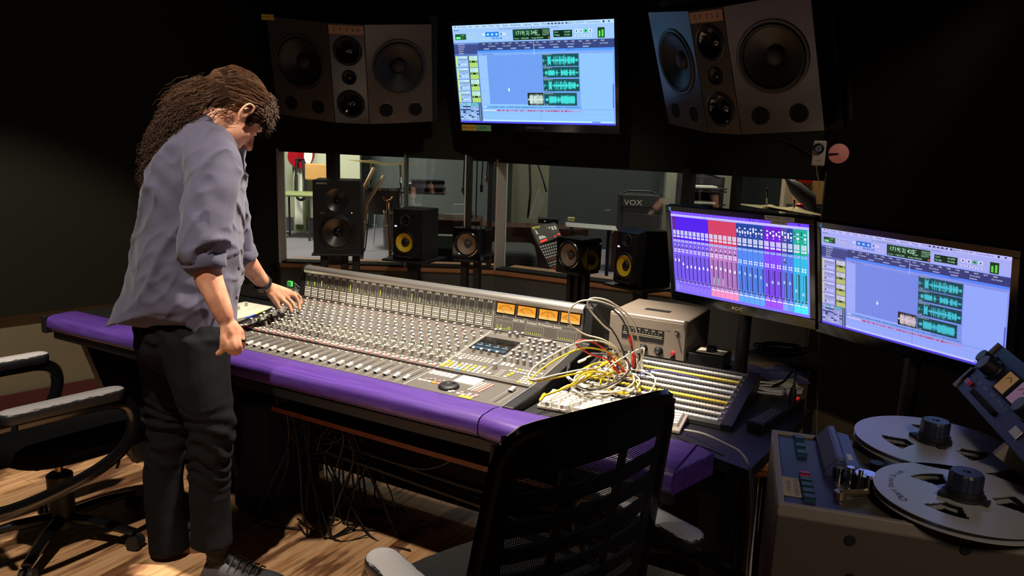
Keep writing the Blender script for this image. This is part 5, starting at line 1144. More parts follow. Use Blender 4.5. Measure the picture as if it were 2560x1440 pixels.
for j,tx in enumerate(['POWER','SRL','REPRO','INPUT','OUTPUT SEL','SPEED','EDIT']): k.text(tx,.008,M_line,TR(.03+j*.04,HH*.33,.0012),'CENTER')
k.text('VU',.010,M_line,TR(.155,HH*.34,.0012),'CENTER'); k.build('panel_lettering',hs,M=onh(0,0))
# reels
def reel(c,R,label,rot,txt=None):
    t=thing('tape_reel',label,'tape reel',TR(*c)@rotM('Z',rot),'metal tape reels'); sync()
    Mr=mat('reel_aluminium','c9c4c2',.35,metal=.35)
    def flange(z,name):
        N=180; rs=[q/.152*R for q in (.020,.052,.058,.064,.070,.076,.082,.088,.094,.100,.152)]; vs=[];fs=[]
        for zz in (z,z+.0014):
            for r in rs:
                for k in range(N): a=2*PI*k/N; vs.append((r*math.cos(a),r*math.sin(a),zz))
        S=len(rs)*N
        def hole(j,k):
            if not 1<=j<=8: return False
            m=(k%(N//3)); w=7+j*.55
            return abs(m-N//6+.5)<w
        for j in range(len(rs)-1):
            for k in range(N):
                if hole(j,k): continue
                a,b_,c_,d_=j*N+k,j*N+(k+1)%N,(j+1)*N+(k+1)%N,(j+1)*N+k
                fs.append((S+a,S+d_,S+c_,S+b_)); fs.append((a,b_,c_,d_))
        for k in range(N): a=(len(rs)-1)*N+k; b_=(len(rs)-1)*N+(k+1)%N; fs.append((a,b_,S+b_,S+a)) 
        b=MB(); b.add(vs,fs,Mr); return b.build(name,t)
    flange(0,'upper_flange'); flange(-.012,'lower_flange')
    b=MB(); b.lathe([(.028,-.013),(.028,.003)],mat('reel_hub','5a585a',.5),n=36); b.build('hub',t,smooth=True,angle=.5)
    k=MB(); N=28; k.lathe([(.036,.002),(.036,.008),(.031,.010),(.031,.018)],M_rub,n=30)
    vs=[];prf=[(1,.018),(1,.045),(.92,.05),(.25,.05),(.2,.046)]
    for r,z in prf:
        for i in range(48): a=2*PI*i/48; q=.0275*(1+(.05 if i%4<2 and r==1 else 0)); vs.append((q*r*math.cos(a),q*r*math.sin(a),z))
    fs=[(j*48+i,j*48+(i+1)%48,(j+1)*48+(i+1)%48,(j+1)*48+i) for j in range(4) for i in range(48)]+[tuple(4*48+i for i in range(48))]
    k.add(vs,fs,mat('navy_black_knob','20243a',.4))
    for i in range(3): a=2*PI*i/3+.3; k.box((.037*math.cos(a),.037*math.sin(a),.006),(.016,.016,.008),M_rub)
    k.build('hub_lock',t,smooth=True,angle=.5)
    if txt:
        b=MB(); r=R*.80; n=len(txt); a=txt_a0
        for n_,ch in enumerate(txt):
            b.text(ch,.021 if n_<5 else .014,mat('reel_ink','3a3a42',.6),rotM('Z',a-rot)@TR(0,r,.0018),'CENTER'); a-=(.085 if n_<5 else .058)
            if ch in 'ilt,.r': a+=.018
        b.build('flange_lettering',t)
    return t
r1=PZ(2333,1105,TZ+.022); r2=PZ(2408,1243,TZ+.022)
reel(r1,.158,'metal tape reel on the far side of the tape machine, nearer the monitors',.1)
txt_a0=1.72
reel(r2,.150,'metal tape reel lettered along its edge, nearest the camera',.75,'Otari Electric Co.,Ltd.')
# cable hanger with plugs left of the machine
hp=PZ(1905,1165,.62); hk=thing('cable_hanger','orange slotted cable hanger holding patch cords beside the tape machine','cable rack',TR(hp.x,hp.y,0)); sync()
Mor=mat('orange_rack','d98a48',.5); b=MB()
for k in range(4): b.box((0,-.045+k*.028,.62),(.16,.012,.008),Mor)
b.box((0,-.05,.617),(.16,.006,.014),Mor); b.build('slotted_plate',hk)
b=MB(); b.box((.03,.0,.307),(.03,.03,.614),M_black); b.box((.03,0,.01),(.2,.2,.02),M_black); b.build('stand_post',hk)
rr=random.Random(4)
tl_=['longest','second longest','thickest','thinnest']
for k in range(14):
    x=hp.x-.07+.011*k+rr.uniform(-.003,.003); y=hp.y-.04+.02*(k%5); b=MB(); z=.63
    b.tube([(x,y,z+.055+.02*rr.random()),(x,y,z+.03),(x,y,z+.005)],[.0022,.0045,.0042],M_chrome if k%3 else M_black,n=8)
    b.tube(crom([(x,y,z),(x+rr.uniform(-.006,.006),y-.006,z-.12),(x+rr.uniform(-.01,.01),y-.01,z-.32),(x+rr.uniform(-.02,.02),y+rr.uniform(-.02,.01),.04+.1*rr.random())],5),.003,mat('tan_cord','4a3a2c',.6) if k%2 else M_bc,n=6)
    o=b.build('patch_lead',M=TR(x,y,z),world=True,smooth=True,angle=9); tag(o,'dark patch cord with a metal plug hanging from the orange rack','patch cord','patch cords hanging from the orange rack')
b=MB(); q=PZ(1955,1065,.70); b.tube([q+Vector((-.01,0,.02)),q+Vector((.03,-.02,-.01))],[.011,.011],M_chrome,n=14); b.tube([q+Vector((-.012,0,.022)),q+Vector((-.02,.005,.03))],[.008,.006],M_chrome,n=12); tag(b.build('metal_connector',M=TR(*q),world=True,smooth=True,angle=.6),'shiny cylindrical metal connector between the power strip and the tape machine','connector')
b=MB(); q=PZ(1937,1065,.70); b.lathe([(.012,0),(.009,.012),(.004,.014)],mat('pale_green_plug','a8c8a0',.3),TR(*q),16); tag(b.build('small_green_plug',M=TR(*q),world=True,smooth=True),'small pale green plug beside the metal connector','plug')
# curtains hanging on the right wall behind the monitors, and dark post
# ---------------------------------------------------------------- live room behind the glass (floor at LF)
M_lw=M_lwall
def PL(px,py,Y): return PY(px,py,Y)
def wallbox(name,px0,px1,Y,m,z0=LF,z1=3.0,th=.1):
    a,b_=PY(px0,500,Y).x,PY(px1,500,Y).x; mb=MB(); mb.box2((a,Y,z0),(b_,Y+th,z1),m); return struct(mb.build(name))
wallbox('wall_live_room_left',560,757,9.0,mat('sage_wall_paint2','8d917c',.8))
wallbox('wall_live_room_pillar',733,760,8.8,mat('green_pilaster','808a62',.8))
wallbox('wall_live_room_panel',757,900,9.1,mat('pale_panel_wall','b9bba2',.8))
wallbox('wall_live_room_mid',850,1290,9.6,M_lwall2)
wallbox('wall_live_room_column',1279,1370,7.4,mat('column_grey_green','7a7d68',.8))
wallbox('wall_live_room_dark',1232,1279,7.5,mat('dark_teal_wall','2f3a3a',.8))
wallbox('wall_live_room_right',1366,2100,8.2,mat('dark_slate_wall','2a302f',.85))
wallbox('wall_live_room_strip',1662,1688,7.9,mat('column_grey_green','7a7d68',.8)); wallbox('wall_live_room_strip_wide',1790,1850,7.9,mat('column_grey_green','7a7d68',.8))
wallbox('wall_live_room_far_right',1960,2120,6.6,mat('warm_wall','a08c70',.8))
b=MB(); a=PY(690,500,8.9).x; c=PY(900,500,8.9).x; b.box2((a,8.93,LF),(c,8.98,LF+.16),mat('dark_skirting','38343c',.6)); struct(b.build('baseboard_live_room'))
# green seat chair: seat centre about px 770,480 ; Y 8.3
Yc=8.3; s=1885/Yc
cx=PY(752,485,Yc); ch=thing('dining_chair','green seated metal chair with wicker back behind the left window pane','chair',TR(cx.x,Yc,LF)); sync()
M_ct=mat('chair_tube','4a4c48',.3,metal=.6); M_grn=mat('green_vinyl','7f8a58',.5); M_wick=mat('wicker','b98a4e',.7,bump=.6,bscale=60,var=.2,vscale=40)
zs=cx.z-LF
b=MB(); b.box((0,0,zs),(.42,.42,.035),M_grn); b.build('seat',ch,bevel=.012)
for x in(-.19,.14):
    b=MB(); b.tube(crom([(x,-.2,.0),(x,-.2,.25),(x,-.2,zs-.04),(x,-.12,zs-.02)],4),.012,M_ct,n=8); b.build('front_leg',ch,smooth=True)
    b=MB(); b.tube([(x,.2,0),(x,.2,zs)],.012,M_ct,n=8); b.build('rear_leg',ch,smooth=True)
    b=MB(); b.tube([(x,-.2,.1),(x,.2,.02)],.010,M_ct,n=8); b.build('stretcher',ch,smooth=True)
for x in (-.1,.2):
    b=MB(); b.tube([(x,.2,zs),(x,.21,zs+.2)],.013,M_ct,n=8); b.build('back_post',ch,smooth=True)
p0=PY(762,408,Yc+.2); p1=PY(828,452,Yc+.2); b=MB(); b.box(((p0.x+p1.x)/2-cx.x,.2,(p0.z+p1.z)/2-LF),(p1.x-p0.x,.03,p0.z-p1.z),M_wick); b.build('wicker_back',ch,bevel=.02)
# red guitar body on stand
g0=PY(752,388,8.7); gt_=thing('electric_guitar','red electric guitar with white pickguard hanging behind the wicker-backed chair','guitar',TR(*g0)); sync()
b=MB(); 
def blob(r,sx,sz,m,y,x=0,z=0,n=28,w=.25,th=.035):
    vs=[(x+r*sx*math.cos(a)*(1-w*abs(math.sin(a))**6*.0+.08*math.sin(2*a)),y,z+r*sz*math.sin(a)) for a in [2*PI*k/n for k in range(n)]]; vs2=[(p[0],p[1]+th,p[2]) for p in vs]
    b.add(vs+vs2,[tuple(range(n)),tuple(range(2*n-1,n-1,-1))]+[((i+1)%n,i,n+i,n+(i+1)%n) for i in range(n)],m)
blob(.19,.8,.8,mat('cherry_red','8f1420',.2),0); b.build('body',gt_,bevel=.006)
b=MB(); blob(.08,.6,1.2,mat('white_pickguard','e4e2d8',.4),-.004,x=.085,z=.0,th=.003); b.build('pickguard',gt_)
b=MB(); b.box((0,-.006,-.05),(.09,.008,.02),M_chrome); 
for k in range(6): b.box((-.03+k*.012,-.012,.12),(.0015,.0015,.34),M_chrome)
b.build('bridge_and_strings',gt_)
b=MB(); b.box((0,.01,.45),(.055,.025,.62),mat('maple_neck','8a6a40',.5)); b.build('neck',gt_)
# strap / towel
s0=PY(752,440,8.65); b=MB(); b.tube(crom([(s0.x-.04,8.65,s0.z+.2),(s0.x-.06,8.65,s0.z-.05),(s0.x-.05,8.65,s0.z-.24),(s0.x+.03,8.65,s0.z-.25),(s0.x+.05,8.65,s0.z-.05),(s0.x+.03,8.65,s0.z+.18)],5),[(.012,.02)]*26,M_rub,n=8); tag(b.build('guitar_strap',smooth=True,M=TR(*s0),world=True),'black strap hanging in a loop below the red guitar','strap')
b=MB(); q=PY(744,415,8.75); b.box((q.x,8.77,q.z-.2),(.09,.02,.95),mat('white_cloth','d8d8cc',.8)); tag(b.build('white_banner',M=TR(*q),world=True),'pale narrow panel hanging behind the red guitar','banner')
b=MB(); q=PY(699,430,7.4); 
for k,(r,z) in enumerate([(.02,.2),(.03,.17),(.02,.14),(.03,.11)]): b.cyl((q.x,q.y,q.z-.1+z),r,.02,M_white)
b.cyl((q.x,q.y,q.z-1.0),.010,1.0,M_white); tag(b.build('lamp_pole',smooth=True,angle=.6,M=TR(*q),world=True),'white pole with stacked rings against the left window edge','pole')
# drum kit with stands
Yd=7.6
def stick(name,label,cat,pts,r,m,group=None,Y=Yd):
    P=[PY(x,y,Yq) for x,y,Yq in [(q+(Y,)) if len(q)==2 else q for q in pts]]; b=MB(); b.tube(P,r,m,n=8); o=b.build(name,smooth=True,angle=9,M=TR(*P[0]),world=True); return tag(o,label,cat,group)
def disc(name,label,cat,px,py,Y,r,tilt,m,group=None,th=.004):
    p=PY(px,py,Y); b=MB(); b.M=rotM('Y',tilt); b.lathe([(r,0),(r*.3,.012),(r*.12,.022),(.004,.026)],m,n=36); o=b.build(name,M=TR(*p),smooth=True); return tag(o,label,cat,group)
M_cym=mat('bronze_cymbal','a8905c',.3,metal=.9)
disc('cymbal','bronze cymbal left of the drum kit behind the glass','cymbal',930,406,Yd,.24,.08,M_cym); disc('cymbal','bronze cymbal with a bright rim, right of the other hanging cymbal','cymbal',1000,411,7.3,.22,-.06,M_cym)
stick('cymbal_stand','thin stand under the left bronze cymbal','stand',[(930,406),(925,470),(920,560)],.012,M_chrome); stick('cymbal_stand','thin stand under the right bronze cymbal','stand',[(1000,412),(1002,480),(1005,590)],.012,M_chrome,Y=7.3)
def drum(px,py,Y,r,h,label,m):
    p=PY(px,py,Y); t=thing('drum',label,'drum',TR(*p)); sync()
    b=MB(); b.lathe([(r,-h),(r,0)],m,n=32); b.build('shell',t,smooth=True,angle=.5); b=MB(); b.lathe([(r*1.03,-.015),(r*1.03,.012),(r*.97,.012)],M_chrome,n=32); b.build('hoop',t,smooth=True,angle=.5); b=MB(); b.lathe([(r*.97,.004),(.001,.005)],mat('drum_head','a8a498',.6),n=32); b.build('head',t); 
    b=MB()
    for k in range(3): a=2*PI*k/3; b.tube([(r*math.cos(a),r*math.sin(a),-h),(r*1.3*math.cos(a),r*1.3*math.sin(a),-(p.z-LF))],.008,M_chrome,n=6)
    b.build('legs',t)
Mdr=mat('dark_drum_lacquer','2a2220',.2)
drum(955,470,7.7,.2,.25,'dark lacquered drum between the left pane and the second speaker',Mdr); drum(1022,528,7.2,.24,.35,'larger dark floor drum below the right bronze cymbal',Mdr)
for k,(x0,y0,x1,y1) in enumerate([(905,480,935,420),(915,510,960,440)]): stick('wooden_stick','tan wooden pole slanting behind the big monitor speaker','pole',[(x0-14,y0+170),(x0,y0),(x1,y1)],.018,mat('tan_wood','8a6a42',.5),'slanting wooden poles',Y=6.9)
# shelf with papers, wooden bench, radiator
p=PY(1062,480,6.6); b=MB(); b.box((p.x,6.6,p.z),(.38,.3,.02),mat('grey_shelf','6a6a66',.6)); 
tag(b.build('wall_shelf',M=TR(*p),world=True),'grey shelf holding stacked binders beyond the second speaker','shelf')
for k in range(3):
    b=MB(); b.box((0,0,.0),(.34-.03*k,.24,.03),[M_black,mat('pale_binder','9a9a92',.6),M_black][k],M=rotM('Z',.1*k)); tag(b.build('binder',M=TR(p.x+.01*k,6.6,p.z+.026+k*.032)),['black binder lowest of the stack on the grey shelf','pale binder in the middle of the stack on the grey shelf','black binder topmost of the stack on the grey shelf'][k],'binder','binders on the grey shelf')
stick('microphone_stand','copper coloured stand with a forked top beside the second speaker','stand',[(970,500),(970,540),(975,640),(975,690)],.012,mat('copper','a8704a',.3,metal=.8),Y=6.2)
stick('fork_arms','curved copper arms on top of the forked stand','stand',[(958,492),(963,500),(970,501),(977,500),(982,492)],.008,MATS['copper'],Y=6.2)
q=PY(1130,575,6.4); b=MB(); b.box((q.x,6.4,(q.z+.15+LF)/2-.02),(.5,.5,q.z+.15-LF-.04),mat('mahogany','3c2018',.3)); tag(b.build('wooden_cabinet',M=TR(q.x,6.4,LF),world=True,bevel=.01),'dark mahogany cabinet behind the left cube speaker','cabinet')
q=PY(1108,603,6.0); b=MB(); b.box((q.x,6.0,q.z),(.30,.12,.10),mat('sage_box','5c6658',.7)); b.box((q.x,6.0,(q.z-.05+LF)/2),(.2,.1,q.z-.05-LF),M_blackmat); tag(b.build('sage_box',M=TR(q.x,6.0,LF),world=True),'sage green box low behind the gap between the second speaker and cube','box')
q=PY(1130,539,6.38); b=MB(); b.box((q.x+.05,6.38,q.z),(.24,.02,.03),M_white); tag(b.build('white_strip',M=TR(*q),world=True),'thin white strip lying on top of the mahogany cabinet','strip')
# hanging cables with connectors
for k,(x,y0,y1) in enumerate([(1158,405,470),(1178,405,530),(1190,405,535),(1204,405,462),(1217,400,440)]):
    a=PY(x,y0,6.2); c=PY(x,y1,6.2); b=MB(); b.tube([(a.x,6.2,3.0),(a.x+.01,6.2,a.z),c],.006,M_rub,n=6); b.tube([c,c-Vector((0,0,.05)),c-Vector((0,0,.06))],[.012,.013,.010],M_rub if k%2 else M_chrome,n=8); tag(b.build('hanging_cable',M=TR(a.x,6.2,3.0),world=True,smooth=True),'black cable with a plug hanging between the two mullions','cable','cables hanging between the mullions')
# synth / mixer with red leds, stand, sofa, plastic bag
m0=PY(1325,572,6.3); 
pts=[PY(1326,567,6.4),PY(1388,556,6.4),PY(1404,590,6.15),PY(1347,612,6.15)]
def slab(name,label,cat,c4,th,m,extra=None):
    n=(c4[1]-c4[0]).cross(c4[3]-c4[0]).normalized(); 
    if n.dot(Vector((0,0,CH))-c4[0])<0: n=-n
    b=MB(); vs=list(c4)+[p-n*th for p in c4]; b.add(vs,[(0,1,2,3),(7,6,5,4),(0,4,5,1),(1,5,6,2),(2,6,7,3),(3,7,4,0)],m)
    if extra: extra(b,c4,n)
    o=b.build(name,M=TR(*c4[0]),world=True); return tag(o,label,cat)
def lerp(c4,u,v): a=c4[0].lerp(c4[1],u); c=c4[3].lerp(c4[2],u); return a.lerp(c,v)
def grid(rows):
    def f(b,c4,n):
        for u0,v0,u1,v1,m in rows:
            q=[lerp(c4,u0,v0),lerp(c4,u1,v0),lerp(c4,u1,v1),lerp(c4,u0,v1)]; b.add([p+n*.004 for p in q],[(0,1,2,3)],m)
    return f
rl=em('ff4034',2); rows=[(.05,.06,.35,.2,mat('yellow_paper','b8a838',.6))]+[(.1+k*.11,.25,.17+k*.11,.5,M_cream) for k in range(8)]+[(.12,.62,.4,.8,M_cream),(.1,.86,.4,.96,rl),(.86,.8,.98,.9,rl),(.7,.85,.8,.92,rl)]
slab('sound_module','dark sound module with red lights on the live room desk','synthesizer',pts,.06,mat('module_grey','4a4642',.5),grid(rows))
p2=[PY(1347,614,6.1),PY(1400,600,6.1),PY(1402,668,5.9),PY(1378,676,5.9)]
rows=[(.03+.12*k,.05+.11*j,.1+.12*k,.11+.11*j,M_cream if (j!=5) else mat('red_row','a83a34',.5)) for k in range(8) for j in range(8)]+[(.0,.93,1,1,mat('red_edge','b84038',.5))]
slab('live_room_mixer','small mixing desk full of pale buttons beyond the glass','mixing desk',p2,.08,mat('module_grey','4a4642',.5),grid(rows))
q=PY(1370,551,6.5); b=MB(); b.box((q.x,6.5,q.z),(.17,.15,.04),M_black); b.box((q.x-.03,6.42,q.z),(.006,.004,.006),em('ffffff',2)); tag(b.build('audio_interface',M=TR(*q),world=True,bevel=.004),'black device with a white light on top of the sound module','electronics')
q0=PY(1225,560,6.9); q1=PY(1330,560,6.9); b=MB(); b.box2((q0.x-.4,6.7,LF),(q1.x+.5,7.1,q0.z),mat('mahogany','3c2018',.3)); tag(b.build('wood_dado',M=TR(q0.x,6.9,LF),world=True),'long dark wooden cabinet along the live room behind the lit mixer','cabinet')
def sofa(px,py,Y,w,h,label):
    p=PY(px,py,Y); b=MB(); b.box((0,0,(p.z-LF)/2),(w,.6,p.z-LF),mat('dark_couch','23262a',.8)); tag(b.build('couch',M=TR(p.x,Y,LF),bevel=.06,seg=4),label,'sofa')
sofa(1275,615,5.9,.42,.4,'low black couch behind the window right of the middle mullion')
q=[PY(1348,470,7.0),PY(1362,500,7.0),PY(1340,548,7.0),PY(1322,545,7.0)]; b=MB(); b.add(q+[p+Vector((0,.05,0)) for p in q],[(0,1,2,3),(7,6,5,4),(0,4,5,1),(1,5,6,2),(2,6,7,3),(3,7,4,0)],mat('clear_bag','b8b4aa',.3,alpha=1)); tag(b.build('plastic_bag',M=TR(*q[0]),world=True),'crumpled pale plastic bag hanging on the pale column','bag')
stick('ceiling_cable','thin dark cable down the pale column beside the plastic bag','cable',[(1324,-60),(1324,410),(1326,480),(1320,545)],.012,M_rub,Y=7.3); stick('ceiling_cable','thin dark cable crossing above the plastic bag','cable',[(1330,-60),(1345,412),(1358,450),(1366,480)],.008,M_rub,Y=7.2)
# grey table bar and Vox amp
b=MB(); a=PY(1414,561,6.2); c=PY(1538,571,6.2); b.tube([a,c],[(.02,.16)]*2,mat('grey_table','8a8a86',.5),n=4,flat=(0,0,1)); b.cyl((a.x+.05,a.y,LF),.015,a.z-LF,M_rub); b.cyl((c.x-.05,c.y,LF),.015,c.z-LF,M_rub); tag(b.build('narrow_table',M=TR(*a),world=True),'narrow grey table top running behind the right cube speaker','table')
b=MB(); q=PY(1428,548,6.3); b.box((q.x,6.3,q.z),(.055,.05,.03),mat('cream_box','c9be84',.6)); tag(b.build('small_box',M=TR(*q),world=True),'small cream box on the narrow grey table','box')
am=PY(1595,530,6.9); at=thing('guitar_amplifier','black guitar combo amplifier lettered VOX behind the right window','amplifier',TR(am.x,6.9,am.z)); sync()
b=MB(); b.box((0,0,0),(.35,.22,.32),M_blackmat); b.build('cabinet',at,bevel=.008)
b=MB(); b.box((0,-.112,-.05),(.31,.004,.20),mat('amp_cloth','2c2a2a',.9,bump=.8,bscale=120)); b.build('grille_cloth',at); b=MB(); b.box((0,-.112,.105),(.33,.004,.10),mat('amp_panel','3c3e3c',.5)); b.build('upper_panel',at)
b=MB(); b.text('VOX',.07,M_white,TR(-.15,-.116,.09)@RXF,'LEFT',0,1.1); b.build('vox_lettering',at)
b=MB(); b.tube([(-.16,0,.165),(-.1,0,.19),(.1,0,.19),(.16,0,.165)],.008,M_rub,n=6); b.build('handle',at)
b=MB(); b.box((am.x,6.9,(am.z-.16+LF)/2),(.5,.4,am.z-.16-LF),mat('mahogany','3c2018',.3)); tag(b.build('amp_bench',M=TR(am.x,6.9,LF),world=True),'dark wooden bench under the lettered guitar amplifier','bench')
# things at the right end: cymbals, binders, tan amp
disc('cymbal','upper bright cymbal above the mixer-window monitor','cymbal',1925,521,4.9,.20,.10,mat('pale_cymbal','cdbd8e',.3,metal=.7)); disc('cymbal','lower bright cymbal nearest the right pillar of the window','cymbal',1990,527,4.7,.20,.12,MATS['pale_cymbal'])
stick('cymbal_rod','chrome rod rising from the upper bright cymbal','rod',[(1917,515),(1918,470)],.006,M_chrome,Y=4.9); stick('cymbal_rod','chrome rod rising from the lower bright cymbal','rod',[(1985,522),(1986,500)],.006,M_chrome,Y=4.7)
p=PY(2038,478,6.3); t=thing('tan_amplifier','tan amplifier with woven grille at the right end of the window','amplifier',TR(*p)); sync()
b=MB(); b.box((0,0,0),(.30,.2,.24),mat('tan_tolex','a87c48',.6)); b.build('cabinet',t,bevel=.008); b=MB(); b.box((0,-.102,0),(.27,.004,.20),M_wick); b.build('grille',t)
b=MB(); b.box((p.x,6.3,(p.z-.12+LF)/2),(.35,.3,p.z-.12-LF),M_blackmat); tag(b.build('black_plinth',M=TR(p.x,6.3,LF),world=True),'black plinth under the tan amplifier','plinth')
stick('boom_arm','dark boom arm slanting down in front of the tan amplifier','stand',[(1962,440),(1990,470),(2022,500),(2032,530),(2034,620),(2034,760)],[.01,.05,.06,.03,.012,.012],mat('dark_grey_boom','4a4844',.4),Y=5.6)
b=MB(); q=PY(1998,515,5.4); b.ell((q.x,q.y,q.z),(.035,.03,.022),mat('red_plastic','b82418',.3)); b.cyl((q.x,q.y,LF),.008,q.z-LF-.01,M_chrome); tag(b.build('red_object',M=TR(*q),world=True,smooth=True),'small shiny red object behind the bright cymbals','object')
b=MB(); q=PY(2008,452,6.2); b.box((q.x,q.y,q.z),(.14,.05,.03),MATS['red_plastic']); b.box((q.x-.07,q.y,q.z),(.04,.05,.05),M_white); tag(b.build('red_white_box',M=TR(*q),world=True),'red and white box on top of the tan amplifier','box')
for k,(y,w) in enumerate([(466,.28),(473,.22),(505,.24)]):
    q=PY(1750,y,7.2); b=MB(); b.box((q.x,7.2,q.z),(w,.2,.015),M_cream); tag(b.build('white_folder',M=TR(*q),world=True),['uppermost white folder seen between the right mullions','middle white folder seen between the right mullions','lowest white folder seen between the right mullions'][k],'folder','white folders')
b=MB(); q=PY(1750,520,7.35); b.box((q.x,7.42,(q.z+.3+LF)/2),(.42,.2,q.z+.3-LF),M_blackmat); [b.box((q.x,7.2,PY(1750,y_,7.2).z-.014),(.34,.26,.012),M_blackmat) for y_ in (466,473,505)]; tag(b.build('dark_bookcase',M=TR(q.x,7.42,LF),world=True),'dark case holding the white folders','bookcase')
# ---------------------------------------------------------------- the man at the console
def fuse(mb,voxel,it=6,fac=.5):
    me=bpy.data.meshes.new('f'); me.from_pydata([tuple(p) for p in mb.v],[],mb.f); o=bpy.data.objects.new('f',me); COL.objects.link(o)
    r=o.modifiers.new('r','REMESH'); r.mode='VOXEL'; r.voxel_size=voxel; r.adaptivity=0
    s=o.modifiers.new('s','SMOOTH'); s.iterations=it; s.factor=fac
    dg=bpy.context.evaluated_depsgraph_get(); m2=bpy.data.meshes.new_from_object(o.evaluated_get(dg)); bpy.data.objects.remove(o); return m2
def finish(me,name,mats,parent=None,M=None,fn=None):
    if fn:
        no=[v.normal.copy() for v in me.vertices]
        for v,n in zip(me.vertices,no): v.co=fn(v.co,n)
    if M is not None: me.transform(M.inverted())
    me.polygons.foreach_set('use_smooth',[True]*len(me.polygons)); me.materials.clear()
    for m in mats: me.materials.append(m)
    me.name=name; o=bpy.data.objects.new(name,me); COL.objects.link(o)
    if parent: o.parent=parent
    elif M is not None: o.matrix_world=M
    return o
XX=MATS['cream_cable']
def _skin(nt,b,tc):
    n=nt.nodes.new('ShaderNodeTexNoise'); n.inputs['Scale'].default_value=28; n.inputs['Detail'].default_value=5
    cr=nt.nodes.new('ShaderNodeValToRGB'); cr.color_ramp.elements[0].position=.3; cr.color_ramp.elements[0].color=(*lin('b87a62'),1); cr.color_ramp.elements[1].position=.7; cr.color_ramp.elements[1].color=(*lin('dba688'),1)
    nt.links.new(tc.outputs['Object'],n.inputs['Vector']); nt.links.new(n.outputs[0],cr.inputs[0]); nt.links.new(cr.outputs[0],b.inputs['Base Color'])
    b.inputs['Subsurface Weight'].default_value=.12; b.inputs['Subsurface Radius'].default_value=(.01,.004,.002); b.inputs['Subsurface Scale'].default_value=.5
M_skin=mat('skin','cf967a',.5,fn=_skin)
M_shirt=mat('slate_violet_shirt','4c4b62',.85,bump=.5,bscale=700,sheen=.15,var=.06,vscale=20)
M_trou=mat('charcoal_trousers','101114',.9,spec=.15,bump=.4,bscale=600)
M_hair=mat('brown_hair','26170d',.9,spec=.1,var=.3,vscale=90,bump=1,bscale=160)
M_hairt=mat('brown_hair_curls','3a2314',.65,var=.4,vscale=60)
M_hairl=mat('brown_hair_strands','5a3a22',.5,var=.4,vscale=60)
def T2(mb,pts,rad,n=14,flat=None,sub=4,ends=(1,1)):
    # tube through world points with per-point radii interpolated
    P=crom(pts,sub); R=[]
    for i in range(len(pts)-1):
        for k in range(sub):
            t=k/sub; a,b=rad[i],rad[i+1]
            R.append(tuple(a[j]+(b[j]-a[j])*t for j in (0,1)) if isinstance(a,tuple) else a+(b-a)*t)
    R.append(rad[-1])
    mb.tube(P,R,XX,n=n,flat=flat)
    for p,r,ok in ((P[0],R[0],ends[0]),(P[-1],R[-1],ends[1])):
        if not ok: continue
        q=max(r) if isinstance(r,tuple) else r
        mb.ell(p,(q*.97,q*.97,q*.97),XX,n=12)
# head frame
psi,thp=.84,.84
Fv=Vector((math.cos(psi)*math.cos(thp),math.sin(psi)*math.cos(thp),-math.sin(thp))); Lv=Vector((-math.sin(psi),math.cos(psi),0)); Uv=Fv.cross(Lv)
HC=PY(582,282,2.42); HM=Matrix(((Fv.x,Lv.x,Uv.x,HC.x),(Fv.y,Lv.y,Uv.y,HC.y),(Fv.z,Lv.z,Uv.z,HC.z),(0,0,0,1)))
def H(x,y,z): return HM@Vector((x,y,z))
neckb=PY(512,345,2.42)
rsh=PY(528,402,2.27); rel=PY(500,610,2.17); rwr=PY(563,795,2.17)
lsh=PY(540,385,2.58); lel=PY(572,590,2.66); lwr=PY(662,712,2.86)
hip=PY(458,800,2.42)
bo=MB(); bo.M=HM
E_=lambda c,r: bo.ell(c,r,XX,n=20)
E_((-.012,0,.028),(.097,.076,.088)); E_((.038,0,-.022),(.056,.058,.080)); E_((.030,0,-.070),(.050,.050,.040)); E_((.068,0,-.096),(.020,.022,.018))
E_((.045,.035,-.03),(.035,.025,.03)); E_((.045,-.035,-.03),(.035,.025,.03))
for s in (-1,1):
    E_((.080,s*.026,.020),(.014,.024,.009)); E_((.103,s*.011,-.036),(.010,.008,.008)); E_((.074,s*.031,-.001),(.012,.016,.009))
E_((.083,0,-.061),(.012,.024,.007)); E_((.081,0,-.073),(.012,.021,.008))
bo.M=Matrix.Identity(4)
T2(bo,[H(.088,0,.010),H(.102,0,-.015),H(.113,0,-.034)],[.008,.010,.013],n=10)
for s in (-1,1):     # ears
    T2(bo,[H(.004,s*.076,-.032),H(-.012,s*.083,-.018),H(-.020,s*.090,.006),H(-.012,s*.091,.026),H(.006,s*.086,.028),H(.012,s*.080,.012)],[.006,.006,.005,.005,.005,.004],n=8)
    bo.M=HM; E_((.0,s*.078,-.003),(.014,.006,.026)); bo.M=Matrix.Identity(4)
T2(bo,[H(-.025,0,-.04),(H(-.03,0,-.08)+neckb)/2,neckb],[.056,.056,.062])
# torso core, legs core
ch_=PY(465,470,2.42)
T2(bo,[neckb,ch_,PY(452,640,2.42),hip],[(.07,.07),(.10,.13),(.09,.12),(.08,.10)],n=16,flat=(1,0,0))
def hand(wr,kn,fingers,thumb,pr=.013,wrr=(.018,.027),palmn=None):
    # palm slab between wrist and knuckles
    for k,p in enumerate(kn): T2(bo,[wr.lerp(p,.0),wr.lerp(p,.55),p],[.0175,.0155,.0115],n=10)
    for f,r in fingers: T2(bo,f,r,n=10,sub=3)
    T2(bo,thumb[0],thumb[1],n=10,sub=3)
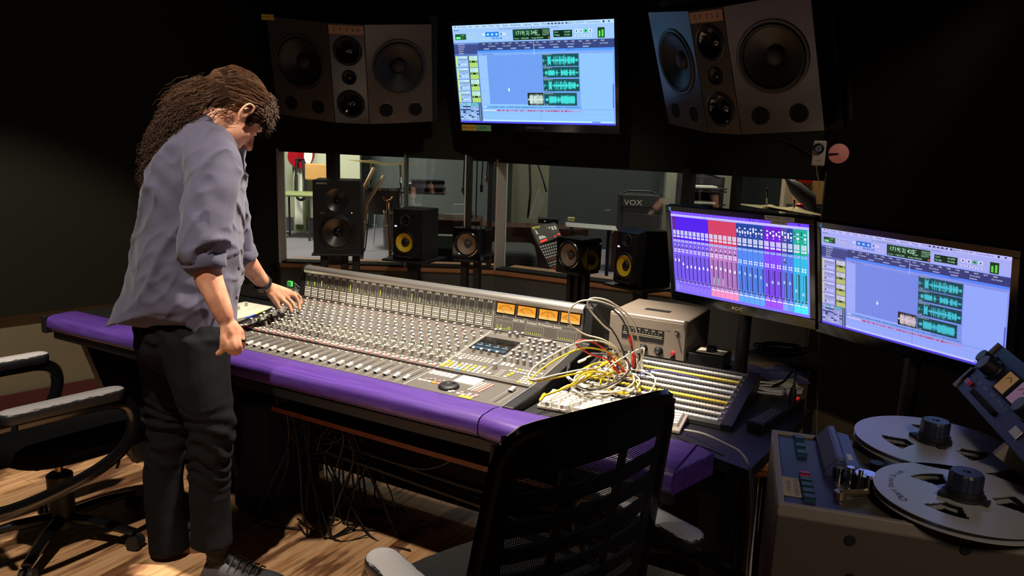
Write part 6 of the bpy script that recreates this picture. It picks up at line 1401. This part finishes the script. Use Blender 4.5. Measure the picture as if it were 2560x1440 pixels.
# right arm
T2(bo,[rsh,PY(512,500,2.21),rel],[.052,.046,.040]); T2(bo,[rel,PY(520,690,2.165),PY(545,750,2.165),rwr],[.043,.040,.033,.026])
w=rwr; Yh=2.165
kn=[PY(566,846,2.155),PY(580,838,2.16),PY(593,834,2.175),PY(603,832,2.195)]
fing=[([kn[0],PY(571,868,2.150),PY(576,880,2.165),PY(574,874,2.190)],[.0105,.0098,.009,.008]),
([kn[1],PY(586,868,2.152),PY(590,884,2.172),PY(586,878,2.200)],[.0105,.0098,.009,.008]),
([kn[2],PY(598,864,2.165),PY(600,878,2.185),PY(596,872,2.210)],[.010,.0094,.0086,.0078]),
([kn[3],PY(607,854,2.19),PY(608,866,2.205),PY(603,864,2.225)],[.009,.0082,.0076,.007])]
hand(w,kn,fing,([PY(562,818,2.165),PY(560,850,2.15),PY(556,874,2.15),PY(544,884,2.152)],[.014,.0125,.010,.008]))
# left arm
T2(bo,[lsh,PY(560,490,2.62),lel],[.052,.046,.040]); T2(bo,[lel,PY(612,650,2.72),PY(640,685,2.79),lwr],[.042,.040,.032,.026])
k1,k2,k3,k4=PY(703,748,2.925),PY(711,740,2.955),PY(720,734,2.98),PY(727,731,3.005)
fing=[([k1,PY(716,757,2.945),PY(725,768,2.955),PY(729,779,2.955)],[.0105,.0098,.009,.008]),
([k2,PY(724,751,2.985),PY(733,760,2.995),PY(736,769,2.995)],[.0105,.0098,.009,.008]),
([k3,PY(736,740,3.02),PY(746,754,3.035),PY(749,774,3.03)],[.010,.0094,.0088,.008]),
([k4,PY(742,736,3.05),PY(751,746,3.07),PY(753,760,3.07)],[.0085,.008,.0074,.0068])]
hand(lwr,[k1,k2,k3,k4],fing,([PY(674,733,2.875),PY(686,750,2.90),PY(694,761,2.91),PY(699,771,2.915)],[.013,.0125,.010,.008]))
# legs core
rh,lh=PY(490,850,2.36),PY(400,850,2.50)
rk,lk=PY(530,1065,2.31),PY(418,1085,2.50); ra_,la_=PY(545,1375,2.31),PY(425,1340,2.50)
T2(bo,[hip,rh,rk,ra_],[.08,.06,.03,.03]); T2(bo,[hip,lh,lk,la_],[.08,.06,.03,.03])
foot0=Vector((ra_.x,ra_.y,0)); MPn=Matrix.Translation((hip.x,hip.y,0))
me=fuse(bo,.0045,it=3,fac=.5)
person=finish(me,'person',[M_skin],M=MPn); tag(person,'man with long curly hair leaning over the console in slate shirt and dark trousers','person'); sync()
def pmesh(mb,name,mats,voxel,it=5,fn=None): return finish(fuse(mb,voxel,it),name,mats,parent=person,M=MPn,fn=fn)
# nails
nb=MB()
for f in fing: pass
# eyes (small whites and brows)
eb=MB(); eb.M=HM
for s in (-1,1): eb.ell((.083,s*.031,-.001),(.0065,.011,.0045),mat('eye_white','d8d4cc',.3),n=12); eb.ell((.0885,s*.031,-.001),(.002,.0045,.004),mat('iris_dark','1c1410',.2),n=10)
for v in range(len(eb.v)): eb.v[v]=MPn.inverted()@eb.v[v]
eb.build('eyes',person,smooth=True,angle=9)
eb=MB(); eb.M=MPn.inverted()@HM
for s in (-1,1): eb.tube([(.094,s*.012,.020),(.094,s*.030,.027),(.084,s*.047,.022)],[.0025,.0035,.002],M_hair,n=6)
eb.build('eyebrows',person,smooth=True,angle=9)
# ---- shirt
sh=MB(); lev=[(322,470,575,.085,2.42),(338,425,592,.15,2.42),(362,392,597,.185,2.42),(410,362,599,.195,2.42),(480,345,600,.195,2.42),(570,329,600,.185,2.42),(650,312,599,.18,2.41),(720,294,595,.185,2.41),(752,272,592,.185,2.41),(800,248,584,.185,2.41)]
N=48; vs=[];fs=[]
zl=None
for li,(py,xl_,xr_,hy,Y) in enumerate(lev):
    a,b_=PY(xl_,py,Y),PY(xr_,py,Y); a=a+Vector((.048,0,0)); b_=b_-Vector((.008,0,0)); c=(a+b_)/2; hx=(b_.x-a.x)/2
    for k in range(N):
        an=2*PI*k/N; co,si=math.cos(an),math.sin(an); e=2.15
        px_=math.copysign(abs(co)**(2/e),co)*hx; py_=math.copysign(abs(si)**(2/e),si)*hy
        z=a.z*(1-(co+1)/2)+b_.z*(co+1)/2
        if li==len(lev)-1:
            # shirt-tail hem: long at the front and back, notched at the sides
            zb,zs_,zf=PY(268,806,2.41).z,PY(425,772,2.23).z,PY(560,872,2.30).z
            t_=co-.28; z=zs_+(zf-zs_)*min(1,t_/.55)**1.2 if t_>0 else zs_+(zb-zs_)*min(1,-t_/1.25)
        pass
        vs.append((c.x+px_,c.y+py_,z))
for l in range(len(lev)-1):
    for k in range(N): fs.append(((l+1)*N+k,(l+1)*N+(k+1)%N,l*N+(k+1)%N,l*N+k))
fs.append(tuple(range(N))); fs.append(tuple((len(lev)-1)*N+k for k in range(N-1,-1,-1)))
sh.add(vs,fs,XX)
T2(sh,[PY(520,385,2.30),PY(532,440,2.245),PY(522,540,2.20),PY(506,605,2.175),PY(511,645,2.17)],[.078,.074,.068,.067,.054],n=18)
T2(sh,[PY(500,370,2.36),PY(520,385,2.30)],[.085,.08],n=16)
T2(sh,[PY(540,395,2.56),PY(560,490,2.62),PY(580,590,2.67),PY(601,632,2.70)],[.08,.072,.066,.052],n=18)
cc=PY(511,650,2.17); dn=(PY(511,655,2.17)-PY(508,612,2.175)).normalized()

cl_=PY(602,634,2.70); dl=(PY(607,645,2.71)-PY(590,605,2.68)).normalized();
# collar around the neck
cb_=H(-.045,0,-.085).lerp(neckb,.45)
T2(sh,[neckb+Vector((-.0,0,.0)),neckb.lerp(H(-.03,0,-.08),.55)],[.082,.070],n=18)
ZH=PY(430,790,2.3).z
def folds(p,n):
    q=Vector((p.x*9+p.z*3,p.y*9,p.z*5-p.x*4)); a=noise.noise(q)
    w=noise.noise(Vector((p.x*4+7,p.y*4,p.z*4))); f=math.sin((p.z*.9+p.x*1.2+.05*w)*55+w*5)
    # stronger folds at the elbow, armpit and waist
    de=min((p-rel).length,(p-lel).length); ar=max(0,1-de/.16); aw=max(0,1-(p-PY(440,470,2.25)).length/.22); ah=max(0,1-abs(p.z-PY(440,700,2.3).z)/.2)
    g=noise.noise(Vector((p.x*7-p.z*6,p.y*5,p.z*2.2+p.x*2))); g2=noise.noise(Vector((p.x*15-p.z*11,p.y*9,p.z*5+p.x*4)))
    rg_=(1-abs(g)*2.4)**3*.011 if abs(g)<.41 else 0; rg2=(1-abs(g2)*2.6)**3*.006 if abs(g2)<.38 else 0
    d=.007*a+.004*noise.noise(q*2.3)+rg_+rg2+f*(.003*ar+.004*aw+.002*ah)
    if p.z<ZH+.08 and p.y>2.2: d*=max(.12,min(1,(p.z-ZH+.04)/.12))
    return p+n*d
T2(sh,[neckb.lerp(H(-.03,0,-.08),.35)+Vector((-.012,-.0,.0)),neckb.lerp(H(-.03,0,-.08),.72)+Vector((-.006,0,0))],[.078,.069],n=20,ends=(1,0))
pmesh(sh,'shirt',[M_shirt],.0062,3,folds)
for nm_,c_,d_,k_ in (('sleeve_cuff',cc,dn,1.0),('sleeve_cuff',cl_,dl,.93)):
    q=MB(); q.M=MPn.inverted()@frame(c_,d_.orthogonal(),z=d_); vs=[];fs=[]; pf=[(.052,-.024),(.0585,-.026),(.0615,-.016),(.0625,.0),(.0605,.017),(.0575,.021),(.052,.019),(.049,.005)]; n_=40
    for r_,z_ in pf:
        for i_ in range(n_): a_=2*PI*i_/n_; w_n=1+.03*math.sin(a_*3+z_*90)+.02*math.sin(a_*7); vs.append((r_*k_*w_n*math.cos(a_),r_*k_*w_n*math.sin(a_),z_+.0025*math.sin(a_*2+1)))
    for j_ in range(len(pf)-1):
        for i_ in range(n_): fs.append((j_*n_+i_,j_*n_+(i_+1)%n_,(j_+1)*n_+(i_+1)%n_,(j_+1)*n_+i_))
    q.add(vs,fs,M_shirt); q.build(nm_,person,smooth=True,angle=1.2)
nd=(H(-.03,0,-.08)-neckb).normalized(); q=MB(); q.M=MPn.inverted()@frame(neckb.lerp(H(-.03,0,-.08),.50),nd.orthogonal(),z=nd)
q.lathe([(.078,-.030),(.082,-.026),(.079,.0),(.073,.016),(.070,.017),(.070,.0),(.072,-.02)],M_shirt,n=36,cap=False); q.build('collar',person,smooth=True,angle=1.2)
# cuff rolls and details: shirt buttons
bb=MB(); bb.M=MPn.inverted()
for px,py in [(597,672),(592,745)]: bb.ell(PY(px,py,2.33),(.003,.005,.006),mat('dark_button','1a1a22',.3),n=10)
bb.build('shirt_button',person,smooth=True)
# ---- trousers
tr=MB()
T2(tr,[PY(458,770,2.42),PY(458,830,2.42)],[(.130,.155),(.138,.16)],n=20,flat=(1,0,0))
T2(tr,[PY(490,850,2.35),PY(500,950,2.325),PY(528,1060,2.31),PY(522,1160,2.31),PY(526,1280,2.31),PY(529,1358,2.31)],[.112,.096,.075,.066,.066,.071],n=20,ends=(1,0))
T2(tr,[PY(412,850,2.49),PY(422,960,2.50),PY(424,1080,2.50),PY(408,1180,2.50),PY(412,1290,2.50),PY(425,1372,2.50)],[.100,.086,.072,.066,.066,.070],n=20,ends=(1,0))
def tfold(p,n):
    d=.006*noise.noise(p*7)+.004*noise.noise(p*16)
    for kk in (rk,lk):
        a=max(0,1-abs(p.z-kk.z+.02)/.13); 
        if a>0: d+=a*(.0045*math.sin(p.z*135+noise.noise(p*7)*9+p.x*38)+.006*noise.noise(Vector((p.x*9,p.y*9,p.z*34))))
    a=max(0,1-abs(p.z-.93)/.12); d+=a*.004*math.sin((p.z+p.x)*90)
    return p+n*d
pmesh(tr,'trousers',[M_trou],.0075,3,tfold)
bb=MB(); bb.M=MPn.inverted(); q=PY(415,795,2.275); bb.tube([q,q+Vector((0,0,-.025))],[.006,.010],M_black,n=10); bb.tube([q+Vector((.022,0,-.002)),q+Vector((.03,0,-.012))],[.003,.003],M_chrome,n=8); bb.build('belt_keys',person,smooth=True)
# ---- socks and shoes
def shoe(heel,toe,name,m1,m2,m3,full=True):
    d=(toe-heel); d.z=0; L=d.length; d.normalize(); Ms=MPn.inverted()@frame((heel.x,heel.y,0),d,z=(0,0,1))
    so=MB(); st=[(0,.028,0),(.03,.036,0),(.10,.036,0),(.17,.044,0),(.22,.047,0),(.26,.040,0),(.29,.018,.006)]; k=L/.29
    def ring(x,w,z0,z1,n=16): return [(x,math.cos(2*PI*i/n)*w,(z0+z1)/2+math.sin(2*PI*i/n)*(z1-z0)/2) for i in range(n)]
    def loft(mb,rings,m):
        n=len(rings[0]); vs=[p for r in rings for p in r]; fs=[(j*n+i,(j+1)*n+i,(j+1)*n+(i+1)%n,j*n+(i+1)%n) for j in range(len(rings)-1) for i in range(n)]
        fs+= [tuple(range(n)),tuple((len(rings)-1)*n+i for i in range(n-1,-1,-1))]; mb.add(vs,fs,m)
    sv=MB(); sv.M=Ms; rr_=[]
    for x,w,z in st: rr_.append([(x*k,-w,z),(x*k,w,z),(x*k,w*1.0,z+.026),(x*k,-w*1.0,z+.026)])
    loft(sv,rr_,m2)
    o=MB(); o.M=Ms; loft(o,[ring(x*k,w,.018,h) for x,w,h in [(.002,.022,.06),(.02,.034,.10),(.06,.038,.105),(.10,.038,.10),(.14,.041,.088),(.19,.044,.070),(.235,.044,.058),(.27,.034,.048),(.287,.018,.040)]],m1)
    u=o.build('shoe',person,smooth=True,angle=9); sv.build('sole',u,smooth=False)
    t=MB(); t.M=Ms; loft(t,[ring(x*k,w,z0,z1,12) for x,w,z0,z1 in [(.095,.016,.07,.125),(.12,.02,.07,.112),(.17,.022,.06,.088),(.205,.018,.05,.075)]],m3); t.build('tongue',u,smooth=True,angle=9)
    for j in range(5):
        l=MB(); l.M=Ms; x=(.115+j*.021)*k; z=.112-j*.0085; l.tube([(x-.006,-.03,z-.012),(x,-.012,z+.003),(x+.004,.012,z+.003),(x+.010,.03,z-.012)],.0028,M_rub,n=6); l.build('lace',u,smooth=True)
    return u
Mc=mat('camo_suede','4a4b50',.85,bump=.4,bscale=300,var=.45,vscale=22); Mgum=mat('gum_sole','8a5f48',.6)
h0=PZ(512,1462,.0); t0_=PZ(738,1472,.0)
shoe(Vector((ra_.x-.055,ra_.y-.005,0)),Vector((ra_.x-.055+.285,ra_.y-.005-.01,0)),'shoe',Mc,Mgum,M_rub)
shoe(Vector((la_.x-.06,la_.y-.01,0)),Vector((la_.x+.19,la_.y+.10,0)),'shoe',mat('dark_suede','1e1e20',.85),Mgum,M_rub)
for a in (ra_,la_):
    sk=MB(); T2(sk,[Vector((a.x,a.y,.21)),Vector((a.x-.002,a.y,.11)),Vector((a.x+.02,a.y,.07))],[.040,.036,.037],n=16); finish(fuse(sk,.006,3),'sock',[mat('black_sock','17171a',.9)],parent=person,M=MPn,fn=lambda p,n:p+n*.0018*math.sin(p.z*170+p.x*60))
# ---- watch and ring
wb=MB(); wb.M=MPn.inverted(); ax=(lwr-PY(640,685,2.79)).normalized(); c=lwr-ax*.022; Mw_=frame(c,ax.orthogonal(),z=ax); wb.M=MPn.inverted()@Mw_
wb.lathe([(.031,-.010),(.033,-.010),(.033,.010),(.031,.010)],M_rub,n=32); wobj=wb.build('watch_band',person,smooth=True,angle=.6)
up=(Mw_.inverted().to_3x3()@Vector((-.2,-1,.1))).normalized(); an=math.atan2(up.y,up.x); wf=MB(); wf.M=MPn.inverted()@Mw_@rotM('Z',an); wf.box((.034,0,0),(.008,.026,.034),M_blackgloss,ch=.002); wf.build('watch_case',wobj)
rg=MB(); a,b_=PY(607,854,2.19),PY(606,846,2.19); d=(a-b_).normalized(); rg.M=MPn.inverted()@frame(a.lerp(b_,.4),d.orthogonal(),z=d); rg.lathe([(.0100,-.003),(.0108,-.003),(.0108,.003),(.0100,.003)],M_blackgloss,n=20); rg.build('ring',person,smooth=True,angle=.6)
# ---- hair
ha=MB(); ha.M=HM; ha.ell((-.020,0,.040),(.104,.083,.090),XX,n=20); ha.ell((.055,0,.082),(.045,.055,.032),XX,n=16); ha.ell((-.06,0,-.0),(.055,.070,.060),XX,n=16)
for s in (-1,1): ha.ell((.030,s*.066,.030),(.028,.014,.035),XX,n=12); ha.ell((.040,s*.066,.0),(.012,.008,.022),XX,n=12)
ha.M=Matrix.Identity(4)
tail=[PY(522,250,2.38),PY(490,262,2.37),PY(458,284,2.35),PY(430,314,2.33),PY(404,350,2.32),PY(382,388,2.32)]
T2(ha,tail,[.045,.050,.050,.044,.032,.012],n=16); T2(ha,[PY(490,255,2.37),PY(474,290,2.36),PY(445,312,2.34),PY(405,345,2.33)],[.045,.046,.042,.03],n=14)
T2(ha,[PY(558,242,2.40),PY(530,248,2.39),PY(505,255,2.38)],[.070,.060,.054],n=14); T2(ha,[PY(520,215,2.39),PY(502,208,2.375),PY(492,206,2.375)],[.024,.024,.016],n=12)
pmesh(ha,'hair',[M_hair],.0075,2,lambda p,n:p+n*(.005*noise.noise(p*38)+.006*noise.noise(p*16)))
ss=MB(); ss.M=MPn.inverted(); rr=random.Random(21)
tie=HM.inverted()@PY(515,222,2.38)
for k in range(700):     # strands drawn back over the skull to the tie
    az=rr.uniform(-1.35,1.35); el=rr.uniform(-.1,1.3)
    p0=Vector((.106*math.cos(el)*math.cos(az)-.012,.087*math.cos(el)*math.sin(az),.040+.093*math.sin(el)))
    if p0.x>.07 and p0.z<.055: continue
    pts=[]
    for j in range(9):
        t=j/8; q=p0.lerp(tie,t); v=q-Vector((-.020,0,.040)); e=Vector((v.x/.107,v.y/.086,v.z/.093)); l=e.length
        if l<1.0: q=Vector((-.020,0,.040))+v/l*1.0
        wv=.0022*math.sin(j*2.2+k); pts.append(HM@(q+Vector((wv,wv*.6,rr.uniform(0,.003)))))
    ss.tube(pts,.0009,M_hairl,n=3)
def curl(a,d,Lg,r,turns,m=M_hairt,rad=.0007):
    d=d.normalized(); u=d.orthogonal().normalized(); w=d.cross(u); ph=rr.uniform(0,6); n=int(turns*7); pts=[]
    for j in range(n+1):
        t=j/n; an=ph+2*PI*turns*t; pts.append(a+d*Lg*t+(u*math.cos(an)+w*math.sin(an))*r*(.4+.6*t)+Vector((0,0,-.02*t*t)))
    ss.tube(pts,rad,m,n=3)
P=crom(tail,6)
for k in range(2800):
    t=rr.random()**.8; i=int(t*(len(P)-2)); base=P[i]; d0=P[i+1]-P[i]; rad=[.046,.050,.051,.045,.034,.018][min(5,int(t*5.99))]
    o=Vector((rr.gauss(0,1),rr.gauss(0,1),rr.gauss(0,1))).normalized(); a=base+o*rad*rr.uniform(.85,1.12)+Vector((0,0,-.02*t))
    curl(a,d0.normalized()*1.2+o*.22,rr.uniform(.035,.08),rr.uniform(.003,.008),rr.uniform(1.5,3.5))
for k in range(1100):
    base=PY(rr.uniform(492,560),rr.uniform(236,266),2.385); o=Vector((rr.gauss(0,1),rr.gauss(0,1),rr.gauss(0,1))).normalized(); curl(base+o*rr.uniform(.060,.068),Vector((-.9,-.1,-.3))+o*.12,rr.uniform(.04,.08),rr.uniform(.0015,.004),rr.uniform(1,2.5),m=M_hairl if k%2 else M_hairt)
for k in range(420):     # frizz at the hairline and over the crown
    az=rr.uniform(-1.3,1.3); el=rr.uniform(-.05,1.2) ; p0=Vector((.100*math.cos(el)*math.cos(az)-.01,.083*math.cos(el)*math.sin(az),.044+.090*math.sin(el)))
    if p0.x<.02 or (p0.z<.045 and p0.x>.05): continue
    o=(p0-Vector((-.02,0,.03))).normalized(); curl(HM@p0,HM.to_3x3()@(o+Vector((rr.gauss(0,.4),rr.gauss(0,.4),rr.gauss(0,.4)))),rr.uniform(.012,.030),rr.uniform(.003,.006),rr.uniform(1,2.2),rad=.0007)
hs_=[c for c in person.children if c.name.startswith('hair')][0]; st_=ss.build('hair_strands',person,smooth=True,angle=9); st_['kind']='stuff'
# ---------------------------------------------------------------- under the desk
rr=random.Random(31)
for k in range(26):      # loom hanging from the console underside to the floor
    u=-.62+.02*rr.uniform(-4,12); x0,y0=u,.10+.25*rr.random(); b=MB(); a=con(x0,y0,.60); z1=rr.uniform(.25,.42)
    e=con(x0+rr.uniform(-.05,.12),y0+rr.uniform(-.02,.05),z1); f=con(x0+rr.uniform(-.12,.25),y0+.05+rr.uniform(-.08,.08),rr.uniform(.0,.02)+.006)
    b.tube(crom([a,(a+e)/2+UX*rr.uniform(-.03,.03),e,(e+f)/2+UX*rr.uniform(-.03,.03),f,f+UX*rr.uniform(-.15,.2)+VX*rr.uniform(-.03,.12)],5),rr.uniform(.003,.005),M_bc,n=6)
    tag(b.build('loom_cable',M=TR(*a),world=True,smooth=True,angle=9),'black cable of the tangle hanging from the console to the floor','cable','tangled black cables under the console')
for k in range(14):      # big bundle sweeping right along the back
    a=con(-.75+.02*rr.random(),.15+.1*rr.random(),.42+.1*rr.random()); o=Vector((0,0,.03*rr.uniform(-1,1)))+VX*.03*rr.uniform(-1,1)
    P=[a,con(-.6,.22,.36)+o,con(-.3,.28,.30)+o,con(0,.32,.26)+o,con(.35,.36,.24)+o*1.4,con(.75,.40,.26)+o*1.6,con(.95,.45,.32)+o]
    b=MB(); b.tube(crom(P,5),rr.uniform(.005,.008),M_bc,n=6); tag(b.build('bundled_cable',M=TR(*a),world=True,smooth=True,angle=9),'thick black cable of the bundle sweeping right below the maroon shelf','cable','bundled thick cables under the console')
for k in range(12):
    c=con(-.62+.03*k*rr.random(),.06+.12*rr.random(),.36+.02*k); R=rr.uniform(.05,.13); a=rr.uniform(0,6); P=[c+UX*R*math.cos(a+t*.9)+Vector((0,0,1))*R*math.sin(a+t*.9)+VX*.02*t for t in range(8)]
    b=MB(); b.tube(crom(P,4),.0035,M_bc,n=6); tag(b.build('looped_cable',M=TR(*c),world=True,smooth=True,angle=9),'glossy black cable looped in the knot below the left part of the console','cable','looped cables in the knot')
M_ccable=None
P=[PY(1155,1115,2.35),PY(1150,1135,2.35),PY(1110,1160,2.4),PY(1060,1172,2.45),PY(1000,1160,2.5),PY(900,1130,2.55)]
b=MB(); b.tube(crom(P,6),.004,M_bc,n=6); tag(b.build('drooping_cable',M=TR(*P[0]),world=True,smooth=True,angle=9),'single black cable drooping across the front of the maroon shelf','cable')
# dark blue equipment bag and grey box behind the legs
q=con(-.86,.28,0); b=MB(); b.box((0,0,.24),(.20,.34,.48),mat('navy_cloth_bag','1c2142',.85,bump=.5,bscale=60),taper=.75); tag(b.build('fabric_bag',M=frame(q,UX,z=(0,0,1)),bevel=.04,seg=4),'dark navy cloth bag standing under the left part of the console','bag')
